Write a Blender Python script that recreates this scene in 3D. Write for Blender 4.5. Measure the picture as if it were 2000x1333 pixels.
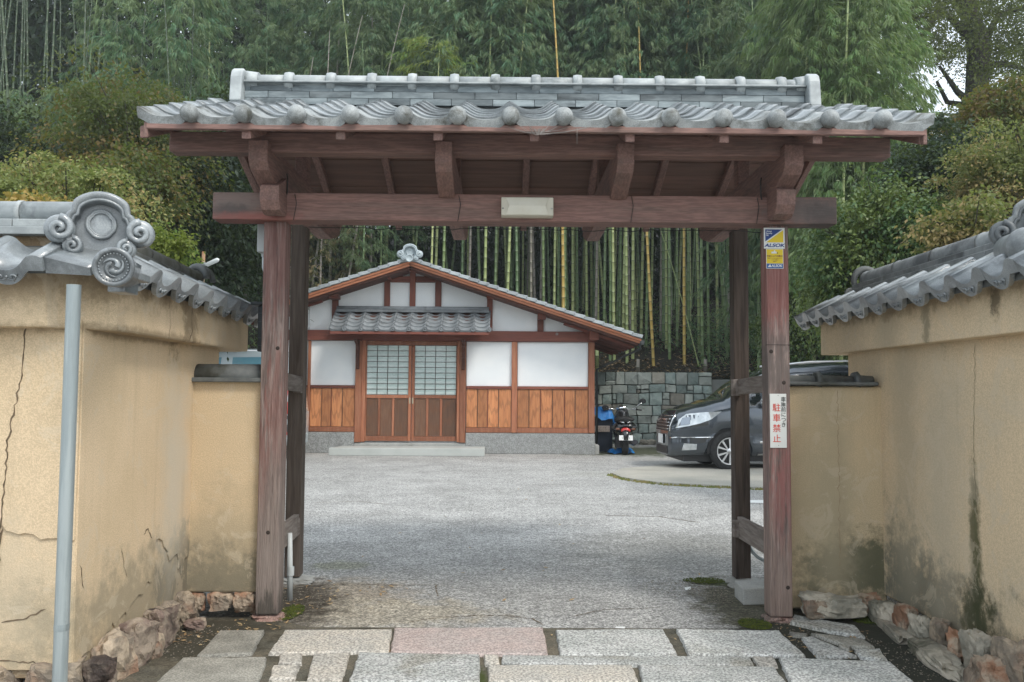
import bpy, bmesh, math, random
import numpy as np
from mathutils import Vector, Matrix
R = math.radians
PI = math.pi
rnd = random.Random(7)
sc = bpy.context.scene
for o in list(bpy.data.objects):
    bpy.data.objects.remove(o)

# ------------------------------------------------------------------ camera
FPX, CAMZ = 1690.0, 1.45
CAMR = Matrix.Rotation(R(-0.5), 3, 'Z') @ Matrix.Rotation(R(90 + 3.36), 3, 'X') @ Matrix.Rotation(R(0.36), 3, 'Z')
cam_d = bpy.data.cameras.new('camera')
cam = bpy.data.objects.new('camera', cam_d)
sc.collection.objects.link(cam)
cam_d.sensor_width = 36.0
cam_d.lens = FPX / 2000 * 36
cam_d.clip_start = 0.05
cam_d.clip_end = 1500
cam.matrix_world = Matrix.Translation((0, 0, CAMZ)) @ CAMR.to_4x4()
sc.camera = cam

# ------------------------------------------------------------------ light
SUN_DIR = Vector((0.50, -0.62, 0.95)).normalized()        # towards the sun
SUN_EL = math.asin(SUN_DIR.z)
SUN_AZ = math.atan2(SUN_DIR.x, SUN_DIR.y)
world = bpy.data.worlds.new('World')
sc.world = world
world.use_nodes = True
wn = world.node_tree
wn.nodes.clear()
w_sky = wn.nodes.new('ShaderNodeTexSky')
w_sky.sky_type = 'NISHITA'
w_sky.sun_disc = False
w_sky.sun_elevation = SUN_EL
w_sky.sun_rotation = SUN_AZ
w_sky.dust_density = 3.0
w_sky.ozone_density = 1.0
w_mix = wn.nodes.new('ShaderNodeMix')                    # thin bright cloud veil over the whole sky
w_mix.data_type = 'RGBA'
w_mix.inputs[0].default_value = 0.72
w_mix.inputs[7].default_value = (8.0, 8.7, 9.2, 1)
w_bg = wn.nodes.new('ShaderNodeBackground')
w_bg.inputs[1].default_value = 0.132
w_out = wn.nodes.new('ShaderNodeOutputWorld')
wn.links.new(w_sky.outputs[0], w_mix.inputs[6])
wn.links.new(w_mix.outputs[2], w_bg.inputs[0])
wn.links.new(w_bg.outputs[0], w_out.inputs[0])
sun_d = bpy.data.lights.new('sun', 'SUN')
sun_d.energy = 1.35
sun_d.angle = R(14)
sun_d.color = (1.0, 0.95, 0.87)
sun = bpy.data.objects.new('sun', sun_d)
sc.collection.objects.link(sun)
sun.rotation_euler = SUN_DIR.to_track_quat('Z', 'Y').to_euler()
sc.view_settings.view_transform = 'Standard'
sc.view_settings.look = 'None'
sc.view_settings.gamma = 1
sc.view_settings.use_curve_mapping = False
sc.view_settings.exposure = 0.68
sc.cycles.max_bounces = 6
sc.cycles.transparent_max_bounces = 6
sc.cycles.caustics_reflective = False
sc.cycles.caustics_refractive = False

# ------------------------------------------------------------------ measuring helpers (photograph pixel -> place)
def ray(px, py):
    return CAMR @ Vector(((px - 1000) / FPX, -(py - 666.5) / FPX, -1))
def pt(px, py, Y):
    d = ray(px, py)
    return Vector((0, 0, CAMZ)) + d * (Y / d.y)
def X(px, Y, py=765):
    return pt(px, py, Y).x
def Z(py, Y, px=985):
    return pt(px, py, Y).z
def gp(px, py, z=0.0):
    d = ray(px, py)
    return Vector((0, 0, CAMZ)) + d * ((z - CAMZ) / d.z)

# ------------------------------------------------------------------ object helpers
COL = sc.collection
def link(o, parent=None):
    COL.objects.link(o)
    if parent is not None:
        o.parent = parent
    return o
def tag(o, label=None, cat=None, group=None, kind=None):
    if label: o['label'] = label
    if cat: o['category'] = cat
    if group: o['group'] = group
    if kind: o['kind'] = kind
    return o
def thing(name, loc=(0, 0, 0), label=None, cat=None, group=None, rotz=0.0, kind=None):
    o = bpy.data.objects.new(name, None)
    o.empty_display_size = 0.2
    o.location = loc
    o.rotation_euler.z = rotz
    link(o)
    return tag(o, label, cat, group, kind)

class MB:
    """collects shapes, then links them as one mesh object"""
    def __init__(s):
        s.v = []; s.f = []; s.m = []; s.sm = []
    def add(s, vs, fs, mi=0, smooth=False):
        b = len(s.v)
        s.v += [tuple(v) for v in vs]
        for f in fs:
            s.f.append(tuple(b + i for i in f)); s.m.append(mi); s.sm.append(smooth)
        return s
    def box(s, x0, x1, y0, y1, z0, z1, mi=0):
        vs = [(x, y, z) for z in (z0, z1) for y in (y0, y1) for x in (x0, x1)]
        return s.add(vs, [(0, 2, 3, 1), (4, 5, 7, 6), (0, 1, 5, 4), (2, 6, 7, 3), (0, 4, 6, 2), (1, 3, 7, 5)], mi)
    def obox(s, c, ax, ay, az, hx, hy, hz, mi=0):
        c = Vector(c); ax = Vector(ax).normalized() * hx; ay = Vector(ay).normalized() * hy; az = Vector(az).normalized() * hz
        vs = [c + ax * i + ay * j + az * k for k in (-1, 1) for j in (-1, 1) for i in (-1, 1)]
        return s.add(vs, [(0, 2, 3, 1), (4, 5, 7, 6), (0, 1, 5, 4), (2, 6, 7, 3), (0, 4, 6, 2), (1, 3, 7, 5)], mi)
    def prism(s, poly, d, mi=0, smooth=False):
        """poly: list of 3D points (closed outline), extruded by vector d"""
        n = len(poly); d = Vector(d)
        vs = [Vector(p) for p in poly] + [Vector(p) + d for p in poly]
        nrm = Vector((0, 0, 0))
        for i in range(n):
            nrm += vs[i].cross(vs[(i + 1) % n])
        fs = [tuple(range(n)), tuple(range(2 * n - 1, n - 1, -1))]
        sd = [(i, i + n, (i + 1) % n + n, (i + 1) % n) for i in range(n)]
        if nrm.dot(d) > 0:
            fs = [tuple(reversed(f)) for f in fs]; sd = [tuple(reversed(f)) for f in sd]
        s.add(vs, fs, mi)
        return s._addf(sd, len(s.v) - 2 * n, mi, smooth)
    def _addf(s, fs, b, mi, smooth):
        for f in fs:
            s.f.append(tuple(b + i for i in f)); s.m.append(mi); s.sm.append(smooth)
        return s
    def tube(s, pts, r, n=8, mi=0, cap=True, smooth=True, flat=None):
        pts = [Vector(p) for p in pts]
        rs = r if isinstance(r, (list, tuple)) else [r] * len(pts)
        vs = []; up = Vector((0, 0, 1))
        prev = None
        for i, p in enumerate(pts):
            t = (pts[min(i + 1, len(pts) - 1)] - pts[max(i - 1, 0)]).normalized()
            if prev is None:
                a = t.cross(up)
                if a.length < 1e-3: a = t.cross(Vector((1, 0, 0)))
            else:
                a = prev - t * prev.dot(t)
            a.normalize(); prev = a
            b = t.cross(a)
            for k in range(n):
                an = 2 * PI * k / n
                vs.append(p + (a * math.cos(an) + b * math.sin(an)) * rs[i])
        fs = []
        for i in range(len(pts) - 1):
            for k in range(n):
                k2 = (k + 1) % n
                fs.append((i * n + k, i * n + k2, (i + 1) * n + k2, (i + 1) * n + k))
        base = len(s.v)
        s.add(vs, fs, mi, smooth)
        if cap:
            s._addf([tuple(range(n - 1, -1, -1)), tuple((len(pts) - 1) * n + k for k in range(n))], base, mi, False)
        return s
    def lathe(s, prof, c=(0, 0, 0), axis=(0, 0, 1), n=16, mi=0, smooth=True, a0=0.0, a1=2 * PI):
        """prof: (radius, height) list; around axis through c"""
        ax = Vector(axis).normalized(); c = Vector(c)
        e = Vector((0, 0, 1)).cross(ax)
        if e.length < 1e-3: e = Vector((1, 0, 0))
        e.normalize(); g = ax.cross(e)
        full = abs(a1 - a0) > 2 * PI - 1e-4
        m = n if full else n + 1
        vs = []
        for (r, h) in prof:
            for k in range(m):
                an = a0 + (a1 - a0) * k / n
                vs.append(c + ax * h + (e * math.cos(an) + g * math.sin(an)) * r)
        fs = []
        for i in range(len(prof) - 1):
            for k in range(n):
                k2 = (k + 1) % m if full else k + 1
                fs.append((i * m + k, i * m + k2, (i + 1) * m + k2, (i + 1) * m + k))
        return s.add(vs, fs, mi, smooth)
    def sphere(s, c, r, n=14, h=8, mi=0, sc3=(1, 1, 1), half=False):
        vs = []; fs = []
        c = Vector(c)
        for i in range(h + 1):
            th = PI * i / h
            for k in range(n):
                an = 2 * PI * k / n
                vs.append(c + Vector((math.sin(th) * math.cos(an) * r * sc3[0], math.sin(th) * math.sin(an) * r * sc3[1], math.cos(th) * r * sc3[2])))
        for i in range(h):
            for k in range(n):
                k2 = (k + 1) % n
                fs.append((i * n + k, (i + 1) * n + k, (i + 1) * n + k2, i * n + k2))
        return s.add(vs, fs, mi, True)
    def xf(s, M):
        s.v = [tuple(M @ Vector(v)) for v in s.v]
        return s
    def mesh(s, name, mats, origin=(0, 0, 0)):
        me = bpy.data.meshes.new(name)
        ox, oy, oz = origin
        me.from_pydata([(a - ox, b - oy, c - oz) for a, b, c in s.v], [], s.f)
        for m in (mats if isinstance(mats, (list, tuple)) else [mats]):
            me.materials.append(m)
        me.polygons.foreach_set('material_index', s.m)
        me.polygons.foreach_set('use_smooth', s.sm)
        me.update()
        return me
    def build(s, name, mats, parent=None, world=True, bevel=0.0, seg=1, recenter=True):
        pl = Vector(parent.matrix_basis.translation) if (parent is not None and world) else Vector((0, 0, 0))
        if parent is not None and world and parent.parent is not None:
            pl = pl + parent.parent.matrix_basis.translation
        a = np.array(s.v)
        c = Vector(((a.min(0) + a.max(0)) / 2).tolist()) if recenter else Vector((0, 0, 0))
        me = s.mesh(name, mats, c)
        o = bpy.data.objects.new(name, me)
        o.location = c - pl
        link(o, parent)
        if not world and parent is not None and parent.type == 'MESH':
            pass
        if bevel > 0:
            b = o.modifiers.new('bevel', 'BEVEL')
            b.width = bevel; b.segments = seg; b.limit_method = 'ANGLE'; b.angle_limit = R(35)
            b.harden_normals = False
        return o

def dup(o, name=None, parent='same'):
    c = o.copy()
    COL.objects.link(c)
    if parent != 'same': c.parent = parent
    return c
def dup_tree(o, parent=None):
    c = o.copy(); COL.objects.link(c); c.parent = parent
    for ch in list(o.children):
        dup_tree(ch, c)
    return c
def inst(name, me, parent, loc, rot=(0, 0, 0), scale=(1, 1, 1)):
    o = bpy.data.objects.new(name, me)
    o.location = loc; o.rotation_euler = rot; o.scale = scale
    return link(o, parent)

# ------------------------------------------------------------------ material helpers
class NT:
    def __init__(s, name):
        s.mat = bpy.data.materials.new(name)
        s.mat.use_nodes = True
        s.t = s.mat.node_tree
        s.t.nodes.clear()
        s.out = s.t.nodes.new('ShaderNodeOutputMaterial')
    def n(s, typ, ins=None, **kw):
        nd = s.t.nodes.new('ShaderNode' + typ)
        for k, v in kw.items():
            setattr(nd, k, v)
        for k, v in (ins or {}).items():
            s.set(nd, k, v)
        return nd
    def set(s, nd, k, v):
        sk = nd.inputs[k]
        if isinstance(v, bpy.types.NodeSocket): s.t.links.new(v, sk)
        else: sk.default_value = v
    def math(s, op, a, b=0.0, c=None, clamp=False):
        nd = s.n('Math', operation=op, use_clamp=clamp)
        s.set(nd, 0, a); s.set(nd, 1, b)
        if c is not None: s.set(nd, 2, c)
        return nd.outputs[0]
    def mix(s, f, a, b, blend='MIX'):
        nd = s.n('Mix', data_type='RGBA', blend_type=blend)
        def c4(v): return v if isinstance(v, bpy.types.NodeSocket) else (tuple(v) + (1,))[:4]
        s.set(nd, 0, f); s.set(nd, 6, c4(a)); s.set(nd, 7, c4(b))
        return nd.outputs[2]
    def ramp(s, f, a, b, lo=0.0, hi=1.0):
        nd = s.n('MapRange', {0: f, 1: lo, 2: hi, 3: a, 4: b}, interpolation_type='SMOOTHSTEP')
        return nd.outputs[0]
    def noise(s, vec, scale, detail=4, rough=0.55, dist=0.0):
        nd = s.n('TexNoise', {'Scale': scale, 'Detail': detail, 'Roughness': rough, 'Distortion': dist})
        if vec is not None: s.set(nd, 'Vector', vec)
        return nd.outputs[0]
    def objco(s, stretch=(1, 1, 1), world=False):
        if world: v = s.n('NewGeometry').outputs['Position']
        else: v = s.n('TexCoord').outputs['Object']
        if tuple(stretch) == (1, 1, 1): return v
        return s.n('Mapping', {'Vector': v, 'Scale': stretch}).outputs[0]
    def orand(s):
        return s.n('ObjectInfo').outputs['Random']

def blob(t, c, r, soft=0.5, nscale=3.0, namt=0.5):
    """0..1 mask round world point c with radii r and a ragged edge"""
    p = t.objco(world=True)
    d = t.n('VectorMath', operation='SUBTRACT'); t.set(d, 0, p); d.inputs[1].default_value = c
    e = t.n('VectorMath', operation='DIVIDE'); t.set(e, 0, d.outputs[0]); e.inputs[1].default_value = r
    l = t.n('VectorMath', operation='LENGTH'); t.set(l, 0, e.outputs[0])
    if isinstance(nscale, tuple):                        # streaky edge
        nz = t.noise(t.n('Mapping', {'Vector': p, 'Scale': nscale}).outputs[0], 1.0, 6, 0.7)
    else:
        nz = t.noise(p, nscale * 1.6, 9, 0.72)
    v = t.math('ADD', l.outputs['Value'], t.math('MULTIPLY', t.math('SUBTRACT', nz, 0.5), namt * 4.5))
    return t.ramp(v, 1.0, 0.0, 1.0 - soft, 1.0 + soft)

def mat(name, c1, c2=None, c3=None, rough=0.75, scale=4.0, stretch=(1, 1, 1), bump=0.15, bscale=60.0,
        bstretch=None, orand=0.12, spec=0.35, metallic=0.0, coat=0.0, blobs=(), speck=0.0, speck_scale=200.0, world=False,
        lo=0.35, hi=0.65, detail=6, bdist=0.01, extra=None):
    t = NT(name)
    co = t.objco(stretch, world)
    if not world:                                        # shift the pattern from one object to the next
        a = t.n('VectorMath', operation='ADD'); t.set(a, 0, co)
        k = t.math('MULTIPLY', t.orand(), 37.0)
        t.set(a, 1, t.n('CombineXYZ', {0: k, 1: k, 2: k}).outputs[0])
        co = a.outputs[0]
    col = c1 if c2 is None else t.mix(t.ramp(t.noise(co, scale, detail, 0.6), 0, 1, lo, hi), c1, c2)
    if c3 is not None:
        col = t.mix(t.ramp(t.noise(co, scale * 0.37, detail, 0.65, 0.4), 0, 1, 0.5, 0.68), col, c3)
    if speck:
        n2 = t.noise(co if bstretch is None else t.objco(bstretch, world), speck_scale, 2, 0.7)
        col = t.mix(1.0, col, t.n('CombineColor', {0: t.ramp(n2, 1 - speck, 1 + speck, 0.38, 0.62), 1: t.ramp(n2, 1 - speck, 1 + speck, 0.38, 0.62), 2: t.ramp(n2, 1 - speck, 1 + speck, 0.38, 0.62)}).outputs[0], 'MULTIPLY')
    if orand:
        g = t.ramp(t.orand(), 1 - orand, 1 + orand)
        col = t.mix(1.0, col, t.n('CombineColor', {0: g, 1: g, 2: g}).outputs[0], 'MULTIPLY')
    for b in blobs:                                      # stains, tints and painted shade with a place of their own
        col = t.mix(t.math('MULTIPLY', blob(t, *b[0]), b[2]), col, b[1])
    if extra: col = extra(t, col)
    bs = t.n('BsdfPrincipled', {'Roughness': rough, 'Metallic': metallic, 'Specular IOR Level': spec, 'Coat Weight': coat})
    t.set(bs, 'Base Color', col if isinstance(col, bpy.types.NodeSocket) else tuple(col) + (1,))
    if bump:
        bc = co if bstretch is None else t.objco(bstretch, world)
        nb = t.noise(bc, bscale, 5, 0.65)
        bm = t.n('Bump', {'Strength': bump, 'Distance': bdist, 'Height': nb})
        t.set(bs, 'Normal', bm.outputs[0])
    t.t.links.new(bs.outputs[0], t.out.inputs[0])
    return t.mat

def leaf_mat(name, c1, c2, c3=None, transl=0.35, rough=0.55, orand=0.15, p3=0.12):
    t = NT(name)
    isl = t.n('NewGeometry').outputs['Random Per Island']
    col = t.mix(isl, c1, c2)
    if c3 is not None:
        big = t.noise(t.objco(world=True), 0.9, 3, 0.6)
        col = t.mix(t.ramp(t.math('ADD', big, t.math('MULTIPLY', isl, 0.2)), 0, 1, 0.62 - p3, 0.78 - p3), col, c3)
    g = t.ramp(t.orand(), 1 - orand, 1 + orand)
    col = t.mix(1.0, col, t.n('CombineColor', {0: g, 1: g, 2: g}).outputs[0], 'MULTIPLY')
    bs = t.n('BsdfPrincipled', {'Roughness': rough, 'Specular IOR Level': 0.3, 'Base Color': col})
    tr = t.n('BsdfTranslucent', {'Color': t.mix(0.5, col, (0.25, 0.33, 0.05), 'MIX')})
    mx = t.n('MixShader', {0: transl})
    t.t.links.new(bs.outputs[0], mx.inputs[1]); t.t.links.new(tr.outputs[0], mx.inputs[2])
    t.t.links.new(mx.outputs[0], t.out.inputs[0])
    return t.mat
# ================================================================== materials used in several places
SOIL = (0.045, 0.036, 0.025)
MOSS = (0.045, 0.062, 0.008)
TILE_A, TILE_B, TILE_C = (0.165, 0.185, 0.195), (0.27, 0.295, 0.305), (0.07, 0.078, 0.082)
m_tile = mat('glazed_grey_tile', TILE_A, TILE_B, TILE_C, rough=0.34, scale=7, bump=0.10, bscale=90, orand=0.16, spec=0.6, coat=0.55, speck=0.10, speck_scale=160)
m_tile_pale = mat('pale_weathered_tile', (0.28, 0.305, 0.31), (0.40, 0.43, 0.43), (0.12, 0.135, 0.135), rough=0.5, scale=8, bump=0.15, bscale=90, orand=0.12, spec=0.5)
m_noshi = mat('blue_grey_ridge_tile', (0.12, 0.145, 0.155), (0.23, 0.265, 0.275), (0.055, 0.065, 0.07), rough=0.6, scale=9, stretch=(0.5, 1, 2), bump=0.12, orand=0.35)
m_tile_dark = mat('dark_grey_tile', (0.09, 0.098, 0.098), (0.15, 0.16, 0.155), (0.06, 0.062, 0.05), rough=0.6, scale=8, bump=0.15, orand=0.12, spec=0.4)

def gravel(t, col):
    p = t.objco(world=True)
    for sc_, k_, a_, b_ in ((52.0, .42, .38, .62), (24.0, .26, .36, .64), (11.0, .12, .35, .65), (2.6, .07, .4, .6)):
        v = t.ramp(t.noise(p, sc_, 2, .75), 1 - k_, 1 + k_, a_, b_)
        col = t.mix(1.0, col, t.n('CombineColor', {0: v, 1: v, 2: v}).outputs[0], 'MULTIPLY')
    return col
m_asphalt = mat('worn_asphalt', (0.305, 0.302, 0.29), (0.40, 0.397, 0.385), None, rough=0.9, scale=0.9, bump=0.4, bscale=95, orand=0, world=True, spec=0.3,
    speck=0.3, speck_scale=90, extra=gravel, bdist=0.015, lo=0.3, hi=0.7,
    blobs=(
        (((0.3, 7.0, 0), (2.3, 1.2, 5), 0.7, 1.3, 0.5), (0.25, 0.248, 0.235), 0.45),  # darker ground below the gate, its roof's shade put into the colour
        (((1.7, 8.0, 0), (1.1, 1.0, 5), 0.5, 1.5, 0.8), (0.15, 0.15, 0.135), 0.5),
        (((-1.25, 6.2, 0), (0.55, 0.55, 5), 0.5, 3.0, 0.6), (0.27, 0.225, 0.165), 0.75),
        (((-0.85, 5.75, 0), (0.75, 0.38, 5), 0.4, 3.0, 0.5), (0.34, 0.305, 0.24), 0.8),
        (((-1.55, 5.9, 0), (0.42, 0.75, 5), 0.35, 5.0, 0.5), SOIL, 0.95),
        (((-1.35, 7.3, 0), (0.25, 0.18, 5), 0.4, 6.0, 0.5), (0.16, 0.165, 0.09), 0.5),
        (((1.72, 5.95, 0), (0.38, 0.85, 5), 0.35, 5.0, 0.5), (0.065, 0.06, 0.035), 0.9),
        (((1.62, 6.72, 0), (0.15, 0.10, 5), 0.4, 10.0, 0.4), MOSS, 0.8),
        (((1.58, 5.52, 0), (0.07, 0.13, 5), 0.5, 14.0, 0.3), (0.13, 0.13, 0.008), 0.9),
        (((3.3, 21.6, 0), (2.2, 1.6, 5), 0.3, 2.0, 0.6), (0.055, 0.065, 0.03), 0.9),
        (((2.6, 15.5, 0), (1.6, 0.6, 5), 0.4, 2.0, 0.6), (0.36, 0.36, 0.33), 0.55),
    ))
m_granite = mat('hammered_granite', (0.42, 0.43, 0.41), (0.53, 0.53, 0.51), (0.36, 0.35, 0.31), rough=0.85, scale=5, bump=1.0, bscale=45, bdist=0.014, orand=0.12, speck=0.42, speck_scale=75)
m_granite_pink = mat('pink_granite', (0.47, 0.385, 0.355), (0.43, 0.375, 0.35), None, rough=0.85, scale=4, bump=1.0, bscale=45, bdist=0.012, orand=0.05, speck=0.3, speck_scale=85)
m_granite_tan = mat('buff_granite', (0.50, 0.46, 0.40), (0.43, 0.41, 0.37), None, rough=0.85, scale=4, bump=1.0, bscale=40, bdist=0.016, orand=0.12, speck=0.38, speck_scale=72)
m_granite_dark = mat('dark_damp_stone', (0.21, 0.205, 0.18), (0.31, 0.30, 0.265), (0.14, 0.14, 0.12), rough=0.75, scale=5, bump=0.8, bscale=45, bdist=0.006, orand=0.12, speck=0.3, speck_scale=100)
m_bed = mat('joint_mortar_and_soil', (0.15, 0.13, 0.095), (0.10, 0.095, 0.075), (0.055, 0.05, 0.035), rough=0.95, scale=5, bump=0.7, bscale=70, orand=0, world=True, speck=0.3, speck_scale=120,
    blobs=((((1.9, 5.1, 0), (0.75, 0.7, 5), 0.4, 5.0, 0.4), (0.03, 0.031, 0.022), 0.95),
           (((2.1, 4.5, 0), (0.6, 0.8, 5), 0.4, 5.0, 0.4), (0.028, 0.03, 0.022), 0.95),
           (((-1.75, 5.2, 0), (0.42, 0.5, 5), 0.4, 6.0, 0.5), (0.04, 0.036, 0.024), 0.9),
           (((-0.12, 4.35, 0), (0.05, 0.25, 5), 0.4, 9.0, 0.4), MOSS, 0.9),
           (((0.66, 4.3, 0), (0.05, 0.12, 5), 0.4, 9.0, 0.4), MOSS, 0.9)))
m_concrete = mat('grey_concrete', (0.34, 0.345, 0.33), (0.42, 0.42, 0.40), (0.27, 0.27, 0.25), rough=0.85, scale=3, bump=0.3, bscale=60, orand=0.05, speck=0.15)

# plaster with damp and moss stains and other darker or paler patches on each wall
PL1, PL2 = (0.53, 0.405, 0.235), (0.47, 0.365, 0.22)
def streaks(t, col):                                     # faint rain runs and trowel patches
    a = t.noise(t.objco((14, 14, .9), True), 1.0, 6, .7); b = t.noise(t.objco((1, 1, 1), True), 3.2, 8, .7, 1.5)
    col = t.mix(t.ramp(a, 0, .16, .5, .72), col, (0.30, 0.235, 0.15))
    return t.mix(t.ramp(b, 0, .35, .54, .60), col, (0.60, 0.51, 0.38))
def plaster(name, c1, c2, blobs, c3=None):
    return mat(name, c1, c2, c3, rough=0.92, scale=1.6, bump=0.5, bscale=130, bdist=0.004, orand=0.03, world=True, speck=0.11, speck_scale=150, blobs=blobs, spec=0.2, extra=streaks)
DIRT = (0.12, 0.115, 0.085)
m_pl_left = plaster('ochre_plaster_left', (0.64, 0.50, 0.335), (0.585, 0.455, 0.295), (
    (((-2.02, 5.0, 0.28), (1, 1.1, 0.24), 0.6, 4.0, 0.8), (0.27, 0.235, 0.165), 0.75),
    (((-2.02, 5.5, 0.25), (1, 0.35, 0.30), 0.5, 6.0, 0.9), (0.15, 0.14, 0.11), 0.7),
    (((-2.02, 5.35, 0.9), (1, 0.18, 0.5), 0.8, 3.0, 0.6), (0.56, 0.53, 0.45), 0.6),
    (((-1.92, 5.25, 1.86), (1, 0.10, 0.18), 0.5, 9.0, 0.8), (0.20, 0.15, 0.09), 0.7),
    (((-1.92, 4.7, 1.74), (1, 0.7, 0.03), 0.6, 9.0, 0.6), (0.22, 0.165, 0.10), 0.7),  # darker line along the lower edge of the cornice
    (((-1.92, 5.0, 2.0), (1, 1.4, 0.07), 0.6, 7.0, 0.8), (0.22, 0.165, 0.11), 0.6),  # darker band along the top of the cornice
    (((-2.3, 4.1, 1.95), (0.5, 1, 0.1), 0.6, 9.0, 0.8), (0.27, 0.2, 0.12), 0.6),  # darker band at the top of the front face
    (((-2.45, 4.1, 0.5), (0.3, 1, 0.3), 0.6, 5.0, 0.8), (0.5, 0.42, 0.3), 0.5)))
m_pl_low = plaster('ochre_plaster_low', (0.60, 0.465, 0.30), (0.55, 0.43, 0.28), (
    (((-1.8, 5.63, 0.22), (0.4, 1, 0.20), 0.7, 6.0, 0.8), (0.11, 0.105, 0.08), 0.85),
    (((-1.8, 5.63, 0.45), (0.35, 1, 0.3), 0.9, 4.0, 0.9), (0.30, 0.26, 0.18), 0.5)))
m_pl_right = plaster('ochre_plaster_right', (0.66, 0.52, 0.345), (0.60, 0.485, 0.33), (
    (((2.53, 5.2, 0.27), (1, 0.7, 0.2), 0.6, 5.0, 0.9), (0.11, 0.11, 0.085), 0.8),
    (((2.53, 5.55, 0.3), (1, 0.3, 0.35), 0.6, 5.0, 0.9), (0.19, 0.19, 0.15), 0.7),
    (((2.53, 4.67, 0.62), (1, 0.05, 0.42), 0.5, 8.0, 0.5), (0.055, 0.06, 0.018), 0.9),
    (((2.53, 4.67, 0.25), (1, 0.15, 0.18), 0.5, 8.0, 0.8), (0.05, 0.055, 0.025), 0.9),
    (((2.53, 5.45, 1.3), (1, 0.16, 1.0), 0.8, 2.5, 0.4), (0.40, 0.35, 0.255), 0.6),
    (((2.53, 5.0, 0.95), (1, 0.22, 0.7), 0.8, 2.5, 0.5), (0.44, 0.40, 0.31), 0.5),
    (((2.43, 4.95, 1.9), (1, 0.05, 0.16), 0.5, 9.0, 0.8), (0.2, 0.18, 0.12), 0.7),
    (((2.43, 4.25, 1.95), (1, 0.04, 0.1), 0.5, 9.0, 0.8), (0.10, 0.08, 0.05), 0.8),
    (((2.43, 5.1, 2.0), (1, 1.8, 0.06), 0.6, 7.0, 0.9), (0.24, 0.18, 0.11), 0.6)))  # darker band along the top of the right cornice
m_pl_right_low = plaster('ochre_plaster_right_low', (0.58, 0.45, 0.285), (0.52, 0.415, 0.27), (
    (((2.4, 5.8, 0.28), (0.42, 1, 0.20), 0.5, 6.0, 0.7), (0.085, 0.09, 0.055), 0.9),
    (((2.22, 5.8, 0.8), (0.10, 1, 0.8), 0.6, 3.0, 0.5), (0.42, 0.35, 0.235), 0.5),
    (((2.12, 5.8, 0.7), (0.2, 1, 0.7), 0.9, 3.0, 0.5), (0.38, 0.33, 0.225), 0.5)))
m_raw = plaster('exposed_clay', (0.30, 0.21, 0.12), (0.2, 0.14, 0.085), (), (0.11, 0.08, 0.05))
m_crack = mat('crack_shadow_line', (0.09, 0.065, 0.04), (0.17, 0.125, 0.08), None, rough=0.95, scale=20, bump=0, orand=0)

# ================================================================== ground
def sheet(name, pts, m, parent=None, kind='structure'):
    mb = MB(); mb.add(pts, [tuple(range(len(pts)))])
    o = mb.build(name, m, parent, recenter=False)
    if parent is None: o['kind'] = kind
    return o
g = MB()
g.add([(-260, -60, 0), (260, -60, 0), (260, 400, 0), (-260, 400, 0)], [(0, 1, 2, 3)])
ground = g.build('ground', m_asphalt, recenter=False); ground['kind'] = 'structure'

# sunken mortar bed with the paving stones of the path on it
path_pts = [Vector((-2.1, 5.62, 0)), Vector((-1.45, 5.62, 0)), Vector((-1.2, gp(1000, 1228).y, 0)), Vector((1.45, gp(1000, 1228).y, 0)), Vector((1.75, 5.75, 0)), Vector((2.6, 5.9, 0)), Vector((2.6, 2.6, 0)), Vector((-2.3, 2.6, 0))]
path = sheet('path', [(p.x, p.y, 0.004) for p in path_pts], m_bed)

def slab(poly, m, h=0.035, rag=0.006, name='paving_slab', base=0.003):
    """stone with a worn, slightly wavy outline and a domed rounded top"""
    P = [gp(a, b, h) for a, b in poly]
    ring = []
    n = len(P)
    for i in range(n):
        a, b = P[i], P[(i + 1) % n]
        L = (b - a).length
        k = max(2, int(L / 0.05))
        for j in range(k):
            q = a.lerp(b, j / k)
            if j: 
                q = q + Vector((rnd.gauss(0, rag * 0.5), rnd.gauss(0, rag * 0.8), 0))
            ring.append(q)
    c = sum(ring, Vector()) / len(ring)
    # round the corners
    for _ in range(1 if rag > 1 else 0):
        ring = [(ring[i - 1] + ring[i] * 2 + ring[(i + 1) % len(ring)]) / 4 for i in range(len(ring))]
    def shrink(d, z):
        out = []
        for i, q in enumerate(ring):
            t = (ring[(i + 1) % len(ring)] - ring[i - 1]).normalized()
            nrm = Vector((t.y, -t.x, 0))
            if nrm.dot(c - q) < 0: nrm = -nrm
            out.append(Vector((q.x + nrm.x * d, q.y + nrm.y * d, z)))
        return out
    L0 = shrink(-0.001, base); L1 = shrink(0.003, h * 0.75); L2 = shrink(0.006, h * 0.96); L3 = shrink(0.013, h)
    vs = L0 + L1 + L2 + L3; k = len(ring); fs = []
    for r_ in range(3):
        for i in range(k):
            j = (i + 1) % k
            fs.append((r_ * k + i, r_ * k + j, (r_ + 1) * k + j, (r_ + 1) * k + i))
    fs.append(tuple(3 * k + i for i in range(k)))
    mb = MB().add(vs, fs, 0, True)
    mb.sm[-1] = False
    o = mb.build(name, m, path)
    # consistent outward normals
    bm = bmesh.new(); bm.from_mesh(o.data); bmesh.ops.recalc_face_normals(bm, faces=bm.faces); bm.to_mesh(o.data); bm.free()
    return o
GR, PK, TN, DK = m_granite, m_granite_pink, m_granite_tan, m_granite_dark
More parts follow.
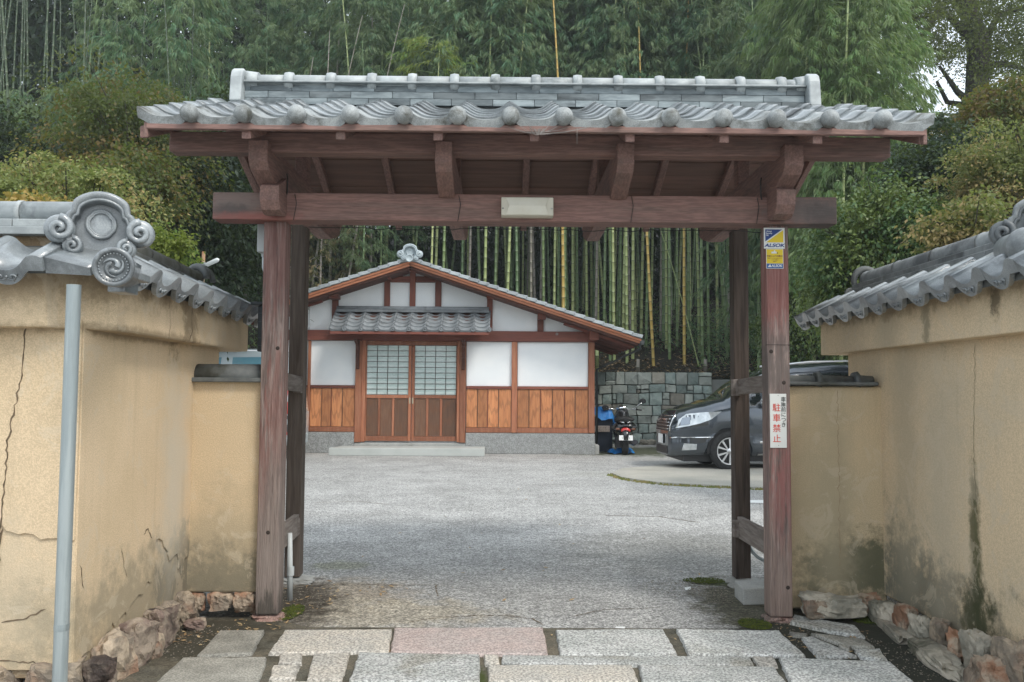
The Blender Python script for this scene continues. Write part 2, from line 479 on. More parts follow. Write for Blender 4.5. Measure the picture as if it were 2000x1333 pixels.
for poly, m in [
    ([(556, 1230), (766, 1229), (759, 1272), (524, 1275)], TN),
    ([(770, 1226), (1061, 1225), (1071, 1278), (762, 1273)], PK),
    ([(1085, 1230), (1295, 1228), (1323, 1276), (1094, 1279)], GR),
    ([(1320, 1228), (1522, 1231), (1574, 1280), (1345, 1277)], GR),
    ([(981, 1279), (1466, 1282), (1473, 1299), (980, 1295)], GR),
    ([(1469, 1281), (1510, 1281), (1520, 1300), (1480, 1298)], TN),
    ([(702, 1273), (937, 1278), (938, 1331), (681, 1330)], GR),
    ([(944, 1278), (974, 1279), (976, 1294), (948, 1296)], TN),
    ([(952, 1298), (1234, 1298), (1247, 1331), (954, 1331)], TN),
    ([(1246, 1297), (1513, 1302), (1537, 1333), (1256, 1332)], GR),
    ([(1521, 1283), (1739, 1292), (1790, 1335), (1820, 1372), (1570, 1372), (1544, 1333)], GR),
    ([(546, 1276), (590, 1276), (590, 1295), (543, 1295)], TN),
    ([(534, 1299), (587, 1297), (575, 1325), (525, 1325)], TN),
    ([(612, 1276), (684, 1274), (668, 1327), (599, 1326)], TN),
    ([(530, 1330), (660, 1331), (650, 1400), (505, 1400)], TN),
    ([(668, 1336), (1000, 1336), (1000, 1405), (655, 1405)], GR),
    ([(1008, 1336), (1330, 1336), (1350, 1405), (1008, 1405)], TN),
    ([(1340, 1338), (1535, 1338), (1560, 1405), (1360, 1405)], GR),
    ([(429, 1231), (517, 1230), (492, 1275), (384, 1280)], DK),
    ([(357, 1284), (521, 1283), (506, 1332), (480, 1400), (230, 1400), (300, 1335)], DK),
    ([(1551, 1200), (1670, 1221), (1690, 1242), (1620, 1232), (1542, 1214)], GR),
    ([(1583, 1236), (1686, 1247), (1709, 1263), (1658, 1262)], DK),
    ([(1565, 1244), (1586, 1242), (1674, 1280), (1596, 1281)], GR),
    ([(1541, 1233), (1578, 1237), (1575, 1242), (1548, 1240)], DK),
    ([(1668, 1268), (1719, 1266), (1734, 1289), (1680, 1283)], GR),
    ([(1637, 1256), (1664, 1262), (1658, 1268), (1642, 1264)], DK)]:
    slab(poly, m, h=0.020 + rnd.random() * 0.006, rag=.005)

# loose grit, dead leaves and moss cushions beside the posts and in the gutters
def scatter_litter(name, label, areas, m, n, smin, smax, seed, leaf=False, z=0.006):
    r = random.Random(seed); mb = MB()
    for _ in range(n):
        cx, cy, rx, ry = r.choice(areas)
        a = r.random() * 6.283; q = math.sqrt(r.random())
        x = cx + math.cos(a) * q * rx; y = cy + math.sin(a) * q * ry
        s = r.uniform(smin, smax); th = r.random() * 6.283
        u = Vector((math.cos(th), math.sin(th), r.uniform(-.3, .3))) * s
        w = Vector((-math.sin(th), math.cos(th), r.uniform(-.3, .3))) * s * (0.4 if leaf else 0.8)
        c = Vector((x, y, z + s * 0.25))
        if leaf:
            mb.add([c - u, c + w, c + u, c - w], [(0, 1, 2), (0, 2, 3)])
        else:
            t = Vector((0, 0, s * 0.6))
            mb.add([c - u, c + w, c + u, c - w, c + t], [(0, 1, 4), (1, 2, 4), (2, 3, 4), (3, 0, 4)])
    o = mb.build(name, m, recenter=False); o['kind'] = 'stuff'; o['label'] = label
    return o
m_grit = mat('grit', (0.13, 0.11, 0.08), (0.27, 0.245, 0.20), None, scale=30, bump=0, orand=0, rough=0.9)
m_litter = mat('dead_leaf', (0.25, 0.15, 0.07), (0.42, 0.32, 0.18), (0.11, 0.07, 0.04), scale=12, bump=0, orand=0, rough=0.8, world=True)
m_moss = mat('moss', (0.07, 0.085, 0.008), (0.035, 0.05, 0.008), None, scale=25, bump=0.3, orand=0, rough=0.95, world=True)
scatter_litter('gravel', 'pale grit scattered beside the gate posts', [(-1.45, 6.0, .25, .5), (-1.75, 5.1, .3, .35), (1.5, 6.3, .16, .28), (1.9, 5.2, .3, .4), (2.15, 4.6, .2, .6), (1.3, 6.5, .3, .3)], m_grit, 2600, .002, .007, 3)
scatter_litter('leaf_litter', 'brown dead leaves lying round the gate post feet', [(-1.4, 6.1, .28, .45), (-1.72, 5.2, .3, .25), (1.9, 5.2, .35, .4), (-1.5, 5.55, .2, .3)], m_litter, 260, .008, .022, 4, True)
scatter_litter('moss', 'yellow green moss cushions at the gate post feet', [(1.58, 5.5, .10, .13), (1.55, 6.75, .16, .1), (1.83, 6.35, .12, .06), (-1.38, 5.75, .08, .2), (2.35, 5.6, .12, .1)], m_moss, 2600, .004, .011, 5)

scatter_litter('fallen_leaves', 'few small dry leaves blown over the courtyard asphalt', [(0.2, 8, 1.6, 2.2), (1.0, 12, 3, 4), (-1.0, 6.3, .5, .5), (.4, 5.0, 1.6, .35)], m_litter, 110, .010, .028, 6, True, z=.004)
# small white flecks on the asphalt and the painted parking mark
sc_m = mat('white_paint_scrap', (0.75, 0.77, 0.76), None, rough=0.7, bump=0, orand=0)
def flat_patch(name, poly, m, z, label=None, kind='structure'):
    pts = [gp(a, b, z) for a, b in poly]
    o = sheet(name, [(p.x, p.y, z) for p in pts], m, None, kind)
    if label: o['label'] = label
    return o
flat_patch('painted_marking', [(1455, 977), (1492, 977), (1492, 983), (1455, 982)], sc_m, 0.004, 'white painted parking mark on the asphalt')
for q in ([(1337, 1148), (1349, 1146), (1350, 1152), (1339, 1153)], [(1204, 1224), (1221, 1224), (1220, 1228), (1201, 1227)]):
    flat_patch('paint_fleck', q, sc_m, 0.006, 'small white fleck on the asphalt')

# pale concrete apron by the car with a mossy broken edge
ap = []
for a, b in [(1195, 924), (1215, 932), (1255, 938), (1300, 943), (1360, 946), (1430, 949), (1500, 953), (1600, 960), (1760, 965), (1760, 925), (1600, 915), (1420, 905), (1300, 908), (1215, 915)]:
    ap.append(gp(a, b, 0.035))
mb = MB().prism([(p.x, p.y, 0.001) for p in ap], (0, 0, 0.034))
apron = mb.build('concrete_apron', mat('apron_concrete', (0.42, 0.40, 0.35), (0.35, 0.34, 0.30), (0.27, 0.26, 0.22), scale=1.2, rough=0.9, bump=0.3, orand=0, world=True, speck=.15, speck_scale=60)); apron['kind'] = 'structure'
mb = MB(); r_ = random.Random(12)
for i in range(8):
    p, q = ap[i], ap[i + 1]
    for _ in range(int((q - p).length * 130)):
        c = p.lerp(q, r_.random()) + Vector((r_.gauss(0, .04), r_.gauss(-.03, .05), 0)); c.z = 0.0
        s = r_.uniform(.01, .035)
        mb.add([c + Vector((-s, 0, 0)), c + Vector((0, -s, 0)), c + Vector((s, 0, 0)), c + Vector((0, s, 0)), c + Vector((0, 0, s * 1.2))], [(0, 1, 4), (1, 2, 4), (2, 3, 4), (3, 0, 4)])
o = mb.build('moss', mat('moss_edge', (0.10, 0.13, 0.02), (0.22, 0.17, 0.07), (0.05, 0.07, 0.02), scale=3, bump=0, orand=0, world=True), recenter=False); tag(o, 'moss and weeds growing along the broken edge of the concrete apron', kind='stuff')

# ================================================================== rocks
def rock_mesh(name, seed, m, sx, sy, sz, rough=0.22, sub=2):
    r = random.Random(seed)
    bm = bmesh.new()
    bmesh.ops.create_cube(bm, size=1.6)
    bmesh.ops.subdivide_edges(bm, edges=bm.edges, cuts=6, use_grid_fill=True)
    off = Vector((r.random() * 50, r.random() * 50, r.random() * 50))
    from mathutils import noise
    for v in bm.verts:
        p = v.co
        q = p.lerp(p.normalized(), 0.5)
        k = noise.noise(p * 0.9 + off) * rough * 1.8 - abs(noise.noise(p * 1.7 + off)) * rough * 1.5 + noise.noise(p * 4.5 + off) * rough * 0.45
        v.co = q * (1 + k)
        v.co.x *= sx; v.co.y *= sy; v.co.z *= sz
    me = bpy.data.meshes.new(name); bm.to_mesh(me); bm.free()
    for p_ in me.polygons: p_.use_smooth = False
    me.materials.append(m)
    return me
def rock(parent, x, y, z, sx, sy, sz, m, seed, rotz=0.0, name='stone', ploc=(0, 0, 0)):
    me = rock_mesh(name, seed, m, sx, sy, sz)
    return inst(name, me, parent, (x - ploc[0], y - ploc[1], z - ploc[2]), (0, 0, rotz))
m_rk_red = mat('rusty_rock', (0.33, 0.18, 0.11), (0.40, 0.32, 0.24), (0.09, 0.065, 0.05), rough=0.85, scale=6, lo=.42, hi=.58, bump=1.0, bscale=28, bdist=.02, orand=0.15)
m_rk_pale = mat('pale_rock', (0.43, 0.35, 0.26), (0.22, 0.185, 0.145), (0.30, 0.18, 0.12), rough=0.9, scale=6, lo=.42, hi=.58, bump=1.0, bscale=28, bdist=.02, orand=0.15)
m_rk_brown = mat('brown_rock', (0.17, 0.12, 0.10), (0.33, 0.27, 0.21), (0.05, 0.038, 0.033), rough=0.85, scale=6, lo=.42, hi=.58, bump=1.0, bscale=28, bdist=.02, orand=0.15)
m_rk_grey = mat('grey_rock', (0.26, 0.245, 0.20), (0.42, 0.38, 0.31), (0.08, 0.08, 0.055), rough=0.9, scale=6, lo=.42, hi=.58, bump=1.0, bscale=28, bdist=.02, orand=0.15)

# ================================================================== tiles
def tile_mesh(name, w, L, prof, t=0.018, lip=None, nu=10, mats=None, relief=False, seed=0):
    """roof tile: x across 0..w, y up the slope 0..L, z normal. prof(u) height, lip(u) depth of the front face (None: t)"""
    mb = MB()
    us = [w * i / nu for i in range(nu + 1)]
    topf = [(u, 0, prof(u)) for u in us]; topb = [(u, L, prof(u)) for u in us]
    lf = lip or (lambda u: t)
    botf = [(u, 0, prof(u) - lf(u)) for u in us]
    bm_ = [(u, 0.03 if lip else 0.0, prof(u) - t) for u in us]
    botb = [(u, L, prof(u) - t) for u in us]
    n = nu + 1
    vs = topf + topb + botf + bm_ + botb
    mb.add(vs, [(i, i + 1, n + i + 1, n + i) for i in range(nu)], 0, True)
    b = 0
    mb._addf([(2 * n + i, 2 * n + i + 1, i + 1, i) for i in range(nu)], b, 0, False)
    if lip:
        vs2 = [(u, 0.03, prof(u) - lf(u)) for u in us]
        k = len(mb.v); mb.v += vs2
        mb._addf([(k + i, k + i + 1, 2 * n + i + 1, 2 * n + i) for i in range(nu)], 0, 0, False)
        mb._addf([(3 * n + i, 3 * n + i + 1, k + i + 1, k + i) for i in range(nu)], 0, 0, False)
        mb._addf([(0, k, 2 * n), (0, 3 * n, k), (nu, 2 * n + nu, k + nu), (nu, k + nu, 3 * n + nu)], 0, 0, False)
    mb._addf([(4 * n + i, 4 * n + i + 1, 3 * n + i + 1, 3 * n + i) for i in range(nu)], b, 0, True)
    mb._addf([(n + i, n + i + 1, 4 * n + i + 1, 4 * n + i) for i in range(nu)], b, 0, False)
    mb._addf([(0, n, 4 * n, 3 * n), (nu, 3 * n + nu, 4 * n + nu, n + nu)], b, 0, False)
    if relief:                                           # raised arabesque in a sunk panel on the lip
        c = w * 0.36; zc = prof(c) - lf(c) * 0.5
        def sc_pts(sx):
            pts = []
            for i in range(9):
                a = i / 8 * 4.2
                rr = 0.017 * (1 - i / 11)
                pts.append((c + sx * (0.028 + rr * math.cos(a)), -0.003, zc + 0.004 + rr * 0.8 * math.sin(a)))
            return pts
        mb.tube(sc_pts(1), 0.0055, 4, cap=False); mb.tube(sc_pts(-1), 0.0055, 4, cap=False)
        mb.tube([(c - 0.052, -0.001, zc + 0.018), (c - 0.03, -0.001, zc - 0.012), (c, -0.001, zc - 0.004), (c + 0.03, -0.001, zc - 0.014), (c + 0.052, -0.001, zc + 0.018)], 0.004, 4, cap=False)
        mb.sphere((c, -0.001, zc + 0.004), 0.008, 6, 4)
    me = mb.mesh(name, mats)
    return me

def onigawara(parent, M, s=1.0, m=None, lite=False):
    """ridge end ornament: lobed arch with a sunk dish and scrolls at each side. Built in its own frame (x right, y out of face, z up) and placed by M"""
    m = m or m_tile
    def P(x, y, z): return M @ (Vector((x, -y, z)) * s)
    def outline(k, n=40):
        pts = []
        for i in range(n + 1):
            a = PI * 1.12 * i / n - PI * 0.06
            rr = k * (1.0 + 0.055 * abs(math.cos(a * 2.5 + PI / 2 * 0)) ** 0.7)
            pts.append((rr * 0.92 * math.cos(a), rr * 1.08 * math.sin(a)))
        return pts
    def lobed(k, x0=0.0, z0=0.0, full=False):
        pts = []
        n = 48
        for i in range(n + 1):
            a = (2 * PI * i / n) if full else (PI * 1.30 * i / n - PI * 0.15)
            d = abs(((a - PI / 2 + PI) % (2 * PI)) - PI)
            rr = k * (1.0 - 0.10 * math.exp(-((d - 0.95) / 0.13) ** 2) + (0.05 if d < .95 else -.02))
            if full: rr = k * (1 - .08 * math.exp(-((d - .85) / .13) ** 2) - .05 * math.exp(-((d - 2.3) / .2) ** 2))
            pts.append((x0 + rr * math.cos(a), z0 + rr * 1.05 * math.sin(a)))
        return pts
    nv = M.to_3x3() @ Vector((0, 1, 0))
    outer = lobed(0.158); inner = lobed(0.112)
    base = [P(x, -.055, z) for x, z in outer] + [P(-0.12, -.055, -0.13), P(0.12, -.055, -0.13)]
    MB().prism(base, nv * 0.075 * s).build('arch_plate', m, parent, bevel=0.005 * s, seg=2)
    hood = MB(); n_ = len(outer)
    vs_ = []
    for f, y in ((1.0, -.12), (1.03, -.02), (1.0, .008), (.93, .018), (.86, .012)):
        vs_ += [P(x * f, y, z * f) for x, z in outer]
    vs_ += [P(x * 1.06, .0, z * 1.06) for x, z in inner] + [P(x, -.05, z) for x, z in inner]
    hood.add(vs_, [(l * n_ + i, l * n_ + i + 1, (l + 1) * n_ + i + 1, (l + 1) * n_ + i) for l in range(6) for i in range(n_ - 1)], 0, True)
    hood.build('hood_moulding', m, parent)
    rim = MB(); rim.tube([P(x * 1.10, .006, z * 1.10) for x, z in inner], 0.0075 * s, 6, cap=True); rim.build('rim', m, parent)
    ring = MB(); dn = lobed(.060, 0, .03, True)
    ring.tube([P(x, -.045, z) for x, z in dn], 0.010 * s, 6, cap=False); ring.tube([P(x * .86, -.042, .03 + (z - .03) * .86) for x, z in dn], 0.006 * s, 6, cap=False)
    ring.build('dish_rim', m, parent)
    dish = MB(); dish.add([P(x * .86, -.049, .03 + (z - .03) * .86) for x, z in dn[:-1]], [tuple(range(len(dn) - 1))]); dish.build('dish', m if lite else m_tile, parent)
    for sx in (-1, 1):
        for (cx, cz, r0) in ((0.168, -0.01, 0.064), (0.112, -0.085, 0.044)):
            sb = MB()
            sb.lathe([(r0 * .9, -0.03), (r0 * 1.05, 0.03), (r0 * 1.0, 0.055), (r0 * 0.8, 0.066), (0.002, 0.058)], (0, 0, 0), (0, -1, 0), 20)
            pts = []
            for i in range(26):
                a = PI * 0.5 + sx * i / 25 * 3.0 * PI
                rr = r0 * (0.86 - 0.80 * (i / 25) ** .9)
                pts.append((rr * math.cos(a), -0.060 - 0.022 * i / 25, rr * math.sin(a)))
            sb.tube(pts, [0.0165 * r0 / 0.06 * (1.0 - 0.25 * i / 25) for i in range(26)], 8)
            sb.xf(M @ Matrix.Scale(s, 4) @ Matrix.Translation((sx * cx, 0.05, cz)))
            sb.build('scroll', m, parent)

def round_tile_end(parent, c, d, r, L, m=None, swirl=True, name='round_corner_tile'):
    """short barrel tile ending in a disc that carries beads and a three-comma swirl"""
    m = m or m_tile
    c = Vector(c); d = Vector(d).normalized()
    mb = MB()
    mb.lathe([(r * 0.86, -L), (r * 0.86, -0.02), (r, -0.018), (r, 0.008), (r * 0.93, 0.014), (r * 0.80, 0.014), (r * 0.76, 0.003), (0.001, 0.003)], c, d, 32)
    o = mb.build(name, m, parent)
    if swirl:
        e = Vector((0, 0, 1)).cross(d).normalized(); g = d.cross(e)
        bd = MB()
        for k in range(28):
            a = 2 * PI * k / 28
            bd.sphere(c + d * 0.006 + (e * math.cos(a) + g * math.sin(a)) * r * 0.685, r * 0.045, 6, 4)
        b = bd.build('bead_ring', m, parent); b['kind'] = 'stuff'
        for j in range(3):
            cm = MB(); pts = []; rs = []
            for i in range(16):
                f = i / 15
                a = 2 * PI * j / 3 + f * 2.9
                rr = r * (0.16 + 0.36 * f)
                pts.append(c + d * (0.004) + (e * math.cos(a) + g * math.sin(a)) * rr)
                rs.append(r * (0.15 * (1 - f) ** 0.8 + 0.025))
            cm.tube(pts, rs, 8); cm.build('swirl_comma', m, parent)
    return o

# ================================================================== plastered walls with tiled copings
def frame(o, ax, ay, az):
    M = Matrix((ax, ay, az)).transposed().to_4x4()
    M.translation = o
    return M
def wl_prof(w):
    def f(u):
        k = u / (0.72 * w)
        return 0.026 - 0.060 * (1 - abs(2 * k - 1) ** 2.2) if k < 1 else 0.026 + 0.012 * math.sin(PI * (u - 0.72 * w) / (0.28 * w))
    return f
def wl_lip(w):
    def f(u):
        k = u / (0.72 * w)
        return 0.062 + 0.006 * (1 - abs(2 * k - 1) ** 2.5) if k < 1 else 0.062 + 0.012 * math.sin(PI * (u - 0.72 * w) / (0.28 * w))
    return f
TW = 0.265
me_wall_tile = tile_mesh('eave_tile', TW, 0.30, wl_prof(TW), 0.018, wl_lip(TW), 16, m_tile, relief=True)
me_wall_tile_pale = tile_mesh('eave_tile', TW, 0.30, wl_prof(TW), 0.018, wl_lip(TW), 16, m_tile_pale, relief=True)

def wall_tiles(parent, p0, d, n, count, z0, slope=0.5, me=me_wall_tile, z1=None):
    """a row of eave tiles along direction d, the tiles pour towards n; p0 is the eave corner"""
    d = Vector(d); n = Vector(n)
    ay = (-n * math.cos(math.atan(slope)) + Vector((0, 0, 1)) * math.sin(math.atan(slope)))
    ax = d if d.cross(ay).z > 0 else -d
    az = ax.cross(ay).normalized()
    pl = parent.matrix_basis.translation
    for i in range(count):
        start = Vector(p0) + d * (TW * (i if ax.dot(d) > 0 else i + 1))
        zz = z0 + ((z1 - z0) * i / max(1, count - 1) if z1 is not None else 0)
        start.z = zz + rnd.gauss(0, 0.002)
        o = inst('eave_tile', me, parent, (0, 0, 0))
        M = frame(start - pl, ax, ay, az) @ Matrix.Rotation(rnd.gauss(0, 0.006), 4, 'Y')
        o.matrix_basis = M
def ridge(parent, a, b, seglen=0.34, r=0.062, mt=m_tile, courses=2, wid=0.14, m_co=None, zdrop=0.0):
    """stacked flat courses with a barrel cap, one object for every tile. a, b = ends of the cap's axis"""
    a = Vector(a); b = Vector(b); L = (b - a).length; d = (b - a).normalized()
    side = Vector((-d.y, d.x, 0)).normalized(); up = side.cross(d) * (1 if side.cross(d).z > 0 else -1)
    n = max(1, round(L / seglen)); s = L / n
    for i in range(n):
        p = a + d * (s * i); q = a + d * (s * (i + 1) - 0.003)
        mb = MB(); mb.tube([p, q - d * 0.03, q - d * .028, q], [r, r, r * 1.07, r * 1.07], 14)
        mb.build('ridge_cap_tile', mt, parent)
    for c in range(courses):
        w = wid + 0.03 * c
        zc = -r * 0.75 - 0.022 - 0.043 * c
        off = (c % 2) * s * 0.5
        k = -1 if off else 0
        for i in range(k, n):
            t0 = max(0, s * i + off); t1 = min(L, s * (i + 1) + off)
            if t1 - t0 < 0.02: continue
            mb = MB()
            mid = a + d * ((t0 + t1) / 2) + up * zc
            mb.obox(mid, d, side, up, (t1 - t0) / 2 - 0.002, w, 0.0195)
            mb.build('course_tile', m_co or mt, parent, bevel=0.003)

XL, XR = -2.02, 2.53
# ---------------- left long wall
LW = thing('plaster_wall', (-2.27, 5.1, 0), 'cracked ochre plaster wall with grey tiled coping left of the gate, running back from the galvanised pipe', 'wall')
mb = MB().box(XL - 0.5, XL - 0.012, 4.15, 6.1, 0.10, 1.76); mb.box(-5.4, XL - 0.012, 4.152, 4.6, 0.10, 1.76)
mb.build('wall_core', m_raw, LW)
def skin(parent, poly, d, m, name='plaster_skin', bev=0.004, ploc=None):
    mb = MB().prism(poly, d)
    return mb.build(name, m, parent, bevel=bev)
def ragged(pts, amp, step, seed, fixed=lambda p: False):
    r = random.Random(seed); out = []
    for i in range(len(pts) - 1):
        a, b = Vector(pts[i]), Vector(pts[i + 1]); k = max(1, int((b - a).length / step))
        for j in range(k):
            q = a.lerp(b, j / k)
            if j: q = q + Vector((r.gauss(0, amp), 0, r.gauss(0, amp)))
            out.append(q)
    out.append(Vector(pts[-1]))
    return out
# side face (towards the path) with its broken foot: outline in (y, z)
foot = ragged([(6.1, 0, 0.22), (5.75, 0, 0.20), (5.62, 0, 0.42), (5.5, 0, 0.30), (5.42, 0, 0.44), (5.30, 0, 0.42), (5.18, 0, 0.56), (5.08, 0, 0.58), (5.05, 0, 0.36), (4.75, 0, 0.28), (4.45, 0, 0.2), (4.14, 0, 0.16)], 0.012, 0.035, 5)
poly = [(XL - 0.014, p.x, p.z) for p in foot] + [(XL - 0.014, 4.14, 1.78), (XL - 0.014, 6.1, 1.78)]
skin(LW, poly, (0.028, 0, 0), m_pl_left)
low = ragged([(6.1, 0, 0.12), (5.2, 0, 0.14), (4.14, 0, 0.12)], 0.008, 0.05, 8)
up_ = ragged([(4.14, 0, 0.5), (5.0, 0, 0.62), (5.3, 0, 0.68), (6.1, 0, 0.6)], 0.0, 0.3, 9)
skin(LW, [(XL - 0.013, p.x, p.z) for p in low] + [(XL - 0.013, p.x, p.z) for p in up_], (0.017, 0, 0), m_pl_left, 'under_plaster', 0.003)
# front face with a fallen patch
A = ragged([(-5.4, 0, 0.5), (-2.78, 0, 0.50), (-2.60, 0, 0.92), (-2.50, 0, 0.865), (-2.40, 0, 0.855), (-2.33, 0, 0.78), (-2.27, 0, 0.765), (XL + .008, 0, 0.74)], 0.007, 0.03, 11)
poly = [(p.x, 4.153, p.z) for p in A] + [(XL + .008, 4.153, 1.78), (-5.4, 4.153, 1.78)]
skin(LW, poly, (0, -0.03, 0), m_pl_left)
skin(LW, [(-2.575, 4.1525, 0.14), (XL + .01, 4.1525, 0.14), (XL + .01, 4.1525, 0.93), (-2.575, 4.1525, 0.93)], (0, -0.018, 0), m_pl_left, 'under_plaster', 0.003)
# cornice band under the tiles, chamfered at the corner, with the thicker length to the left
cz0, cz1 = Z(648, 4.1), 2.03
band = [(-2.43, 4.02), (-2.13, 4.02), (-1.90, 4.25), (-1.90, 6.42), (-2.02, 6.52), (-2.5, 6.52), (-2.5, 4.4), (-2.43, 4.4)]
MB().prism([(x, y, cz0) for x, y in band], (0, 0, cz1 - cz0)).build('cornice', m_pl_left, LW, bevel=0.012, seg=2)
MB().box(-5.4, -2.44, 3.94, 4.4, cz0 - 0.03, cz1).build('cornice', m_pl_left, LW, bevel=0.012, seg=2)
# cracks: narrow crooked grooves
def crack(parent, pts, w, axis, seed, m=m_crack, proud=0.0015):
    r = random.Random(seed); P = []
    for i in range(len(pts) - 1):
        a, b = Vector(pts[i]), Vector(pts[i + 1]); k = max(2, int((b - a).length / 0.02))
        for j in range(k):
            q = a.lerp(b, j / k)
            j_ = Vector((r.gauss(0, .004), r.gauss(0, .004), r.gauss(0, .004))); j_[axis] = 0
            P.append(q + j_)
    P.append(Vector(pts[-1]))
    mb = MB(); L = []; Rr = []
    for i, p in enumerate(P):
        t = (P[min(i + 1, len(P) - 1)] - P[max(i - 1, 0)]).normalized()
        nrm = Vector((0, 0, 0)); nrm[axis] = 1
        s = t.cross(nrm).normalized() * w * r.uniform(.25, 1.0) * (0.3 if i in (0, len(P) - 1) else 1)
        o = nrm * 0
        L.append(p + s); Rr.append(p - s)
    n = len(P)
    mb.add(L + Rr, [(i, i + 1, n + i + 1, n + i) for i in range(n - 1)])
    mb.build('crack', m, parent)
yF = 4.123 - 0.0015
crack(LW, [(X(45, 4.12), yF, Z(645, 4.12)), (X(40, 4.12), yF, Z(740, 4.12)), (X(22, 4.12), yF, Z(850, 4.12)), (X(16, 4.12), yF, Z(960, 4.12)), (X(8, 4.12), yF, Z(1060, 4.12)), (X(4, 4.12), yF, Z(1180, 4.12))], 0.005, 1, 1)
crack(LW, [(X(12, 4.13), 4.1325, Z(1040, 4.12)), (X(8, 4.13), 4.1325, Z(1150, 4.12)), (X(2, 4.13), 4.1325, Z(1250, 4.12))], 0.010, 1, 2)
crack(LW, [(X(20, 4.13), 4.1325, Z(1220, 4.12)), (X(60, 4.13), 4.1325, Z(1215, 4.12)), (X(105, 4.13), 4.1325, Z(1195, 4.12))], 0.004, 1, 3)
crack(LW, [(X(15, 4.13), 4.1325, Z(1295, 4.12)), (X(110, 4.13), 4.1325, Z(1300, 4.12))], 0.004, 1, 3)
xF = -1.8985
crack(LW, [(xF, 5.27, 2.0), (xF, 5.25, 1.9), (xF, 5.27, 1.80), (xF, 5.22, cz0)], 0.006, 0, 4)
crack(LW, [(xF, 4.9, 1.95), (xF, 4.92, 1.8), (xF, 4.9, cz0)], 0.002, 0, 5)
xS = XL + 0.0155
crack(LW, [(xS, 4.18, 0.62), (xS, 4.2, 0.55), (xS, 4.22, 0.5)], 0.004, 0, 6)
crack(LW, [(xS, 4.62, 0.62), (xS, 4.66, 0.52), (xS, 4.70, 0.45)], 0.003, 0, 7)
crack(LW, [(xS, 5.02, 0.60), (xS, 4.96, 0.66), (xS, 4.9, 0.64)], 0.005, 0, 17)
# coping of the left wall
wall_tiles(LW, (-1.78, 4.20, 0), (0, 1, 0), (1, 0, 0), 9, 2.03, z1=2.0)
wall_tiles(LW, (-2.06 - TW * 12, 3.84, 0), (1, 0, 0), (0, -1, 0), 12, 2.01)
wall_tiles(LW, (-2.76, 4.3, 0), (0, 1, 0), (-1, 0, 0), 8, 2.03)
# the last narrow tile at the corner
wc = 0.2
me_c = tile_mesh('corner_tile', wc, 0.26, lambda u: 0.03 - 0.05 * (u / wc), 0.018, lambda u: 0.075 - 0.04 * (u / wc), 8, m_tile)
o = inst('corner_tile', me_c, LW, (0, 0, 0)); o.matrix_basis = frame(Vector((-2.06, 3.86, 2.01)) - LW.location, Vector((1, 0, 0)), Vector((0, .92, .39)).normalized(), Vector((0, -.39, .92)))
mb = MB().box(-1.86, -1.72, 3.98, 4.19, 1.965, 2.0); mb.build('corner_tile', m_tile, LW, bevel=0.004)
mb = MB().box(-1.84, -1.76, 4.0, 4.15, 1.90, 1.963); mb.build('corner_tile', m_tile, LW, bevel=0.004)
mb = MB().prism([(-1.86, 4.16, 2.0), (-2.27, 4.45, 2.17), (-2.27, 6.56, 2.15), (-1.86, 6.56, 1.99)], (0, 0, -0.03)); mb.build('tile_bed', m_tile_dark, LW)
mb = MB().prism([(-5.3, 3.9, 2.0), (-1.9, 3.9, 2.0), (-2.27, 4.35, 2.19), (-5.3, 4.35, 2.19)], (0, 0, -0.03)); mb.build('tile_bed', m_tile_dark, LW)
rz = 2.335
ridge(LW, (-5.3, 4.36, rz), (-2.07, 4.36, rz), 0.36, 0.062, m_tile_pale, 2, 0.12, m_tile_pale)
m_verdi = mat('mossy_dark_ridge_tile', (0.085, 0.085, 0.07), (0.13, 0.135, 0.12), (0.06, 0.06, 0.035), rough=0.7, scale=8, bump=0.2, orand=0.12)
ridge(LW, (-2.27, 4.5, rz - 0.01), (-2.27, 6.35, rz - 0.07), 0.42, 0.055, m_verdi, 2, 0.10, m_tile_dark)
MB().box(-5.3, -2.2, 4.27, 4.45, 2.14, 2.24).build('mortar_fillet', m_raw, LW)
MB().box(-2.36, -2.18, 4.4, 6.3, 2.1, 2.19).build('mortar_fillet', m_tile_dark, LW)
fc = Vector((0.36, -0.93, 0)).normalized()
def oni_frame(c, f):
    f = Vector(f).normalized(); rgt = Vector((-f.y, f.x, 0)); up = f.cross(rgt)
    if up.z < 0: rgt = -rgt; up = -up
    return frame(Vector(c), rgt, -f, Vector((0, 0, 1)))
def oni_part(parent, c, f, s=1.0, m=None, lite=False):
    e = bpy.data.objects.new('ridge_end_ornament', None); e.location = Vector(c) - parent.matrix_basis.translation
    link(e, parent)
    onigawara(e, oni_frame(c, f), s, m, lite)
    return e
oc = pt(196, 448, 4.05)
oni_part(LW, (oc.x, oc.y, oc.z), fc, 1.02)
rc = pt(222, 522, 3.74)
round_tile_end(LW, rc, (0.30, -0.95, -0.05), 0.086, 0.42)
# end scroll of the ridge that runs back
mb = MB()
mb.tube([(-2.27 + 0.07 * math.cos(a), 6.36 + 0.0 * a, 2.27 + 0.085 * math.sin(a)) for a in [i / 14 * 4.6 for i in range(15)]], [0.02 + 0.012 * (1 - i / 14) for i in range(15)], 8)
mb.tube([(-2.27 + 0.1 * math.cos(a), 6.42, 2.25 + 0.1 * math.sin(a)) for a in [i / 14 * PI for i in range(15)]], 0.022, 8)
mb.build('ridge_end_scroll', m_tile_dark, LW)
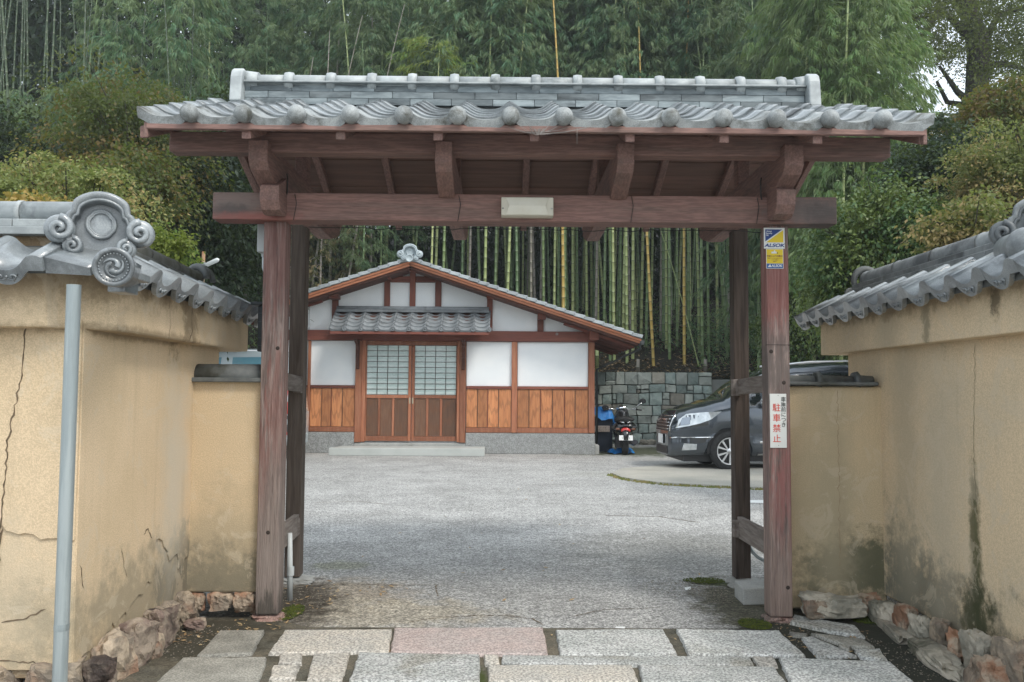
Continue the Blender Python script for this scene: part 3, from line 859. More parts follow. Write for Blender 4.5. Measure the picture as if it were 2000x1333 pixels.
# footing stones of the left wall
sp = [(-1.99, 5.46, .09, .09, .09, .12, m_rk_pale), (-2.01, 5.26, .08, .08, .12, .12, m_rk_pale), (-1.96, 5.03, .09, .10, .15, .155, m_rk_brown), (-1.90, 4.83, .04, .05, .08, .08, m_rk_pale),
      (-1.96, 4.72, .09, .11, .15, .17, m_rk_brown), (-1.98, 4.45, .09, .11, .16, .15, m_rk_pale), (-2.08, 4.15, .08, .15, .11, .13, m_rk_pale), (-2.42, 4.13, .07, .17, .11, .12, m_rk_pale), (-2.76, 4.14, .07, .16, .11, .12, m_rk_red),
      (-1.86, 5.36, .03, .07, .06, .04, m_rk_brown), (-2.0, 5.60, .07, .08, .09, .09, m_rk_pale), (-1.93, 4.25, .07, .09, .1, .11, m_rk_brown)]
for i, (x, y, z, sx, sy, sz, m) in enumerate(sp):
    rock(LW, x, y, z, sx, sy, sz, m, 20 + i, rnd.uniform(-.3, .3), ploc=LW.location)

# ---------------- low wall between the left wall and the gate post
LL = thing('low_plaster_wall', (-1.8, 5.7, 0), 'short low ochre wall joining the left gate post, with three rusty stones at its foot', 'wall')
MB().box(-2.04, -1.565, 5.62, 5.80, 0.16, 1.525).build('wall_body', m_pl_low, LL, bevel=0.012, seg=2)
cap = MB(); cap.tube([(-2.02, 5.69, 1.545), (-1.55, 5.69, 1.545)], 0.075, 16); cap.build('cap_tile', m_tile_dark, LL)
MB().box(-2.06, -1.53, 5.575, 5.82, 1.50, 1.53).build('cap_edge', m_tile_dark, LL, bevel=0.006)
mb = MB(); mb.lathe([(0.03, -0.02), (0.035, 0.0), (0.02, 0.012), (0.001, 0.013)], (-1.535, 5.60, 1.56), (0.3, -0.9, 0), 12); mb.build('cap_end_boss', m_tile_dark, LL)
for i, (x, w_, m) in enumerate([(-1.955, .07, m_rk_red), (-1.80, .095, m_rk_pale), (-1.645, .08, m_rk_red)]):
    rock(LL, x, 5.64, 0.10, w_, .08, .075, m, 50 + i, ploc=LL.location)

# ---------------- right long wall
RW = thing('plaster_wall', (2.8, 5.1, 0), 'ochre plaster wall with grey tiled coping right of the gate, streaked green with moss', 'wall')
MB().box(XR, XR + 0.55, 3.2, 6.35, 0.12, 1.8).build('wall_body', m_pl_right, RW, bevel=0.01)
MB().box(XR + .551, 5.4, 4.0, 4.5, 0.12, 1.8).build('wall_body', m_pl_right, RW, bevel=0.01)
MB().prism([(XR - .10, 3.2, cz0 + .01), (XR - .10, 6.62, cz0 + .01), (XR + .55, 6.62, cz0 + .01), (XR + .55, 3.2, cz0 + .01)], (0, 0, 0.27)).build('cornice', m_pl_right, RW, bevel=0.008, seg=2)
wall_tiles(RW, (2.27, 6.72 - TW * 13, 0), (0, 1, 0), (-1, 0, 0), 13, 2.03)
wall_tiles(RW, (3.28, 3.9, 0), (0, 1, 0), (1, 0, 0), 10, 2.03)
MB().prism([(2.33, 3.2, 2.0), (2.80, 3.2, 2.19), (2.80, 6.66, 2.19), (2.33, 6.66, 2.0)], (0, 0, -0.03)).build('tile_bed', m_tile_dark, RW)
m_tile_r = mat('grey_tile_right', (0.17, 0.185, 0.19), (0.26, 0.28, 0.285), (0.10, 0.11, 0.115), rough=0.4, scale=7, bump=0.12, orand=0.1)
ridge(RW, (2.8, 4.45, 2.335), (2.8, 6.62, 2.335), 0.6, 0.058, m_tile_r, 2, 0.12, m_tile_r)
MB().box(2.68, 2.92, 4.4, 6.62, 2.1, 2.2).build('mortar_fillet', m_tile_dark, RW)
c_ = Vector((2.74, 4.36, 2.30)); oni_part(RW, c_, (-0.45, -0.9, 0), 1.0, m_tile_r)
mb = MB(); cc = pt(2003, 480, 3.95); mb.sphere(cc, 0.085, 24, 14); mb.lathe([(.075, 0), (.075, .35)], cc, (0.35, .95, .1), 20); mb.build('round_corner_tile', m_tile_r, RW)
mb = MB()
mb.tube([(2.8 + 0.09 * math.cos(a), 6.66, 2.33 + 0.085 * math.sin(a)) for a in [0.2 + i / 16 * 4.4 for i in range(17)]], [0.034 - 0.014 * i / 16 for i in range(17)], 8)
mb.tube([(2.8 - 0.10 + 0.045 * math.cos(a), 6.67, 2.22 + 0.04 * math.sin(a)) for a in [1.2 + i / 12 * 4.6 for i in range(13)]], 0.018, 8)
mb.lathe([(0.05, 0), (0.05, .05), (0.01, .055)], (2.8, 6.64, 2.33), (0, -1, 0), 14)
mb.build('ridge_end_scroll', m_tile_dark, RW)
for p in [[(2.5285, 4.62, 1.72), (2.5285, 4.66, 1.2), (2.5285, 4.65, 0.8)]]:
    crack(RW, p, 0.0025, 0, 30, mat('moss_thread', (0.17, 0.16, 0.09), None, bump=0, orand=0))
rs = [(2.40, 5.72, .08, .09, .09, .085, m_rk_red), (2.41, 5.52, .07, .09, .12, .085, m_rk_grey), (2.44, 5.30, .09, .07, .13, .10, m_rk_red), (2.43, 5.08, .08, .07, .09, .10, m_rk_grey), (2.46, 4.90, .10, .07, .08, .11, m_rk_pale), (2.46, 4.72, .09, .07, .08, .10, m_rk_red),
      (2.36, 5.28, .02, .06, .3, .05, m_rk_grey), (2.44, 4.46, .12, .09, .14, .16, m_rk_grey), (2.40, 4.30, .06, .12, .12, .14, m_rk_red), (2.50, 4.22, .14, .10, .16, .16, m_rk_pale), (2.52, 3.95, .12, .1, .16, .15, m_rk_grey), (2.34, 4.75, .03, .09, .35, .06, m_rk_grey)]
for i, (x, y, z, sx, sy, sz, m) in enumerate(rs):
    rock(RW, x, y, z, sx, sy, sz, m, 70 + i, rnd.uniform(-.2, .2), ploc=RW.location)

# ---------------- low wall joining the right gate post
RL = thing('low_plaster_wall', (2.2, 5.85, 0), 'short low ochre wall joining the right gate post, capped with dark wavy tiles', 'wall')
MB().box(1.845, XR + 0.02, 5.80, 5.98, 0.03, 1.50).build('wall_body', m_pl_right_low, RL, bevel=0.01)
zc = 1.505
MB().box(1.80, 2.50, 5.755, 6.0, zc, zc + 0.025).build('cap_edge', m_tile_dark, RL, bevel=0.006)
for x0, x1 in ((1.81, 2.10), (2.105, 2.36), (2.365, 2.5)):
    mb = MB(); k = 8; pr = [(x0, .062), (x0 + .03, .07), (x0 + .05, .045), (x1 - .002, .04)]
    mb.tube([(x, 5.86, zc + 0.028) for x, r_ in pr], [r_ for x, r_ in pr], 14); mb.build('cap_tile', m_tile_dark, RL)
mb = MB(); mb.lathe([(0.03, 0), (0.034, .02), (0.02, .035), (0.001, .037)], (1.79, 5.80, zc + 0.05), (-0.5, -0.8, 0), 12); mb.build('cap_end_boss', m_tile, RL)
crack(RL, [(2.235, 5.7985, 1.48), (2.24, 5.7985, 0.9), (2.235, 5.7985, 0.3)], 0.0025, 1, 31, mat('plaster_seam', (0.30, 0.22, 0.13), None, bump=0, orand=0))
rock(RL, 2.13, 5.62, .09, .25, .12, .10, m_rk_grey, 90, 0.05, ploc=RL.location)
rock(RL, 1.98, 5.58, .09, .08, .07, .07, m_rk_pale, 91, 0.1, ploc=RL.location)

# hairline breaks in the asphalt just before the paving
AC = tag(thing('asphalt_crack', (0, 5.6, 0)), None, None, None, 'structure')
for k_, L_ in enumerate(([(800, 1216), (850, 1208), (920, 1204), (990, 1203), (1040, 1210), (1062, 1222)], [(1120, 1205), (1180, 1192), (1290, 1188)], [(700, 1142), (780, 1144), (850, 1143), (856, 1166)], [(612, 982), (700, 980), (760, 986)], [(1180, 1007), (1290, 1010), (1370, 1022)])):
    crack(AC, [Vector((gp(a_, b_).x, gp(a_, b_).y, .0035)) for a_, b_ in L_], .006 if k_ < 3 else .012, 2, 300 + k_)
for c_ in AC.children: c_.location = c_.location + AC.location * 0

# galvanised pipe standing before the left wall
m_galv = mat('galvanised_steel', (0.27, 0.31, 0.315), (0.35, 0.39, 0.39), (0.19, 0.22, 0.22), rough=0.45, scale=6, stretch=(4, 4, 0.25), lo=.42, hi=.58, bump=0.08, metallic=0.3, orand=0, spec=0.5)
pp = thing('steel_pipe', (X(131, 3.35), 3.35, 0), 'grey galvanised steel pipe standing upright before the left plaster wall', 'pipe')
px_ = X(143, 3.35, 600); zt = Z(563, 3.35)
mb = MB(); mb.tube([(px_, 3.35, 0), (px_, 3.35, zt)], 0.0265, 24, cap=False); mb.tube([(px_, 3.35, zt), (px_, 3.35, zt - .3)], 0.0235, 24, cap=False); mb.lathe([(0.0265, 0), (0.0235, 0)], (px_, 3.35, zt), (0, 0, 1), 24)
mb.build('tube', m_galv, pp)
mb = MB(); mb.lathe([(0.0272, -.012), (0.0278, 0), (0.0272, .012)], (px_, 3.35, Z(1228, 3.35)), (0, 0, 1), 24); mb.build('joint_band', m_galv, pp)

# ================================================================== gate
RED1, RED2 = (0.25, 0.148, 0.125), (0.20, 0.122, 0.104)
def beamwood(name, st, c1=RED1, c2=RED2, c3=(0.19, 0.125, 0.105), **k):
    return mat(name, c1, c2, c3, rough=0.75, scale=6, stretch=st, bump=0.4, bscale=26, bstretch=None, orand=0.08, speck=.16, speck_scale=22, **k)
w_x = beamwood('red_brown_beam_wood', (0.35, 4, 4))
w_y = beamwood('red_brown_arm_wood', (4, 0.4, 4))
w_dark = mat('dark_soffit_board', (0.20, 0.125, 0.10), (0.155, 0.098, 0.08), (0.22, 0.13, 0.105), rough=0.85, scale=6, stretch=(0.3, 4, 4), bump=0.2, orand=0.12)
def blob_end(x, z, rx, rz_, col, f):
    return (((x, 5.5, z), (rx, 3, rz_), 0.6, 6.0, 0.7), col, f)
w_main = beamwood('red_main_beam_wood', (0.35, 4, 4), c1=(0.265, 0.15, 0.127), c2=(0.215, 0.127, 0.108), blobs=(
    blob_end(-1.72, 2.66, .20, .08, (0.24, 0.19, 0.17), .8), blob_end(-1.75, 2.6, .12, .04, (0.10, 0.085, 0.08), .8), blob_end(-1.6, 2.56, .25, .03, (0.33, 0.12, 0.10), .7),
    blob_end(2.0, 2.63, .25, .08, (0.16, 0.135, 0.125), .85), blob_end(2.08, 2.58, .12, .1, (0.07, 0.06, 0.055), .7)))
w_post_l = mat('weathered_post_wood_left', (0.16, 0.118, 0.105), (0.25, 0.195, 0.175), (0.075, 0.058, 0.052), rough=0.85, scale=8, lo=.4, hi=.6, stretch=(5, 5, 0.3), bump=0.9, bscale=16, bdist=.015, orand=0, detail=8, speck=.24, speck_scale=20, blobs=(
    (((-1.49, 5.6, 2.3), (.2, 1, .35), .6, (38, 38, 4.5), 1.2), (0.22, 0.095, 0.08), .5), (((-1.46, 5.6, 1.35), (.06, 1, .35), .5, (38, 38, 4.5), 1.2), (0.22, 0.10, 0.085), .5),
    (((-1.54, 5.6, 1.0), (.05, 1, .4), .5, (38, 38, 4.5), 1.2), (0.20, 0.085, 0.07), .6), (((-1.49, 5.6, .35), (.2, 1, .5), .8, (38, 38, 4.5), 1.2), (0.25, 0.21, 0.185), .7), (((-1.49, 5.6, .0), (.2, 1, .13), .5, (38, 38, 4.5), 1.2), (0.06, 0.055, 0.045), .8)))
w_post_r = mat('weathered_post_wood_right', (0.20, 0.14, 0.125), (0.31, 0.235, 0.21), (0.11, 0.08, 0.07), rough=0.85, scale=8, lo=.4, hi=.6, stretch=(5, 5, 0.3), bump=0.9, bscale=16, bdist=.015, orand=0, detail=8, speck=.24, speck_scale=20, blobs=(
    (((1.77, 5.6, 2.15), (.2, 1, .30), .5, (38, 38, 4.5), 1.2), (0.30, 0.105, 0.09), .6), (((1.81, 5.6, 0.95), (.06, 1, .45), .5, (38, 38, 4.5), 1.2), (0.28, 0.11, 0.10), .5),
    (((1.76, 5.6, 1.6), (.2, 1, .22), .5, (38, 38, 4.5), 1.2), (0.13, 0.11, 0.10), .8), (((1.77, 5.6, .75), (.05, 1, .3), .5, (38, 38, 4.5), 1.2), (0.30, 0.12, 0.11), .6), (((1.77, 5.6, .2), (.2, 1, .35), .8, (38, 38, 4.5), 1.2), (0.27, 0.20, 0.165), .7)))
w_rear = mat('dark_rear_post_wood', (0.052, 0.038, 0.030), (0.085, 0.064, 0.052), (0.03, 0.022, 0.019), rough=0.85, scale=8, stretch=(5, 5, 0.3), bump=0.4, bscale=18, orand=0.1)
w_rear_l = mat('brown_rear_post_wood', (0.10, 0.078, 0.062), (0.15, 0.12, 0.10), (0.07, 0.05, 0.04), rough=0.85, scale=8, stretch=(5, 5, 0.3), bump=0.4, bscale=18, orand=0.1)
w_rail = mat('grey_rail_wood', (0.16, 0.13, 0.11), (0.24, 0.21, 0.19), (0.10, 0.08, 0.07), rough=0.85, scale=8, stretch=(5, 0.4, 5), bump=0.4, bscale=18, orand=0.1)

GT = thing('roofed_gate', (0.155, 6.2, 0), 'brown wooden gate with a grey tiled gable roof on four posts', 'gate')
PLX, PRX = -1.49, 1.77
for x, m in ((PLX, w_post_l), (PRX, w_post_r)):
    MB().box(x - .072, x + .072, 5.56, 5.70, 0.035, 2.545).build('front_post', m, GT, bevel=0.010, seg=2)
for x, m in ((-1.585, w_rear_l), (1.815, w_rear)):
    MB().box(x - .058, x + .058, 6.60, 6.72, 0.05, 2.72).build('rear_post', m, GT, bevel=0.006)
for x, sx, mz in ((PLX, -1, w_rail), (PRX, 1, w_rail)):
    xa = x + (-.0 if sx < 0 else -.01)
    for z0, z1 in ((1.44, 1.555), (0.36, 0.52)):
        o_ = MB().prism([(xa - .02, 5.71, z0 + .02), (xa - .02, 5.71, z1 + .02), ((-1.56 if sx < 0 else 1.79) - .02, 6.598, z1), ((-1.56 if sx < 0 else 1.79) - .02, 6.598, z0)], (0.042, 0, 0))
        o_.build('tie_rail', mz, GT, bevel=0.004)
# a sleeve where a rail passes each rear post
for x in (-1.56, 1.76):
    for z in (1.5, 0.44):
        MB().box(x - .03, x + .03, 6.54, 6.597, z - .07, z + .055).build('rail_end', w_rail, GT, bevel=0.004)
zt, zb = Z(380, 5.5), Z(433, 5.5)
xa, xb = X(415, 5.5, 400), X(1635, 5.5, 410)
MB().box(xa, xb, 5.5, 5.66, zb, zt).build('main_beam', w_main, GT, bevel=0.008, seg=2)
# eave purlins front and rear
pz0, pz1 = Z(301, 5.22), Z(262, 5.22)
px0, px1 = X(330, 5.22, 280), X(1740, 5.22, 295)
MB().box(px0, px1, 5.22, 5.34, pz0, pz1).build('eave_purlin', w_x, GT, bevel=0.008, seg=2)
MB().box(px0, px1, 7.24, 7.36, pz0, pz1).build('eave_purlin', w_x, GT, bevel=0.008)
RY, SL = 6.29, 0.385
def zr(y, z0=3.035): return z0 + SL * (min(y, 2 * RY - y) - 5.28)      # underside line of rafters
ARMX = [PLX, -0.375, 0.725, 1.745]
def arm_poly(x):
    f = [(5.14, 2.95), (5.14, 2.845), (5.17, 2.79), (5.30, 2.705), (5.48, 2.655), (5.498, 2.702)]
    f = [(5.14, Z(277, 5.14)), (5.14, Z(318, 5.14)), (5.19, Z(337, 5.19)), (5.48, Z(388, 5.48)), (5.495, zt - .012)]
    b = [(7.10, 2.70), (7.32, 2.755), (7.44, 2.80), (7.44, 2.95)]
    return [(x, y, z) for y, z in f + [(5.67, zt + .002)] + b]
for i, x in enumerate(ARMX):
    w = 0.052 if i in (1, 2) else 0.058
    P = [(x - w, y, z) for _, y, z in arm_poly(x)]
    MB().prism(P, (2 * w, 0, 0)).build('bracket_arm', w_y, GT, bevel=0.006, seg=2)
    if i in (0, 3):
        xx = x + (0.03 if i == 0 else 0.0)
        P = [(xx - .06, 5.30, Z(366, 5.30)), (xx - .06, 5.30, Z(395, 5.30)), (xx - .06, 5.34, Z(414, 5.34)), (xx - .06, 5.40, Z(424, 5.4)), (xx - .06, 5.497, Z(426, 5.49)), (xx - .06, 5.497, Z(352, 5.49))]
        MB().prism(P, (0.12, 0, 0)).build('bearing_block', w_y, GT, bevel=0.006, seg=2)
    MB().box(x - .045, x + .045, RY - .05, RY + .05, 2.95, 3.34).build('strut', w_y, GT, bevel=0.004)
MB().box(px0 + .02, px1 - .02, RY - .06, RY + .06, 3.22, 3.36).build('ridge_beam', w_x, GT, bevel=0.005)
m_iron = mat('black_iron', (0.03, 0.03, 0.032), (0.05, 0.045, 0.04), None, rough=0.6, bump=0.05, orand=0)
# rafters, both slopes
RX = [-1.49, -0.95, -0.39, 0.165, 0.715, 1.26, 1.80]
EY = 4.90
for x in [px0 - .02] + [x_ for x_ in RX] + [px1 + .045]:
    for sgn in (1, -1):
        ya, yb = EY, RY - .002
        hw = 0.027; hh = 0.062
        if x in (px0 - .02, px1 + .045): hw = .022; hh = .07
        poly = [(x - hw, ya, zr(ya)), (x - hw, yb, zr(yb)), (x - hw, yb, zr(yb) + hh), (x - hw, ya, zr(ya) + hh)]
        if sgn < 0: poly = [(a, 2 * RY - b, c) for a, b, c in poly]
        MB().prism(poly, (2 * hw, 0, 0)).build('rafter', w_y, GT, bevel=0.004)
# soffit boards on top of rafters
vx0, vx1 = X(268, 4.85, 230), X(1824, 4.85, 240)
nb = 8
for sgn in (1, -1):
    for i in range(nb):
        y0 = EY + (RY - EY) * i / nb + .002; y1 = EY + (RY - EY) * (i + 1) / nb - .003
        lift = 0.064 + (0.004 if i % 2 else 0)
        poly = [(vx0 + .05, y0, zr(y0) + lift), (vx0 + .05, y1, zr(y1) + lift), (vx0 + .05, y1, zr(y1) + lift + .014), (vx0 + .05, y0, zr(y0) + lift + .014)]
        if sgn < 0: poly = [(a, 2 * RY - b, c) for a, b, c in poly]
        MB().prism(poly, (vx1 - vx0 - .10, 0, 0)).build('soffit_board', w_dark, GT, bevel=0.002)
    yy = (EY - .035, EY + .0) if sgn > 0 else (2 * RY - EY, 2 * RY - EY + .035)
    zz = Z(252, 4.87), Z(239, 4.87)
    MB().box(vx0 + .045, vx1 - .04, yy[0], yy[1], zr(EY) + .045, zr(EY) + .085).build('eave_board', w_x, GT, bevel=0.003)
# pantiles: one object each
NT_ = 15; GW = (vx1 - vx0) / NT_
def g_prof(u):
    w = GW
    return -0.026 * math.sin(PI * u / w) + 0.034 * math.exp(-((w - u) / .05) ** 2) + 0.030 * math.exp(-(u / .06) ** 2)
me_gt = tile_mesh('pantile', GW, 0.29, g_prof, 0.022, None, 12, m_tile)
m_tile_lich = mat('eave_tile_lichen', (0.22, 0.235, 0.235), (0.33, 0.35, 0.35), (0.07, 0.07, 0.056), rough=0.6, scale=11, bump=0.2, orand=0.1, speck=0.15)
me_ge = tile_mesh('eave_pantile', GW, 0.29, g_prof, 0.022, lambda u: 0.062, 14, m_tile_lich)
ca = math.atan(SL); rows = 6; step = 0.245
ball = MB(); ball.sphere((0, -0.012, 0), 0.052, 24, 14); ball.lathe([(0.046, 0), (0.046, 0.1)], (0, 0, 0), (0, 1, 0), 16); me_ball = ball.mesh('round_tile_end', m_tile_lich)
for sgn in (1, -1):
    for r_i in range(rows):
        for c in range(NT_):
            s0 = r_i * step
            y = EY - .055 + s0 * math.cos(ca); z = zr(EY) + .135 + s0 * math.sin(ca) + rnd.gauss(0, .0015)
            tilt = ca - 0.045
            ay = Vector((0, math.cos(tilt), math.sin(tilt))); ax = Vector((1, 0, 0))
            xs = vx0 + c * GW
            if sgn < 0:
                ay.y = -ay.y; ax = -ax; y = 2 * RY - y; xs = vx0 + (c + 1) * GW
            az = ax.cross(ay)
            o = inst('eave_pantile' if r_i == 0 else 'pantile', me_ge if r_i == 0 else me_gt, GT, (0, 0, 0))
            o.matrix_basis = frame(Vector((xs, y, z)) - GT.location, ax, ay, az) @ Matrix.Rotation(rnd.gauss(0, .006), 4, 'Z')
    for c in range(1, NT_):
        y = EY - .062
        o = inst('round_tile_end', me_ball, GT, (vx0 + c * GW - .155, (y if sgn > 0 else 2 * RY - y) - 6.2, zr(EY) + .125), (0 if sgn > 0 else 0, 0, 0 if sgn > 0 else PI))
# gable edge boards under the verge
for x in (vx0 + .03, vx1 - .052):
    for sgn in (1, -1):
        poly = [(x, EY - .03, zr(EY) - .005), (x, RY, zr(RY) - .005), (x, RY, zr(RY) + .10), (x, EY - .03, zr(EY) + .085)]
        if sgn < 0: poly = [(a, 2 * RY - b, c) for a, b, c in poly]
        MB().prism(poly, (0.022, 0, 0)).build('barge_board', w_y, GT, bevel=0.003)
# ridge: courses of flat tiles, barrel cap with raised bands, end plates
gx0, gx1 = X(468, 6.15, 180), X(1590, 6.15, 190)
zb0, zb1 = Z(207, 6.15), Z(166, 6.15)
for c in range(3):
    hz = (zb1 - zb0) / 3
    z0 = zb0 + hz * c + .001; z1 = z0 + hz - .004
    L = 0.30; x = gx0 + .03 - (c % 3) * 0.13
    while x < gx1 - .03:
        a, b = max(x, gx0 + .03), min(x + L - .003, gx1 - .03)
        if b - a > .02:
            dy = rnd.uniform(0, .004)
            MB().box(a, b, 6.16 + .008 * c + dy, 6.42 - .008 * c, z0, z1).build('course_tile', m_noshi, GT, bevel=0.002)
        x += L
MB().box(gx0 + .03, gx1 - .03, 6.19, 6.39, zb0 - .10, zb0).build('ridge_bed', m_tile_dark, GT)
MB().box(gx0 + .03, gx1 - .03, 6.135, 6.445, zb1 + .0005, zb1 + .014).build('top_course', m_tile_pale, GT, bevel=0.003)
cr = 0.052; cz = zb1 + .016
capx = [X(p, 6.2, 155) for p in (565, 647, 727, 806, 888, 968, 1047, 1128, 1207, 1288, 1367, 1445, 1525)]
edges = [gx0 + .02] + capx + [gx1 - .02]
for i in range(len(edges) - 1):
    mb = MB(); mb.tube([(edges[i] + .002, RY - .07, cz + .012), (edges[i + 1] - .002, RY - .07, cz + .012)], cr, 16); mb.build('ridge_cap_tile', m_tile_pale, GT)
for x in capx:
    mb = MB(); mb.lathe([(cr, -.034), (cr + .017, -.03), (cr + .022, 0), (cr + .017, .03), (cr, .034)], (x, RY - .07, cz + .012), (1, 0, 0), 18); mb.build('cap_band', m_tile_pale, GT)
for sx, x in ((-1, gx0), (1, gx1)):
    zt_, z0_ = Z(137, 6.15), Z(203, 6.1)
    pr = [(6.08, z0_), (6.44, z0_), (6.42, zt_ - .06), (6.38, zt_ - .01), (6.30, zt_ + .005), (6.16, zt_ - .004), (6.12, zt_ - .03), (6.10, zt_ - .08)]
    MB().prism([(x - .055, a, b) for a, b in pr], (0.085, 0, 0)).build('ridge_end_plate', m_tile_pale, GT, bevel=0.012, seg=3)
    mb = MB(); mb.tube([(x + (.02 if sx < 0 else -.04), RY - .07, cz + .02), (x + sx * -.12 , RY - .07, cz + .016)], [cr + .02, cr + .012], 16); mb.build('ridge_end_collar', m_tile_pale, GT)
    mb = MB(); mb.tube([(x + sx * .02, 6.25, z0_ - .02), (x + sx * .22, 6.25, z0_ - .045)], [.045, .04], 14); mb.build('verge_ridge_tile', m_tile_pale, GT)
# small things of the gate: footings
m_foot = mat('pink_footing_stone', (0.32, 0.20, 0.17), (0.27, 0.19, 0.16), (0.15, 0.12, 0.1), rough=0.9, scale=8, bump=0.8, bscale=50, orand=0, speck=.3, speck_scale=90)
rock(GT, PRX, 5.63, .0, .115, .12, .045, m_foot, 101, name='footing_stone', ploc=GT.location)
rock(GT, PLX, 5.63, -.005, .12, .115, .035, m_foot, 102, name='footing_stone', ploc=GT.location)
rock(GT, -1.55, 6.68, .01, .15, .12, .045, m_concrete, 103, name='footing_stone', ploc=GT.location)
rock(GT, 1.83, 6.62, .01, .14, .12, .05, m_concrete, 104, name='footing_stone', ploc=GT.location)
m_knot = mat('knot', (0.035, 0.025, 0.02), None, bump=0, orand=0)
for x, z in ((1.80, 1.52), (1.72, 1.72), (1.81, 0.22), (-1.455, 1.72), (-1.49, .55)):
    mb = MB(); mb.lathe([(.013, 0), (.010, .001), (.001, .0012)], (x, 5.5585, z), (0, -1, 0), 10); mb.build('knot', m_knot, GT)
MB().box(PRX - .0735, PRX + .0735, 5.5575, 5.60, 1.762, 1.765).build('scarf_joint', m_knot, GT)
# wires looping under the beam
mb = MB()
wx = X(600, 5.7)
n = 60
P = [(-1.3 + 3.0 * i / n, 5.66 + .02, zb - .012 - .014 * abs(math.sin(i * .55)) * (1 if 8 < i % 24 < 20 else .25)) for i in range(n + 1)]
mb.tube(P, 0.0028, 5); mb.build('wire', m_iron, GT)
for x in (-.30, .81, -1.35, 1.62):
    mb = MB(); mb.tube([(x, 5.492, zt - .01), (x + .012, 5.494, (zt + zb) / 2 + .02), (x - .005, 5.492, zb - .004)], 0.0022, 5); mb.build('wire', m_iron, GT)
for x, s_ in ((PLX + .085, 1), (PRX - .12, -1)):
    mb = MB(); mb.tube([(x, 5.50, zt + .12), (x + .01 * s_, 5.48, zt + .09), (x + .012 * s_, 5.47, zt + .0), (x, 5.494, zt - .02)], 0.005, 6); mb.build('wire', m_iron, GT)

# lamp under the roof
m_lampc = mat('yellowed_plastic', (0.60, 0.57, 0.47), (0.55, 0.52, 0.43), None, rough=0.45, scale=3, bump=0.0, orand=0)
LM = thing('porch_lamp', (X(1030, 5.45), 5.45, Z(402, 5.45)), 'unlit cream rectangular lamp fixed to the middle of the main gate beam', 'lamp')
a, b = X(979, 5.42, 400), X(1081, 5.42, 400); c, d = Z(422, 5.42), Z(383, 5.42)
MB().prism([(a, 5.498, d), (a, 5.42, d - .008), (a, 5.42, c + .004), (a, 5.498, c)], (b - a, 0, 0)).build('casing', m_lampc, LM, bevel=0.004)
k0, k1 = a + .03, b - .03
mb = MB(); mb.add([(k0 - .0, 5.419, d - .012), (k0 + .022, 5.408, (c + d) / 2), (k0 + .0, 5.415, c + .008), (k1, 5.419, d - .012), (k1 - .022, 5.408, (c + d) / 2), (k1, 5.415, c + .008)], [(0, 1, 4, 3), (1, 2, 5, 4)])
mb.build('diffuser', mat('cream_diffuser', (0.66, 0.64, 0.55), (0.60, 0.57, 0.47), None, rough=0.35, scale=6, bump=0, orand=0), LM)
for x in (a + .011, b - .011):
    MB().box(x - .006, x + .006, 5.414, 5.4195, (c + d) / 2 - .02, (c + d) / 2 - .012).build('clip', m_concrete, LM)

# cobweb under the eave
wb = MB(); r_ = random.Random(3)
wc_ = pt(1050, 262, 4.84)
anch = [pt(a_, b_, 4.84) for a_, b_ in ((985, 246), (1010, 243), (1030, 242), (1075, 242), (1100, 241), (1130, 243), (1165, 245), (1150, 250), (1000, 250))]
for p in anch:
    for k in range(3):
        q = wc_ + Vector((r_.uniform(-.02, .02), 0, r_.uniform(-.008, .006))); m_ = p.lerp(q, .5) + Vector((0, .01, -.006))
        wb.tube([p, m_, q], 0.0009, 3, cap=False)
for k in range(26):
    x0 = r_.uniform(-.05, .05); wb.tube([wc_ + Vector((x0, r_.uniform(-.01, .01), .03)), wc_ + Vector((x0 * .4, 0, r_.uniform(-.006, .01)))], 0.0013, 3, cap=False)
wb.tube([pt(1127, 250, 4.84), pt(1127, 282, 4.84)], 0.0015, 3)
o = wb.build('cobweb', mat('dusty_web', (0.30, 0.27, 0.25), None, bump=0, orand=0, rough=1)); tag(o, 'dusty grey cobweb hanging under the middle of the gate eave', 'cobweb')

# ---------------- writing
def text_mesh(s, size, bold=0.0, shear=0.0, sp=1.0):
    cu = bpy.data.curves.new('t', 'FONT'); cu.body = s; cu.size = size; cu.offset = bold; cu.shear = shear
    cu.space_character = sp; cu.align_x = 'CENTER'; cu.align_y = 'CENTER'; cu.extrude = 0.0003
    ob = bpy.data.objects.new('t', cu); COL.objects.link(ob)
    bpy.context.view_layer.update()
    me = bpy.data.meshes.new_from_object(ob.evaluated_get(bpy.context.evaluated_depsgraph_get()))
    bpy.data.objects.remove(ob); 
    return me
def put_text(s, size, x, y, z, m, parent, bold=0.0, name='lettering', sx=1.0, sz=1.0, shear=0.0, sp=1.0):
    me = text_mesh(s, size, bold, shear, sp); me.materials.clear(); me.materials.append(m)
    for v in me.vertices:
        a_, b_, c_ = v.co; v.co = (a_ * sx, -c_, b_ * sz)
    me.name = name
    return inst(name, me, parent, Vector((x, y, z)) - parent.location)
def flatm(name, c, rough=0.5): return mat(name, c, None, rough=rough, bump=0, orand=0)
m_white = flatm('sign_white', (0.62, 0.63, 0.61)); m_blue = flatm('sign_blue', (0.012, 0.04, 0.17)); m_yel = flatm('sign_yellow', (0.62, 0.46, 0.02)); m_red = flatm('sign_red', (0.55, 0.06, 0.04)); m_blk = flatm('sign_black', (0.05, 0.055, 0.05)); m_lblue = flatm('sign_light_blue', (0.02, 0.09, 0.27))
YS = 5.553
def rect(x0, x1, z0, z1, y, m, name, parent, th=0.001):
    return MB().box(x0, x1, y, y + th, z0, z1).build(name, m, parent)
def sx_(p): return X(p, YS, 500)
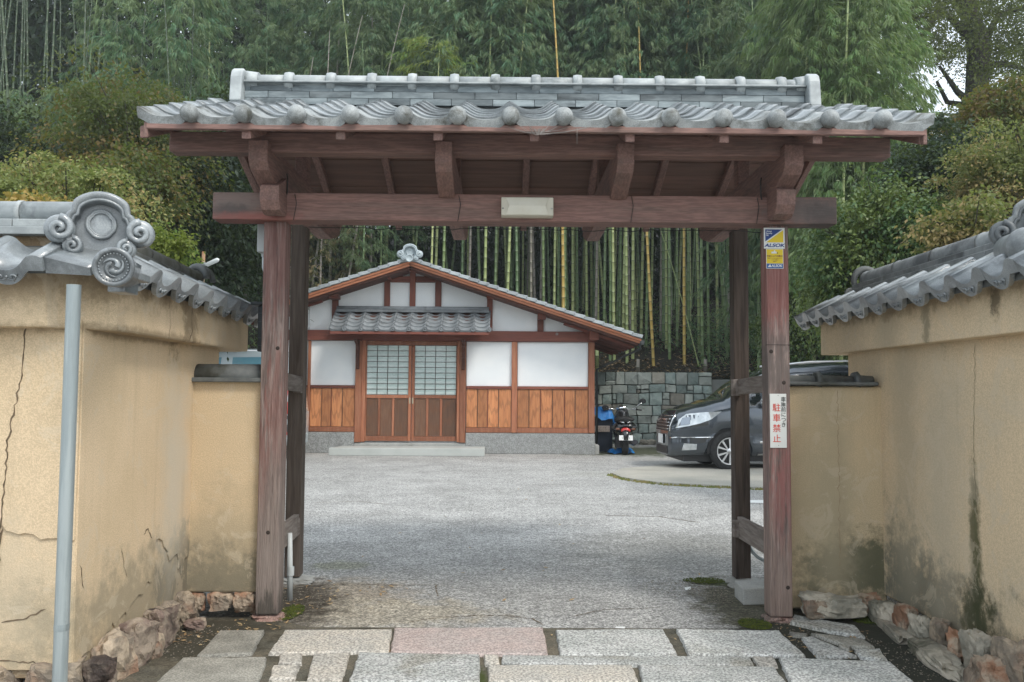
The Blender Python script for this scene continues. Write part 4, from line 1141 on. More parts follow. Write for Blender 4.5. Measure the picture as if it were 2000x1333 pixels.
# security sticker
s1 = thing('security_sticker', (sx_(1512), YS, Z(466, YS)), 'blue, yellow and white security sticker at the top of the right gate post', 'sticker')
x0, x1 = sx_(1492.3), sx_(1533); zz = lambda p: Z(p, YS, 1512)
rect(x0, x1, zz(486), zz(445.5), YS, m_white, 'sticker_plate', s1, .003)
tx0, tx1, tz1, tz0 = x0 + .009, x1 - .009, zz(448.5), zz(474)
MB().add([(tx0, YS - .0008, tz1), (tx1 - .006, YS - .0008, tz1), (tx0, YS - .0008, tz0 + .006)], [(0, 1, 2)]).build('blue_triangle', m_blue, s1)
MB().add([(tx1, YS - .0008, tz1 - .004), (tx1, YS - .0008, tz0), (tx0 + .005, YS - .0008, tz0)], [(0, 1, 2)]).build('yellow_triangle', m_yel, s1)
put_text('ALSOK', 0.036, (x0 + x1) / 2, YS - .001, zz(480), m_blue, s1, bold=0.0012, sx=1.15, sz=.85, shear=.25)
for i, w_ in enumerate(('Always', 'Security', 'OK')):
    put_text(w_, 0.0125, x0 + .034 - (.012 if i == 2 else 0), YS - .0012, zz(452.2 + i * 4), m_white, s1, bold=.0003)
s2 = thing('camera_sticker', (sx_(1513), YS, Z(505, YS)), 'yellow camera warning sticker below the blue and white one', 'sticker')
x0, x1 = sx_(1496.5), sx_(1530)
rect(x0, x1, zz(525), zz(486.6), YS + .0005, m_white, 'sticker_plate', s2, .0025)
rect(x0 + .003, x1 - .003, zz(515), zz(487.4), YS - .0003, m_yel, 'yellow_field', s2, .0006)
rect(x0 + .003, x1 - .003, zz(524.2), zz(515.4), YS - .0003, m_lblue, 'blue_band', s2, .0006)
put_text('▲ALSOK', 0.0235, (x0 + x1) / 2, YS - .001, zz(519.8), m_white, s2, bold=.0006, sx=.95, shear=.2)
put_text('防犯カメラ作動中', 0.0145, (x0 + x1) / 2, YS - .001, zz(501), flatm('sign_ochre', (0.22, 0.10, 0.04)), s2, bold=.0004, sx=.9)
for i, (w_, L_) in enumerate((('録画しています 防犯カメラ', .0085), ('カメラ作動中', .0085), ('録画中', .0085))):
    put_text(w_, L_, (x0 + x1) / 2, YS - .001, zz(505.5 + i * 3), flatm('sign_brown', (0.30, 0.17, 0.04)), s2, sx=.9)
cm = MB(); cm.box((x0 + x1) / 2 - .022, (x0 + x1) / 2 + .012, YS - .0012, YS - .0004, zz(495.5), zz(492)); cm.box((x0 + x1) / 2 - .006, (x0 + x1) / 2 + .003, YS - .0012, YS - .0004, zz(492), zz(489.5)); cm.build('camera_symbol', m_white, s2)
cm = MB(); cm.lathe([(.004, 0), (.0035, .0005), (.0001, .0005)], ((x0 + x1) / 2 + .018, YS - .0008, zz(494.5)), (0, -1, 0), 10); cm.build('camera_lens', m_blk, s2)
# no parking sign
s3 = thing('no_parking_sign', (sx_(1516), YS, Z(820, YS)), 'white no-parking sign with red and black writing on the right gate post', 'sign')
x0, x1 = sx_(1500.5), sx_(1532.3)
rect(x0, x1, zz(875), zz(769.5), YS, m_white, 'sign_plate', s3, .004)
xr = x0 + (x1 - x0) * .40
for i, ch in enumerate('駐車禁止'):
    put_text(ch, 0.054, xr, YS - .001, zz(797.5 + i * 20.2), m_red, s3, bold=0.0003)
xk = x0 + (x1 - x0) * .82
for i, ch in enumerate('車庫前につき'):
    put_text(ch, 0.034, xk, YS - .001, zz(781 + i * 9.9), m_blk, s3, bold=0.0003)
for p in (773, 870.5):
    cm = MB(); cm.lathe([(.0022, 0), (.002, .001), (.0001, .001)], ((x0 + x1) / 2, YS - .0008, zz(p)), (0, -1, 0), 8); cm.build('nail', m_blk, s3)

# conduit and block by the right posts, boxes and pipe by the left posts
m_pipe_g = mat('grey_plastic_conduit', (0.30, 0.34, 0.35), (0.25, 0.29, 0.30), None, rough=0.45, bump=0, orand=0)
m_pipe_w = mat('white_plastic_pipe', (0.55, 0.58, 0.58), (0.47, 0.5, 0.5), None, rough=0.45, bump=0, orand=0, scale=3)
cx = X(1463, 6.62, 900)
cd = thing('conduit', (cx, 6.6, 0), 'thin grey conduit running down beside the dark right rear post', 'conduit')
P = [(cx, 6.66, 2.72), (cx, 6.66, 0.32)] + [(cx + .13 * (1 - math.cos(t)), 6.66 - .08 * math.sin(t), .32 - .13 * math.sin(t)) for t in [i / 8 * PI / 2 for i in range(1, 9)]] + [(cx + .30, 6.40, .185)]
mb = MB(); mb.tube(P, 0.0125, 10); mb.build('tube', m_pipe_g, cd)
for z in (2.6, .42, 1.7):
    mb = MB(); mb.lathe([(.0165, -.02), (.0175, 0), (.0165, .02)], (cx, 6.66, z), (0, 0, 1), 12); mb.build('coupling', m_pipe_g, cd)
blk = MB(); P0 = gp(1452, 1183); P1 = gp(1500, 1181)
q = [(P0.x, P0.y), (P1.x + .05, P1.y), (P1.x + .03, P1.y + .26), (P0.x + .005, P0.y + .25)]
blk.prism([(a, b, 0) for a, b in q], (0, 0, .115)); o = blk.build('concrete_block', m_concrete, bevel=.008, seg=2); tag(o, 'grey concrete block on the ground between the right gate posts', 'block')
bx = X(512, 5.78, 460)
jb = thing('junction_box', (bx, 5.78, Z(465, 5.78)), 'white electrical box with a pipe below, behind the top of the left gate post', 'box')
xa, xb = X(502, 5.74, 460), X(530, 5.74, 460)
MB().box(xa, xb, 5.74, 5.86, Z(496, 5.74), Z(434, 5.74)).build('casing', m_pipe_w, jb, bevel=.006, seg=2)
mb = MB(); xp = X(516, 5.8, 520); z_ = Z(497, 5.8)
mb.tube([(xp, 5.8, z_), (xp, 5.8, z_ - .10), (xp + .02, 5.8, z_ - .17), (xp + .03, 5.8, z_ - .3)], .015, 10); mb.lathe([(.02, -.025), (.02, 0)], (xp, 5.8, z_ - .005), (0, 0, 1), 12); mb.build('pipe', m_pipe_w, jb)
wp = thing('drain_pipe', (X(568, 6.15), 6.15, 0), 'white plastic pipe at the foot of the left gate posts', 'pipe')
mb = MB(); x_ = X(568, 6.1, 1100); mb.tube([(x_ + .0, 6.1, .0), (x_ - .005, 6.1, .22), (x_ - .01, 6.1, .46)], [.02, .019, .016], 12); mb.build('tube', m_pipe_w, wp)
mb = MB(); mb.lathe([(.0245, -.03), (.0245, .03)], (x_, 6.1, .2), (0, 0, 1), 12); mb.build('coupling', m_pipe_w, wp)
# black slatted post box hanging behind the left post
bb = thing('black_post_box', (X(520, 6.0), 6.0, 1.8), 'narrow black ribbed box fixed behind the left gate post above the low wall', 'box')
xa, xb = X(503, 6.0, 640), X(535, 6.0, 640)
m_bbox = mat('black_plastic', (0.022, 0.028, 0.032), (0.03, 0.037, 0.04), None, rough=0.5, bump=0, orand=0)
MB().box(xa, xb, 6.0, 6.12, Z(690, 6.0), Z(601, 6.0)).build('casing', m_bbox, bb, bevel=.004)
MB().box(xa - .045, xb + .01, 5.97, 6.15, Z(600, 6.0), Z(594, 6.0)).build('lid', m_bbox, bb, bevel=.004)
for p in (615, 631, 663, 678):
    MB().box(xa - .002, xb + .002, 5.995, 6.0, Z(p + 1, 6.0), Z(p, 6.0)).build('rib', mat('dark_grey_rib', (0.06, 0.075, 0.085), None, bump=0, orand=0), bb)
# ================================================================== house
HY = 20.4
hx = lambda p: X(p, HY, 765)
hz = lambda p: Z(p, HY, 900)
def hwood(name, c1, c2, c3, st, scale=7, **k):
    return mat(name, c1, c2, c3, rough=0.6, scale=scale, stretch=st, bump=0.2, bscale=20, orand=0.24, detail=5, **k)
def grainy(t, col):                                      # cathedral grain: dark growth rings along the board
    co = t.objco((9.0, 9.0, 0.9)); a = t.n('VectorMath', operation='ADD'); t.set(a, 0, co)
    k = t.math('MULTIPLY', t.orand(), 91.0); t.set(a, 1, t.n('CombineXYZ', {0: k, 1: k, 2: k}).outputs[0])
    w = t.n('TexWave', {'Vector': a.outputs[0], 'Scale': 1.1, 'Distortion': 7.0, 'Detail': 2.0, 'Detail Scale': 1.2}, wave_type='RINGS')
    f = t.ramp(w.outputs[0], 0.6, 0.0, 0.05, 0.32)
    return t.mix(t.math('MULTIPLY', f, .6), col, (0.16, 0.065, 0.03))
w_board = hwood('cedar_board', (0.54, 0.235, 0.10), (0.42, 0.165, 0.07), None, (5, 5, 0.4), extra=grainy)
w_boardd = hwood('dark_cedar_board', (0.115, 0.06, 0.038), (0.16, 0.085, 0.05), None, (5, 5, 0.4), extra=grainy)
w_hpost = hwood('house_post_wood', (0.33, 0.13, 0.07), (0.25, 0.095, 0.05), (0.36, 0.16, 0.09), (4, 4, 0.4))
w_hbeam = hwood('house_beam_wood', (0.17, 0.052, 0.035), (0.135, 0.044, 0.03), (0.20, 0.07, 0.045), (0.4, 4, 4))
w_hbeam2 = hwood('gable_post_wood', (0.19, 0.06, 0.038), (0.15, 0.05, 0.032), None, (4, 4, 0.4))
w_barge = hwood('barge_board_wood', (0.42, 0.17, 0.09), (0.34, 0.13, 0.065), None, (0.4, 4, 4))
w_dsof = mat('dark_eave_wood', (0.10, 0.04, 0.028), (0.075, 0.032, 0.022), None, rough=0.8, scale=5, bump=0.1, orand=0.1)
m_plw = mat('white_plaster', (0.84, 0.86, 0.86), (0.79, 0.82, 0.83), None, rough=0.85, scale=2, bump=0.08, bscale=40, orand=0.015)
m_fnd = mat('washed_stone_foundation', (0.25, 0.255, 0.25), (0.31, 0.32, 0.315), None, rough=0.9, scale=10, bump=0.6, bscale=60, bdist=.01, orand=0, speck=0.3, speck_scale=60)
m_htile = mat('silver_grey_tile', (0.30, 0.33, 0.345), (0.38, 0.41, 0.42), (0.22, 0.24, 0.25), rough=0.5, scale=6, bump=0.1, orand=0.14)
m_ptile = mat('pent_roof_tile', (0.16, 0.175, 0.185), (0.225, 0.24, 0.25), (0.125, 0.135, 0.14), rough=0.55, scale=6, bump=0.1, orand=0.14)
H = thing('white_house', (hx(800), HY, 0), 'white plastered house with cedar boards and a grey tiled gable roof beyond the gate', 'house')
xl, xr = hx(540), hx(1160)
base = hz(846)
HD = 4.1
ax_, az_ = hx(801), hz(505)
# solid behind the front face (gable shaped)
slope = (az_ - Z(660, HY - .7, 1250)) / (X(1255, HY - .7) - X(800, HY - .7)) * 1.0
def roofz(x, y=HY): return az_ - slope * abs(x - ax_) - 0.16
mb = MB().prism([(xl + .03, HY + .08, 0.0), (xr - .03, HY + .08, 0), (xr - .03, HY + .08, roofz(xr)), (ax_, HY + .08, roofz(ax_)), (xl + .03, HY + .08, roofz(xl))], (0, HD, 0)); mb.build('wall_core', m_plw, H)
MB().box(xl, hx(694), HY - .04, HY + HD + .08, 0, base).build('foundation', m_fnd, H, bevel=.01)
MB().box(hx(910), xr + .02, HY - .04, HY + HD + .08, 0, base).build('foundation', m_fnd, H, bevel=.01)
MB().box(hx(694), hx(910), HY - .03, HY + .06, 0, hz(866)).build('door_sill', m_concrete, H, bevel=.01)
MB().box(xr + .021, xr + .12, HY - .05, HY + 1.2, 0, hz(868)).build('gutter_kerb', m_concrete, H, bevel=.01)
# plaster panels
def panel(poly, name='plaster_panel', m=m_plw, y=HY + .03, th=.06):
    MB().prism([(hx(a), y, hz(b)) for a, b in poly], (0, th, 0)).build(name, m, H)
def rz_(p): return 505 + (0.338 if p > 801 else 0.335) * abs(p - 801) + 20
for a, b in ((542, 694), (911, 999), (1011, 1148)):
    panel([(a, 668), (b, 668), (b, 754), (a, 754)])
for a, b in ((542, 600), (601, 646), (658, 748), (860, 950), (961, 1049), (1061, 1148)):
    panel([(a, 647), (a, rz_(a)), (b, rz_(b)), (b, 647)])
for a, b in ((759, 798), (809, 848)):
    panel([(a, 605), (a, 553), (b, 553), (b, 605)]); panel([(a, 540), (a, rz_(a)), (b, rz_(b)), (b, 540)])
# beams and posts
def bar(a, b, c, d, name, m, y0=-.05, y1=.05, par=H, bev=.006):
    return MB().box(hx(a), hx(b), HY + y0, HY + y1, hz(d), hz(c)).build(name, m, par, bevel=bev)
bar(538, 1160, 647, 667, 'wall_beam', w_hbeam, -.07, .05)
bar(759.5, 798, 541, 552.5, 'gable_rail', w_hbeam, -.03, .05); bar(809.5, 847.5, 541, 552.5, 'gable_rail', w_hbeam, -.03, .05)
for a, b, t in ((798, 809, 520), (748, 759, 533), (848, 860, 533), (646, 658, 573), (950, 961, 573), (1049, 1061, 608)):
    bar(a, b, t, 646.5, 'gable_post', w_hbeam2, -.05, .05)
for a, b in ((1149, 1161), (999, 1010), (538, 542)):
    bar(a, b, 667.5, 845, 'wall_post', w_hpost, -.05, .05)
for a, b in ((601, 606), ):
    bar(a, b, 667.5, 845, 'wall_post', w_hpost, -.045, .05)
for a, b in ((694, 707), (898, 910)):
    bar(a, b, 667.5, 865, 'door_post', w_hpost, -.06, .05)
for a, b in ((543, 600), (606.5, 693.5), (911, 998.5), (1010.5, 1148.5)):
    bar(a, b, 754.5, 759.5, 'dado_sill', w_hbeam, -.045, .05, bev=.003)
    bar(a, b, 835.5, 845, 'dado_foot', w_hpost, -.035, .05, bev=.003)
    n = max(2, round((b - a) / 23)); e = [a + (b - a) * i / n for i in range(n + 1)]
    e = [e[0]] + [v + rnd.uniform(-2, 2) for v in e[1:-1]] + [e[-1]]
    for i in range(n):
        bar(e[i] + .15, e[i + 1] - .15, 760, 835, 'dado_board', w_board, -.012 - .004 * (i % 2), .03, bev=.004)
        bar(e[i + 1] - 1.6, e[i + 1] - .3, 760, 835, 'cover_strip', w_hbeam2 if i % 2 else w_boardd, -.022, -.017, bev=.001) if i < n - 1 else None
# purlin ends
for a, b, c, d in ((795, 809, 515, 530), (742, 758, 529, 543), (848, 860, 529, 544), (637, 656, 566, 583), (949, 963, 568, 582), (1050, 1066, 604, 623), (1151, 1170, 641, 664), (540, 556, 600, 616)):
    Yp = HY - .42
    MB().box(X(a, Yp), X(b, Yp) , Yp, HY - .051, Z(d, Yp, a), Z(c, Yp, a)).build('purlin_end', w_hbeam2, H, bevel=.008)
# doors
bar(707, 714, 666, 864, 'door_jamb', w_hpost, -.045, .05); bar(892.5, 897.8, 666, 864, 'door_jamb', w_hpost, -.045, .05)
bar(714.3, 892.2, 667.5, 675.5, 'door_head', w_hpost, -.05, .05); 
m_glass = NT('frosted_door_glass')
t = m_glass
nzz = t.noise(t.objco((0.6, 1, 2.2)), 5.0, 3, .5)
cg = t.mix(t.ramp(nzz, 0, 1, .4, .6), (0.42, 0.54, 0.52), (0.54, 0.62, 0.60))
bsn = t.n('BsdfPrincipled', {'Base Color': cg, 'Roughness': 0.12, 'Specular IOR Level': 0.6, 'Coat Weight': 0.4, 'Coat Roughness': .05})
t.t.links.new(bsn.outputs[0], t.out.inputs[0]); m_glass = t.mat
m_munt = mat('dark_muntin', (0.06, 0.04, 0.03), None, bump=0, orand=0)
for a, b, hs in ((714.5, 803, 1), (804, 892, -1)):
    D = bpy.data.objects.new('sliding_door', None); D.location = Vector((hx((a + b) / 2), HY, 0)) - H.location; link(D, H)
    yo = 0.0 if hs > 0 else .03
    def dbar(p, q, c, d, name, m, y0, y1, bev=.003):
        o = MB().box(hx(p), hx(q), HY + y0 + yo, HY + y1 + yo, hz(d), hz(c))
        v = o.build(name, m, None, bevel=bev); v.parent = D; v.location = v.location - H.location - D.location
        return v
    sl, sr = (a, a + 1.5) if hs > 0 else (b - 1.5, b)
    il, ir = (b - 5.5, b) if hs > 0 else (a, a + 5.5)
    dbar(sl, sr, 676, 862.5, 'stile', w_hpost, -.03, .03); dbar(il, ir, 676, 862.5, 'stile', w_hpost, -.03, .03)
    g0, g1 = (sr, il) if hs > 0 else (ir, sl)
    dbar(g0 + .1, g1 - .1, 853, 862.5, 'rail', w_hpost, -.028, .028); dbar(g0 + .1, g1 - .1, 772.5, 779, 'rail', w_hpost, -.028, .028)
    for i in range(4):
        for j in range(9):
            u0, u1 = g0 + (g1 - g0) * i / 4, g0 + (g1 - g0) * (i + 1) / 4
            v0, v1 = 676 + 96 * j / 9, 676 + 96 * (j + 1) / 9
            dbar(u0 + .35, u1 - .35, v0 + .45, v1 - .45, 'pane', m_glass, .004, .010, 0)
    for i in range(1, 4):
        u = g0 + (g1 - g0) * i / 4; dbar(u - .4, u + .4, 676, 772, 'muntin', m_munt, -.012, .012, 0)
    for j in range(1, 9):
        v = 676 + 96 * j / 9; dbar(g0 + .1, g1 - .1, v - .42, v + .42, 'muntin', m_munt, -.010, .0125, 0)
    w3 = (g1 - g0) / 3
    for i in range(3):
        u = g0 + w3 * i; s = 4.2 if i < 2 else 0.3
        dbar(u + .4, u + w3 - s, 779.3, 852.7, 'door_board', w_boardd, -.008, .01)
        if i < 2: dbar(u + w3 - s + .1, u + w3 + .3, 779.3, 852.7, 'stile', w_hpost, -.024, .02)
    hp = (b - 3.6, b - .8) if hs > 0 else (a + .8, a + 3.6)
    dbar(hp[0], hp[1], 777.5, 789.5, 'handle', mat('brass_pull', (0.42, 0.38, 0.28), None, metallic=.6, rough=.4, bump=0, orand=0), -.036, -.031, .001)
# door step
st = [(X(645, 19.75, 885), 19.55, 0), (X(947, 19.7, 885), 19.55, 0), (X(947, 20.3, 880), 20.34, 0), (X(668, 20.3, 880), 20.34, 0)]
MB().prism(st, (0, 0, .17)).build('door_step', mat('step_concrete', (0.46, 0.48, 0.46), (0.40, 0.42, 0.40), None, rough=0.8, scale=1.5, bump=.15, orand=0), H, bevel=.012, seg=2)
# brackets beside the door under the pent roof
for p in (699, 905):
    x = hx(p); y0 = HY - .06
    prof = [(y0, hz(666)), (y0 - .45, hz(666) ), (y0 - .45, hz(668.5)), (y0 - .16, hz(676)), (y0 - .13, hz(690)), (y0 - .16, hz(700)), (y0 - .09, hz(712)), (y0 - .06, hz(722)), (y0, hz(723))]
    MB().prism([(x - .035, a, b) for a, b in prof], (.07, 0, 0)).build('carved_bracket', w_dsof, H, bevel=.006)
# pent roof above the door
YE = HY - .82
pa, pb = X(640, YE), X(956, YE)
ze, zt_ = Z(646, YE), Z(611, HY - .05)
psl = math.atan2(zt_ - ze, .77)
NP_ = 10; PW = (pb - pa) / NP_
def p_prof(u): return -0.030 * math.sin(PI * u / PW) + 0.05 * math.exp(-((PW - u) / .065) ** 2) + 0.03 * math.exp(-(u / .05) ** 2)
me_pt = tile_mesh('pantile', PW, .26, p_prof, .028, None, 10, m_ptile)
me_pe = tile_mesh('eave_pantile', PW, .26, p_prof, .028, lambda u: .062, 10, m_ptile)
rbx = MB(); rbx.lathe([(.052, -.05), (.055, 0), (.045, .004), (.042, -.004), (.022, -.004), (.02, .006), (.001, .008)], (0, 0, 0), (0, -1, 0), 16); me_pr = rbx.mesh('round_tile_end', m_ptile)
ay = Vector((0, math.cos(psl - .08), math.sin(psl - .08)))
for r_i in range(5):
    for c in range(NP_):
        s0 = r_i * (.77 / math.cos(psl) / 5)
        o = inst('eave_pantile' if r_i == 0 else 'pantile', me_pe if r_i == 0 else me_pt, H, (0, 0, 0))
        y = YE + s0 * math.cos(psl); z = ze + s0 * math.sin(psl) + .02
        xi = pa + c * PW + (HY - YE) * 0
        o.matrix_basis = frame(Vector((xi, y, z)) - H.location, Vector((1, 0, 0)), ay, Vector((1, 0, 0)).cross(ay)) @ Matrix.Rotation(rnd.gauss(0, .008), 4, 'Z')
for c in range(NP_):
    inst('round_tile_end', me_pr, H, Vector((pa + (c + .97) * PW, YE - .01, ze + .022)) - H.location)
mb = MB(); mb.tube([(pa + .04, HY - .12, zt_ + .07), (pb - .04, HY - .12, zt_ + .07)], .055, 12); mb.build('ridge_tile', m_ptile, H)
MB().box(pa + .03, pb - .03, HY - .2, HY - .04, zt_ - .02, zt_ + .04).build('ridge_course', m_ptile, H, bevel=.005)
MB().prism([(pa + .03, YE + .03, ze - .065), (pa + .03, HY - .06, zt_ - .06), (pa + .03, HY - .06, zt_ - .02), (pa + .03, YE + .03, ze - .03)], (pb - pa - .06, 0, 0)).build('pent_soffit', w_dsof, H)
MB().box(pa + .02, pb - .02, YE + .02, YE + .05, ze - .10, ze - .045).build('pent_eave_board', w_hbeam, H, bevel=.004)
# main roof: two sloping decks, verge boards, verge tiles one by one
YV = HY - .72
A0 = pt(801, 512, YV); Rt = pt(1250, 664, YV); Lt = pt(474, 617, YV)
for sg, T in ((1, Rt), (-1, Lt)):
    d = (T - A0); L = d.length; d = d.normalized(); up = Vector((-d.z, 0, d.x)) * (1 if d.x > 0 else -1)
    def strip(u0, u1, o0, o1, y0, y1, name, m, bev=.004):
        P = [A0 + d * u0 + up * o0, A0 + d * u1 + up * o0, A0 + d * u1 + up * o1, A0 + d * u0 + up * o1]
        MB().prism([(p.x, y0, p.z) for p in P], (0, y1 - y0, 0)).build(name, m, H, bevel=bev)
    strip(0.02, L, -.135, .0, YV + .05, HY + HD, 'roof_deck', w_dsof, 0)
    strip(0.0, L + .02, -.085, -.03, YV + .0, YV + .045, 'barge_board', w_barge)
    strip(0.0, L + .03, -.028, .02, YV - .03, YV + .045, 'barge_trim', w_barge)
    nt_ = round(L / .235)
    for i in range(nt_):
        u0 = L * i / nt_; u1 = L * (i + 1) / nt_ + .03
        mb = MB()
        P = [A0 + d * u0 + up * .022, A0 + d * u1 + up * .040, A0 + d * u1 + up * .125, A0 + d * u0 + up * .095]
        mb.prism([(p.x, YV - .07, p.z) for p in P], (0, .32, 0)); mb.build('verge_tile', m_htile, H, bevel=.008)
    strip(0.02, L + .04, .0, .07, YV + .251, HY + HD, 'roof_covering', m_htile, 0)
    # rafters of the side eave
    for k in range(8):
        yk = HY - .3 + k * .55
        strip(L - 1.75, L - .02, -.20, -.14, yk, yk + .05, 'rafter', w_hbeam, .003)
    tp = A0 + d * (L + .06) + up * -.02
    g_ = MB(); g_.tube([(tp.x, YV - .05, tp.z - .02), (tp.x, HY + HD, tp.z - .05)], .05, 10); g_.build('rain_gutter', mat('dark_gutter', (0.05, 0.055, 0.055), None, rough=.5, bump=0, orand=0), H)
    if sg > 0:
        g_ = MB(); g_.tube([(tp.x, YV + .02, tp.z - .02), (tp.x - .06, YV + .02, tp.z - .10), (tp.x - .02, YV + .1, tp.z - .16), (xr + .1, HY + .3, tp.z - .62), (xr + .1, HY + .3, .1)], .028, 8); g_.build('down_pipe', mat('dark_gutter_pipe', (0.04, 0.045, 0.045), None, rough=.5, bump=0, orand=0), H)
MB().box(A0.x - .09, A0.x + .09, YV - .02, HY + HD, A0.z + .06, A0.z + .19).build('ridge_course', m_htile, H, bevel=.006)
mb = MB(); mb.tube([(A0.x, YV - .02, A0.z + .22), (A0.x, HY + HD, A0.z + .22)], .07, 12); mb.build('ridge_tile', m_htile, H)
m_oniw = mat('pale_blue_grey_ornament', (0.36, 0.42, 0.45), (0.43, 0.49, 0.51), None, rough=.55, scale=5, bump=.1, orand=0)
oni_part(H, (A0.x, YV - .09, A0.z + .18), (0, -1, 0), 1.28, m_oniw, True)
mb = MB(); mb.lathe([(.085, 0), (.09, .03), (.075, .04), (.07, .03), (.001, .03)], (A0.x, YV - .16, A0.z + .06), (0, -1, 0), 18); mb.build('ridge_end_disc', m_oniw, H)
mb = MB(); mb.lathe([(.03, 0), (.03, .02), (.016, .02), (.016, .005)], (hx(1087), HY - .07, hz(652)), (0, -1, 0), 12); mb.build('hook_plate', m_concrete, H)

# ================================================================== dry stone retaining wall
SW = thing('stone_retaining_wall', (4.2, 24.5, 0), 'grey green retaining wall of fitted stones holding the bamboo slope right of the house', 'wall')
m_rs = [mat('retaining_stone', (0.22, 0.27, 0.25), (0.32, 0.37, 0.34), (0.15, 0.18, 0.165), rough=0.85, scale=4, bump=0.7, bscale=20, bdist=.02, orand=0.28),
        mat('retaining_stone_pale', (0.33, 0.36, 0.325), (0.40, 0.42, 0.38), (0.22, 0.235, 0.21), rough=0.85, scale=4, bump=0.7, bscale=20, bdist=.02, orand=0.2),
        mat('retaining_stone_brown', (0.28, 0.26, 0.215), (0.36, 0.335, 0.28), (0.18, 0.165, 0.14), rough=0.85, scale=4, bump=0.7, bscale=20, bdist=.02, orand=0.2)]
SY = 24.5; sx0, sx1 = X(1120, SY), X(1391, SY); sz1 = Z(727, SY, 1280)
MB().box(sx0, sx1, SY + .10, SY + .8, 0, sz1 - .03).build('mortar_core', mat('dark_joint', (0.085, 0.09, 0.08), (0.12, 0.12, 0.105), None, rough=1, scale=4, bump=.3, orand=0), SW)
rr = random.Random(21)
nr = 7
ph = [rr.uniform(0, 6) for _ in range(nr + 1)]
hs = [0.0]
for i in range(nr): hs.append(hs[-1] + rr.uniform(.75, 1.3))
hs = [h_ * sz1 / hs[-1] for h_ in hs]
def row_z(i, x):
    if i in (0, nr): return hs[i]
    return hs[i] + .022 * math.sin(x * 2.1 + ph[i]) + .014 * math.sin(x * 5.3 + 2 * ph[i])
def block(a, b, c0, c1, d1, d0):
    """corners: (a,c0) (b,c1) (b,d1) (a,d0)"""
    j = lambda s_=.012: rr.uniform(-s_, s_)
    g_ = .008
    A, B, C_, D_ = (a + g_, c0 + g_), (b - g_, c1 + g_), (b - g_, d1 - g_), (a + g_, d0 - g_)
    Q = [A, B, C_, D_]; P = []
    ch = rr.uniform(.02, .05)
    for i in range(4):
        p, q, o_ = Q[i], Q[(i + 1) % 4], Q[i - 1]
        def tow(u, v, d): 
            L_ = math.hypot(v[0] - u[0], v[1] - u[1]) + 1e-6; k_ = min(.4, d / L_); return (u[0] + (v[0] - u[0]) * k_ + j(.005), u[1] + (v[1] - u[1]) * k_ + j(.005))
        P.append(tow(p, o_, rr.uniform(.005, ch))); P.append(tow(p, q, rr.uniform(.005, ch)))
        P.append(((p[0] + q[0]) / 2 + j(.008), (p[1] + q[1]) / 2 + j(.008)))
    cx_, cz_ = sum(p[0] for p in P) / len(P), sum(p[1] for p in P) / len(P)
    yo = rr.uniform(-.025, .03); vs = []; n_ = len(P)
    for sh, dy in ((.0, .13), (.002, .018), (.014, 0.0)):
        for p in P:
            d = math.hypot(p[0] - cx_, p[1] - cz_) + 1e-6; f = max(.2, 1 - sh / d)
            vs.append((cx_ + (p[0] - cx_) * f, SY + dy + yo + (rr.uniform(-.012, .012) if dy == 0 else 0), cz_ + (p[1] - cz_) * f))
    vs.append((cx_ + j(.03), SY - rr.uniform(-.005, .03) + yo, cz_ + j(.03)))
    fs = [(l * n_ + i, l * n_ + (i + 1) % n_, (l + 1) * n_ + (i + 1) % n_, (l + 1) * n_ + i) for l in range(2) for i in range(n_)] + [(2 * n_ + i, 2 * n_ + (i + 1) % n_, 3 * n_) for i in range(n_)]
    MB().add(vs, fs, 0, False).build('stone', rr.choice([m_rs[0]] * 5 + [m_rs[1]] * 4 + [m_rs[2]]), SW)
for i in range(nr):
    x = sx0
    while x < sx1 - .02:
        w = rr.uniform(.18, .48)
        if sx1 - x - w < .14: w = sx1 - x
        a, b = x, x + w; sl = rr.uniform(-.02, .02)
        z0a, z0b, z1a, z1b = row_z(i, a), row_z(i, b), row_z(i + 1, a), row_z(i + 1, b)
        u = rr.random()
        if u < .22:
            k = rr.uniform(.3, .7); block(a, b, z0a, z0b, z0b + (z1b - z0b) * k, z0a + (z1a - z0a) * k); block(a, b, z0a + (z1a - z0a) * k, z0b + (z1b - z0b) * k, z1b, z1a)
        elif u < .34 and w > .3:
            m_ = a + w * rr.uniform(.6, .75); zm0, zm1 = row_z(i, m_), row_z(i + 1, m_); k = rr.uniform(.4, .6)
            block(a, m_, z0a, zm0, zm1, z1a); block(m_, b, zm0, z0b, z0b + (z1b - z0b) * k, zm0 + (zm1 - zm0) * k); block(m_, b, zm0 + (zm1 - zm0) * k, z0b + (z1b - z0b) * k, z1b, zm1)
        else: block(a, b, z0a, z0b, z1b, z1a)
        x += w
CW = thing('concrete_retaining_wall', (8, 24.8, 0), 'low plain concrete retaining wall behind the dark parked car', 'wall')
MB().box(sx1 + .005, 22, SY + .15, SY + .6, 0, Z(739, SY)).build('wall_body', mat('dark_stained_concrete', (0.17, 0.18, 0.17), (0.23, 0.235, 0.22), (0.12, 0.12, 0.10), rough=.9, scale=1.5, bump=.3, orand=0), CW, bevel=.02)
CW2 = thing('concrete_retaining_wall', (-12, 27, 0), 'concrete retaining wall hidden in the shade left of the house', 'wall')
MB().box(-30, xl - .6, 27, 27.5, 0, 1.2).build('wall_body', m_concrete, CW2, bevel=.02)
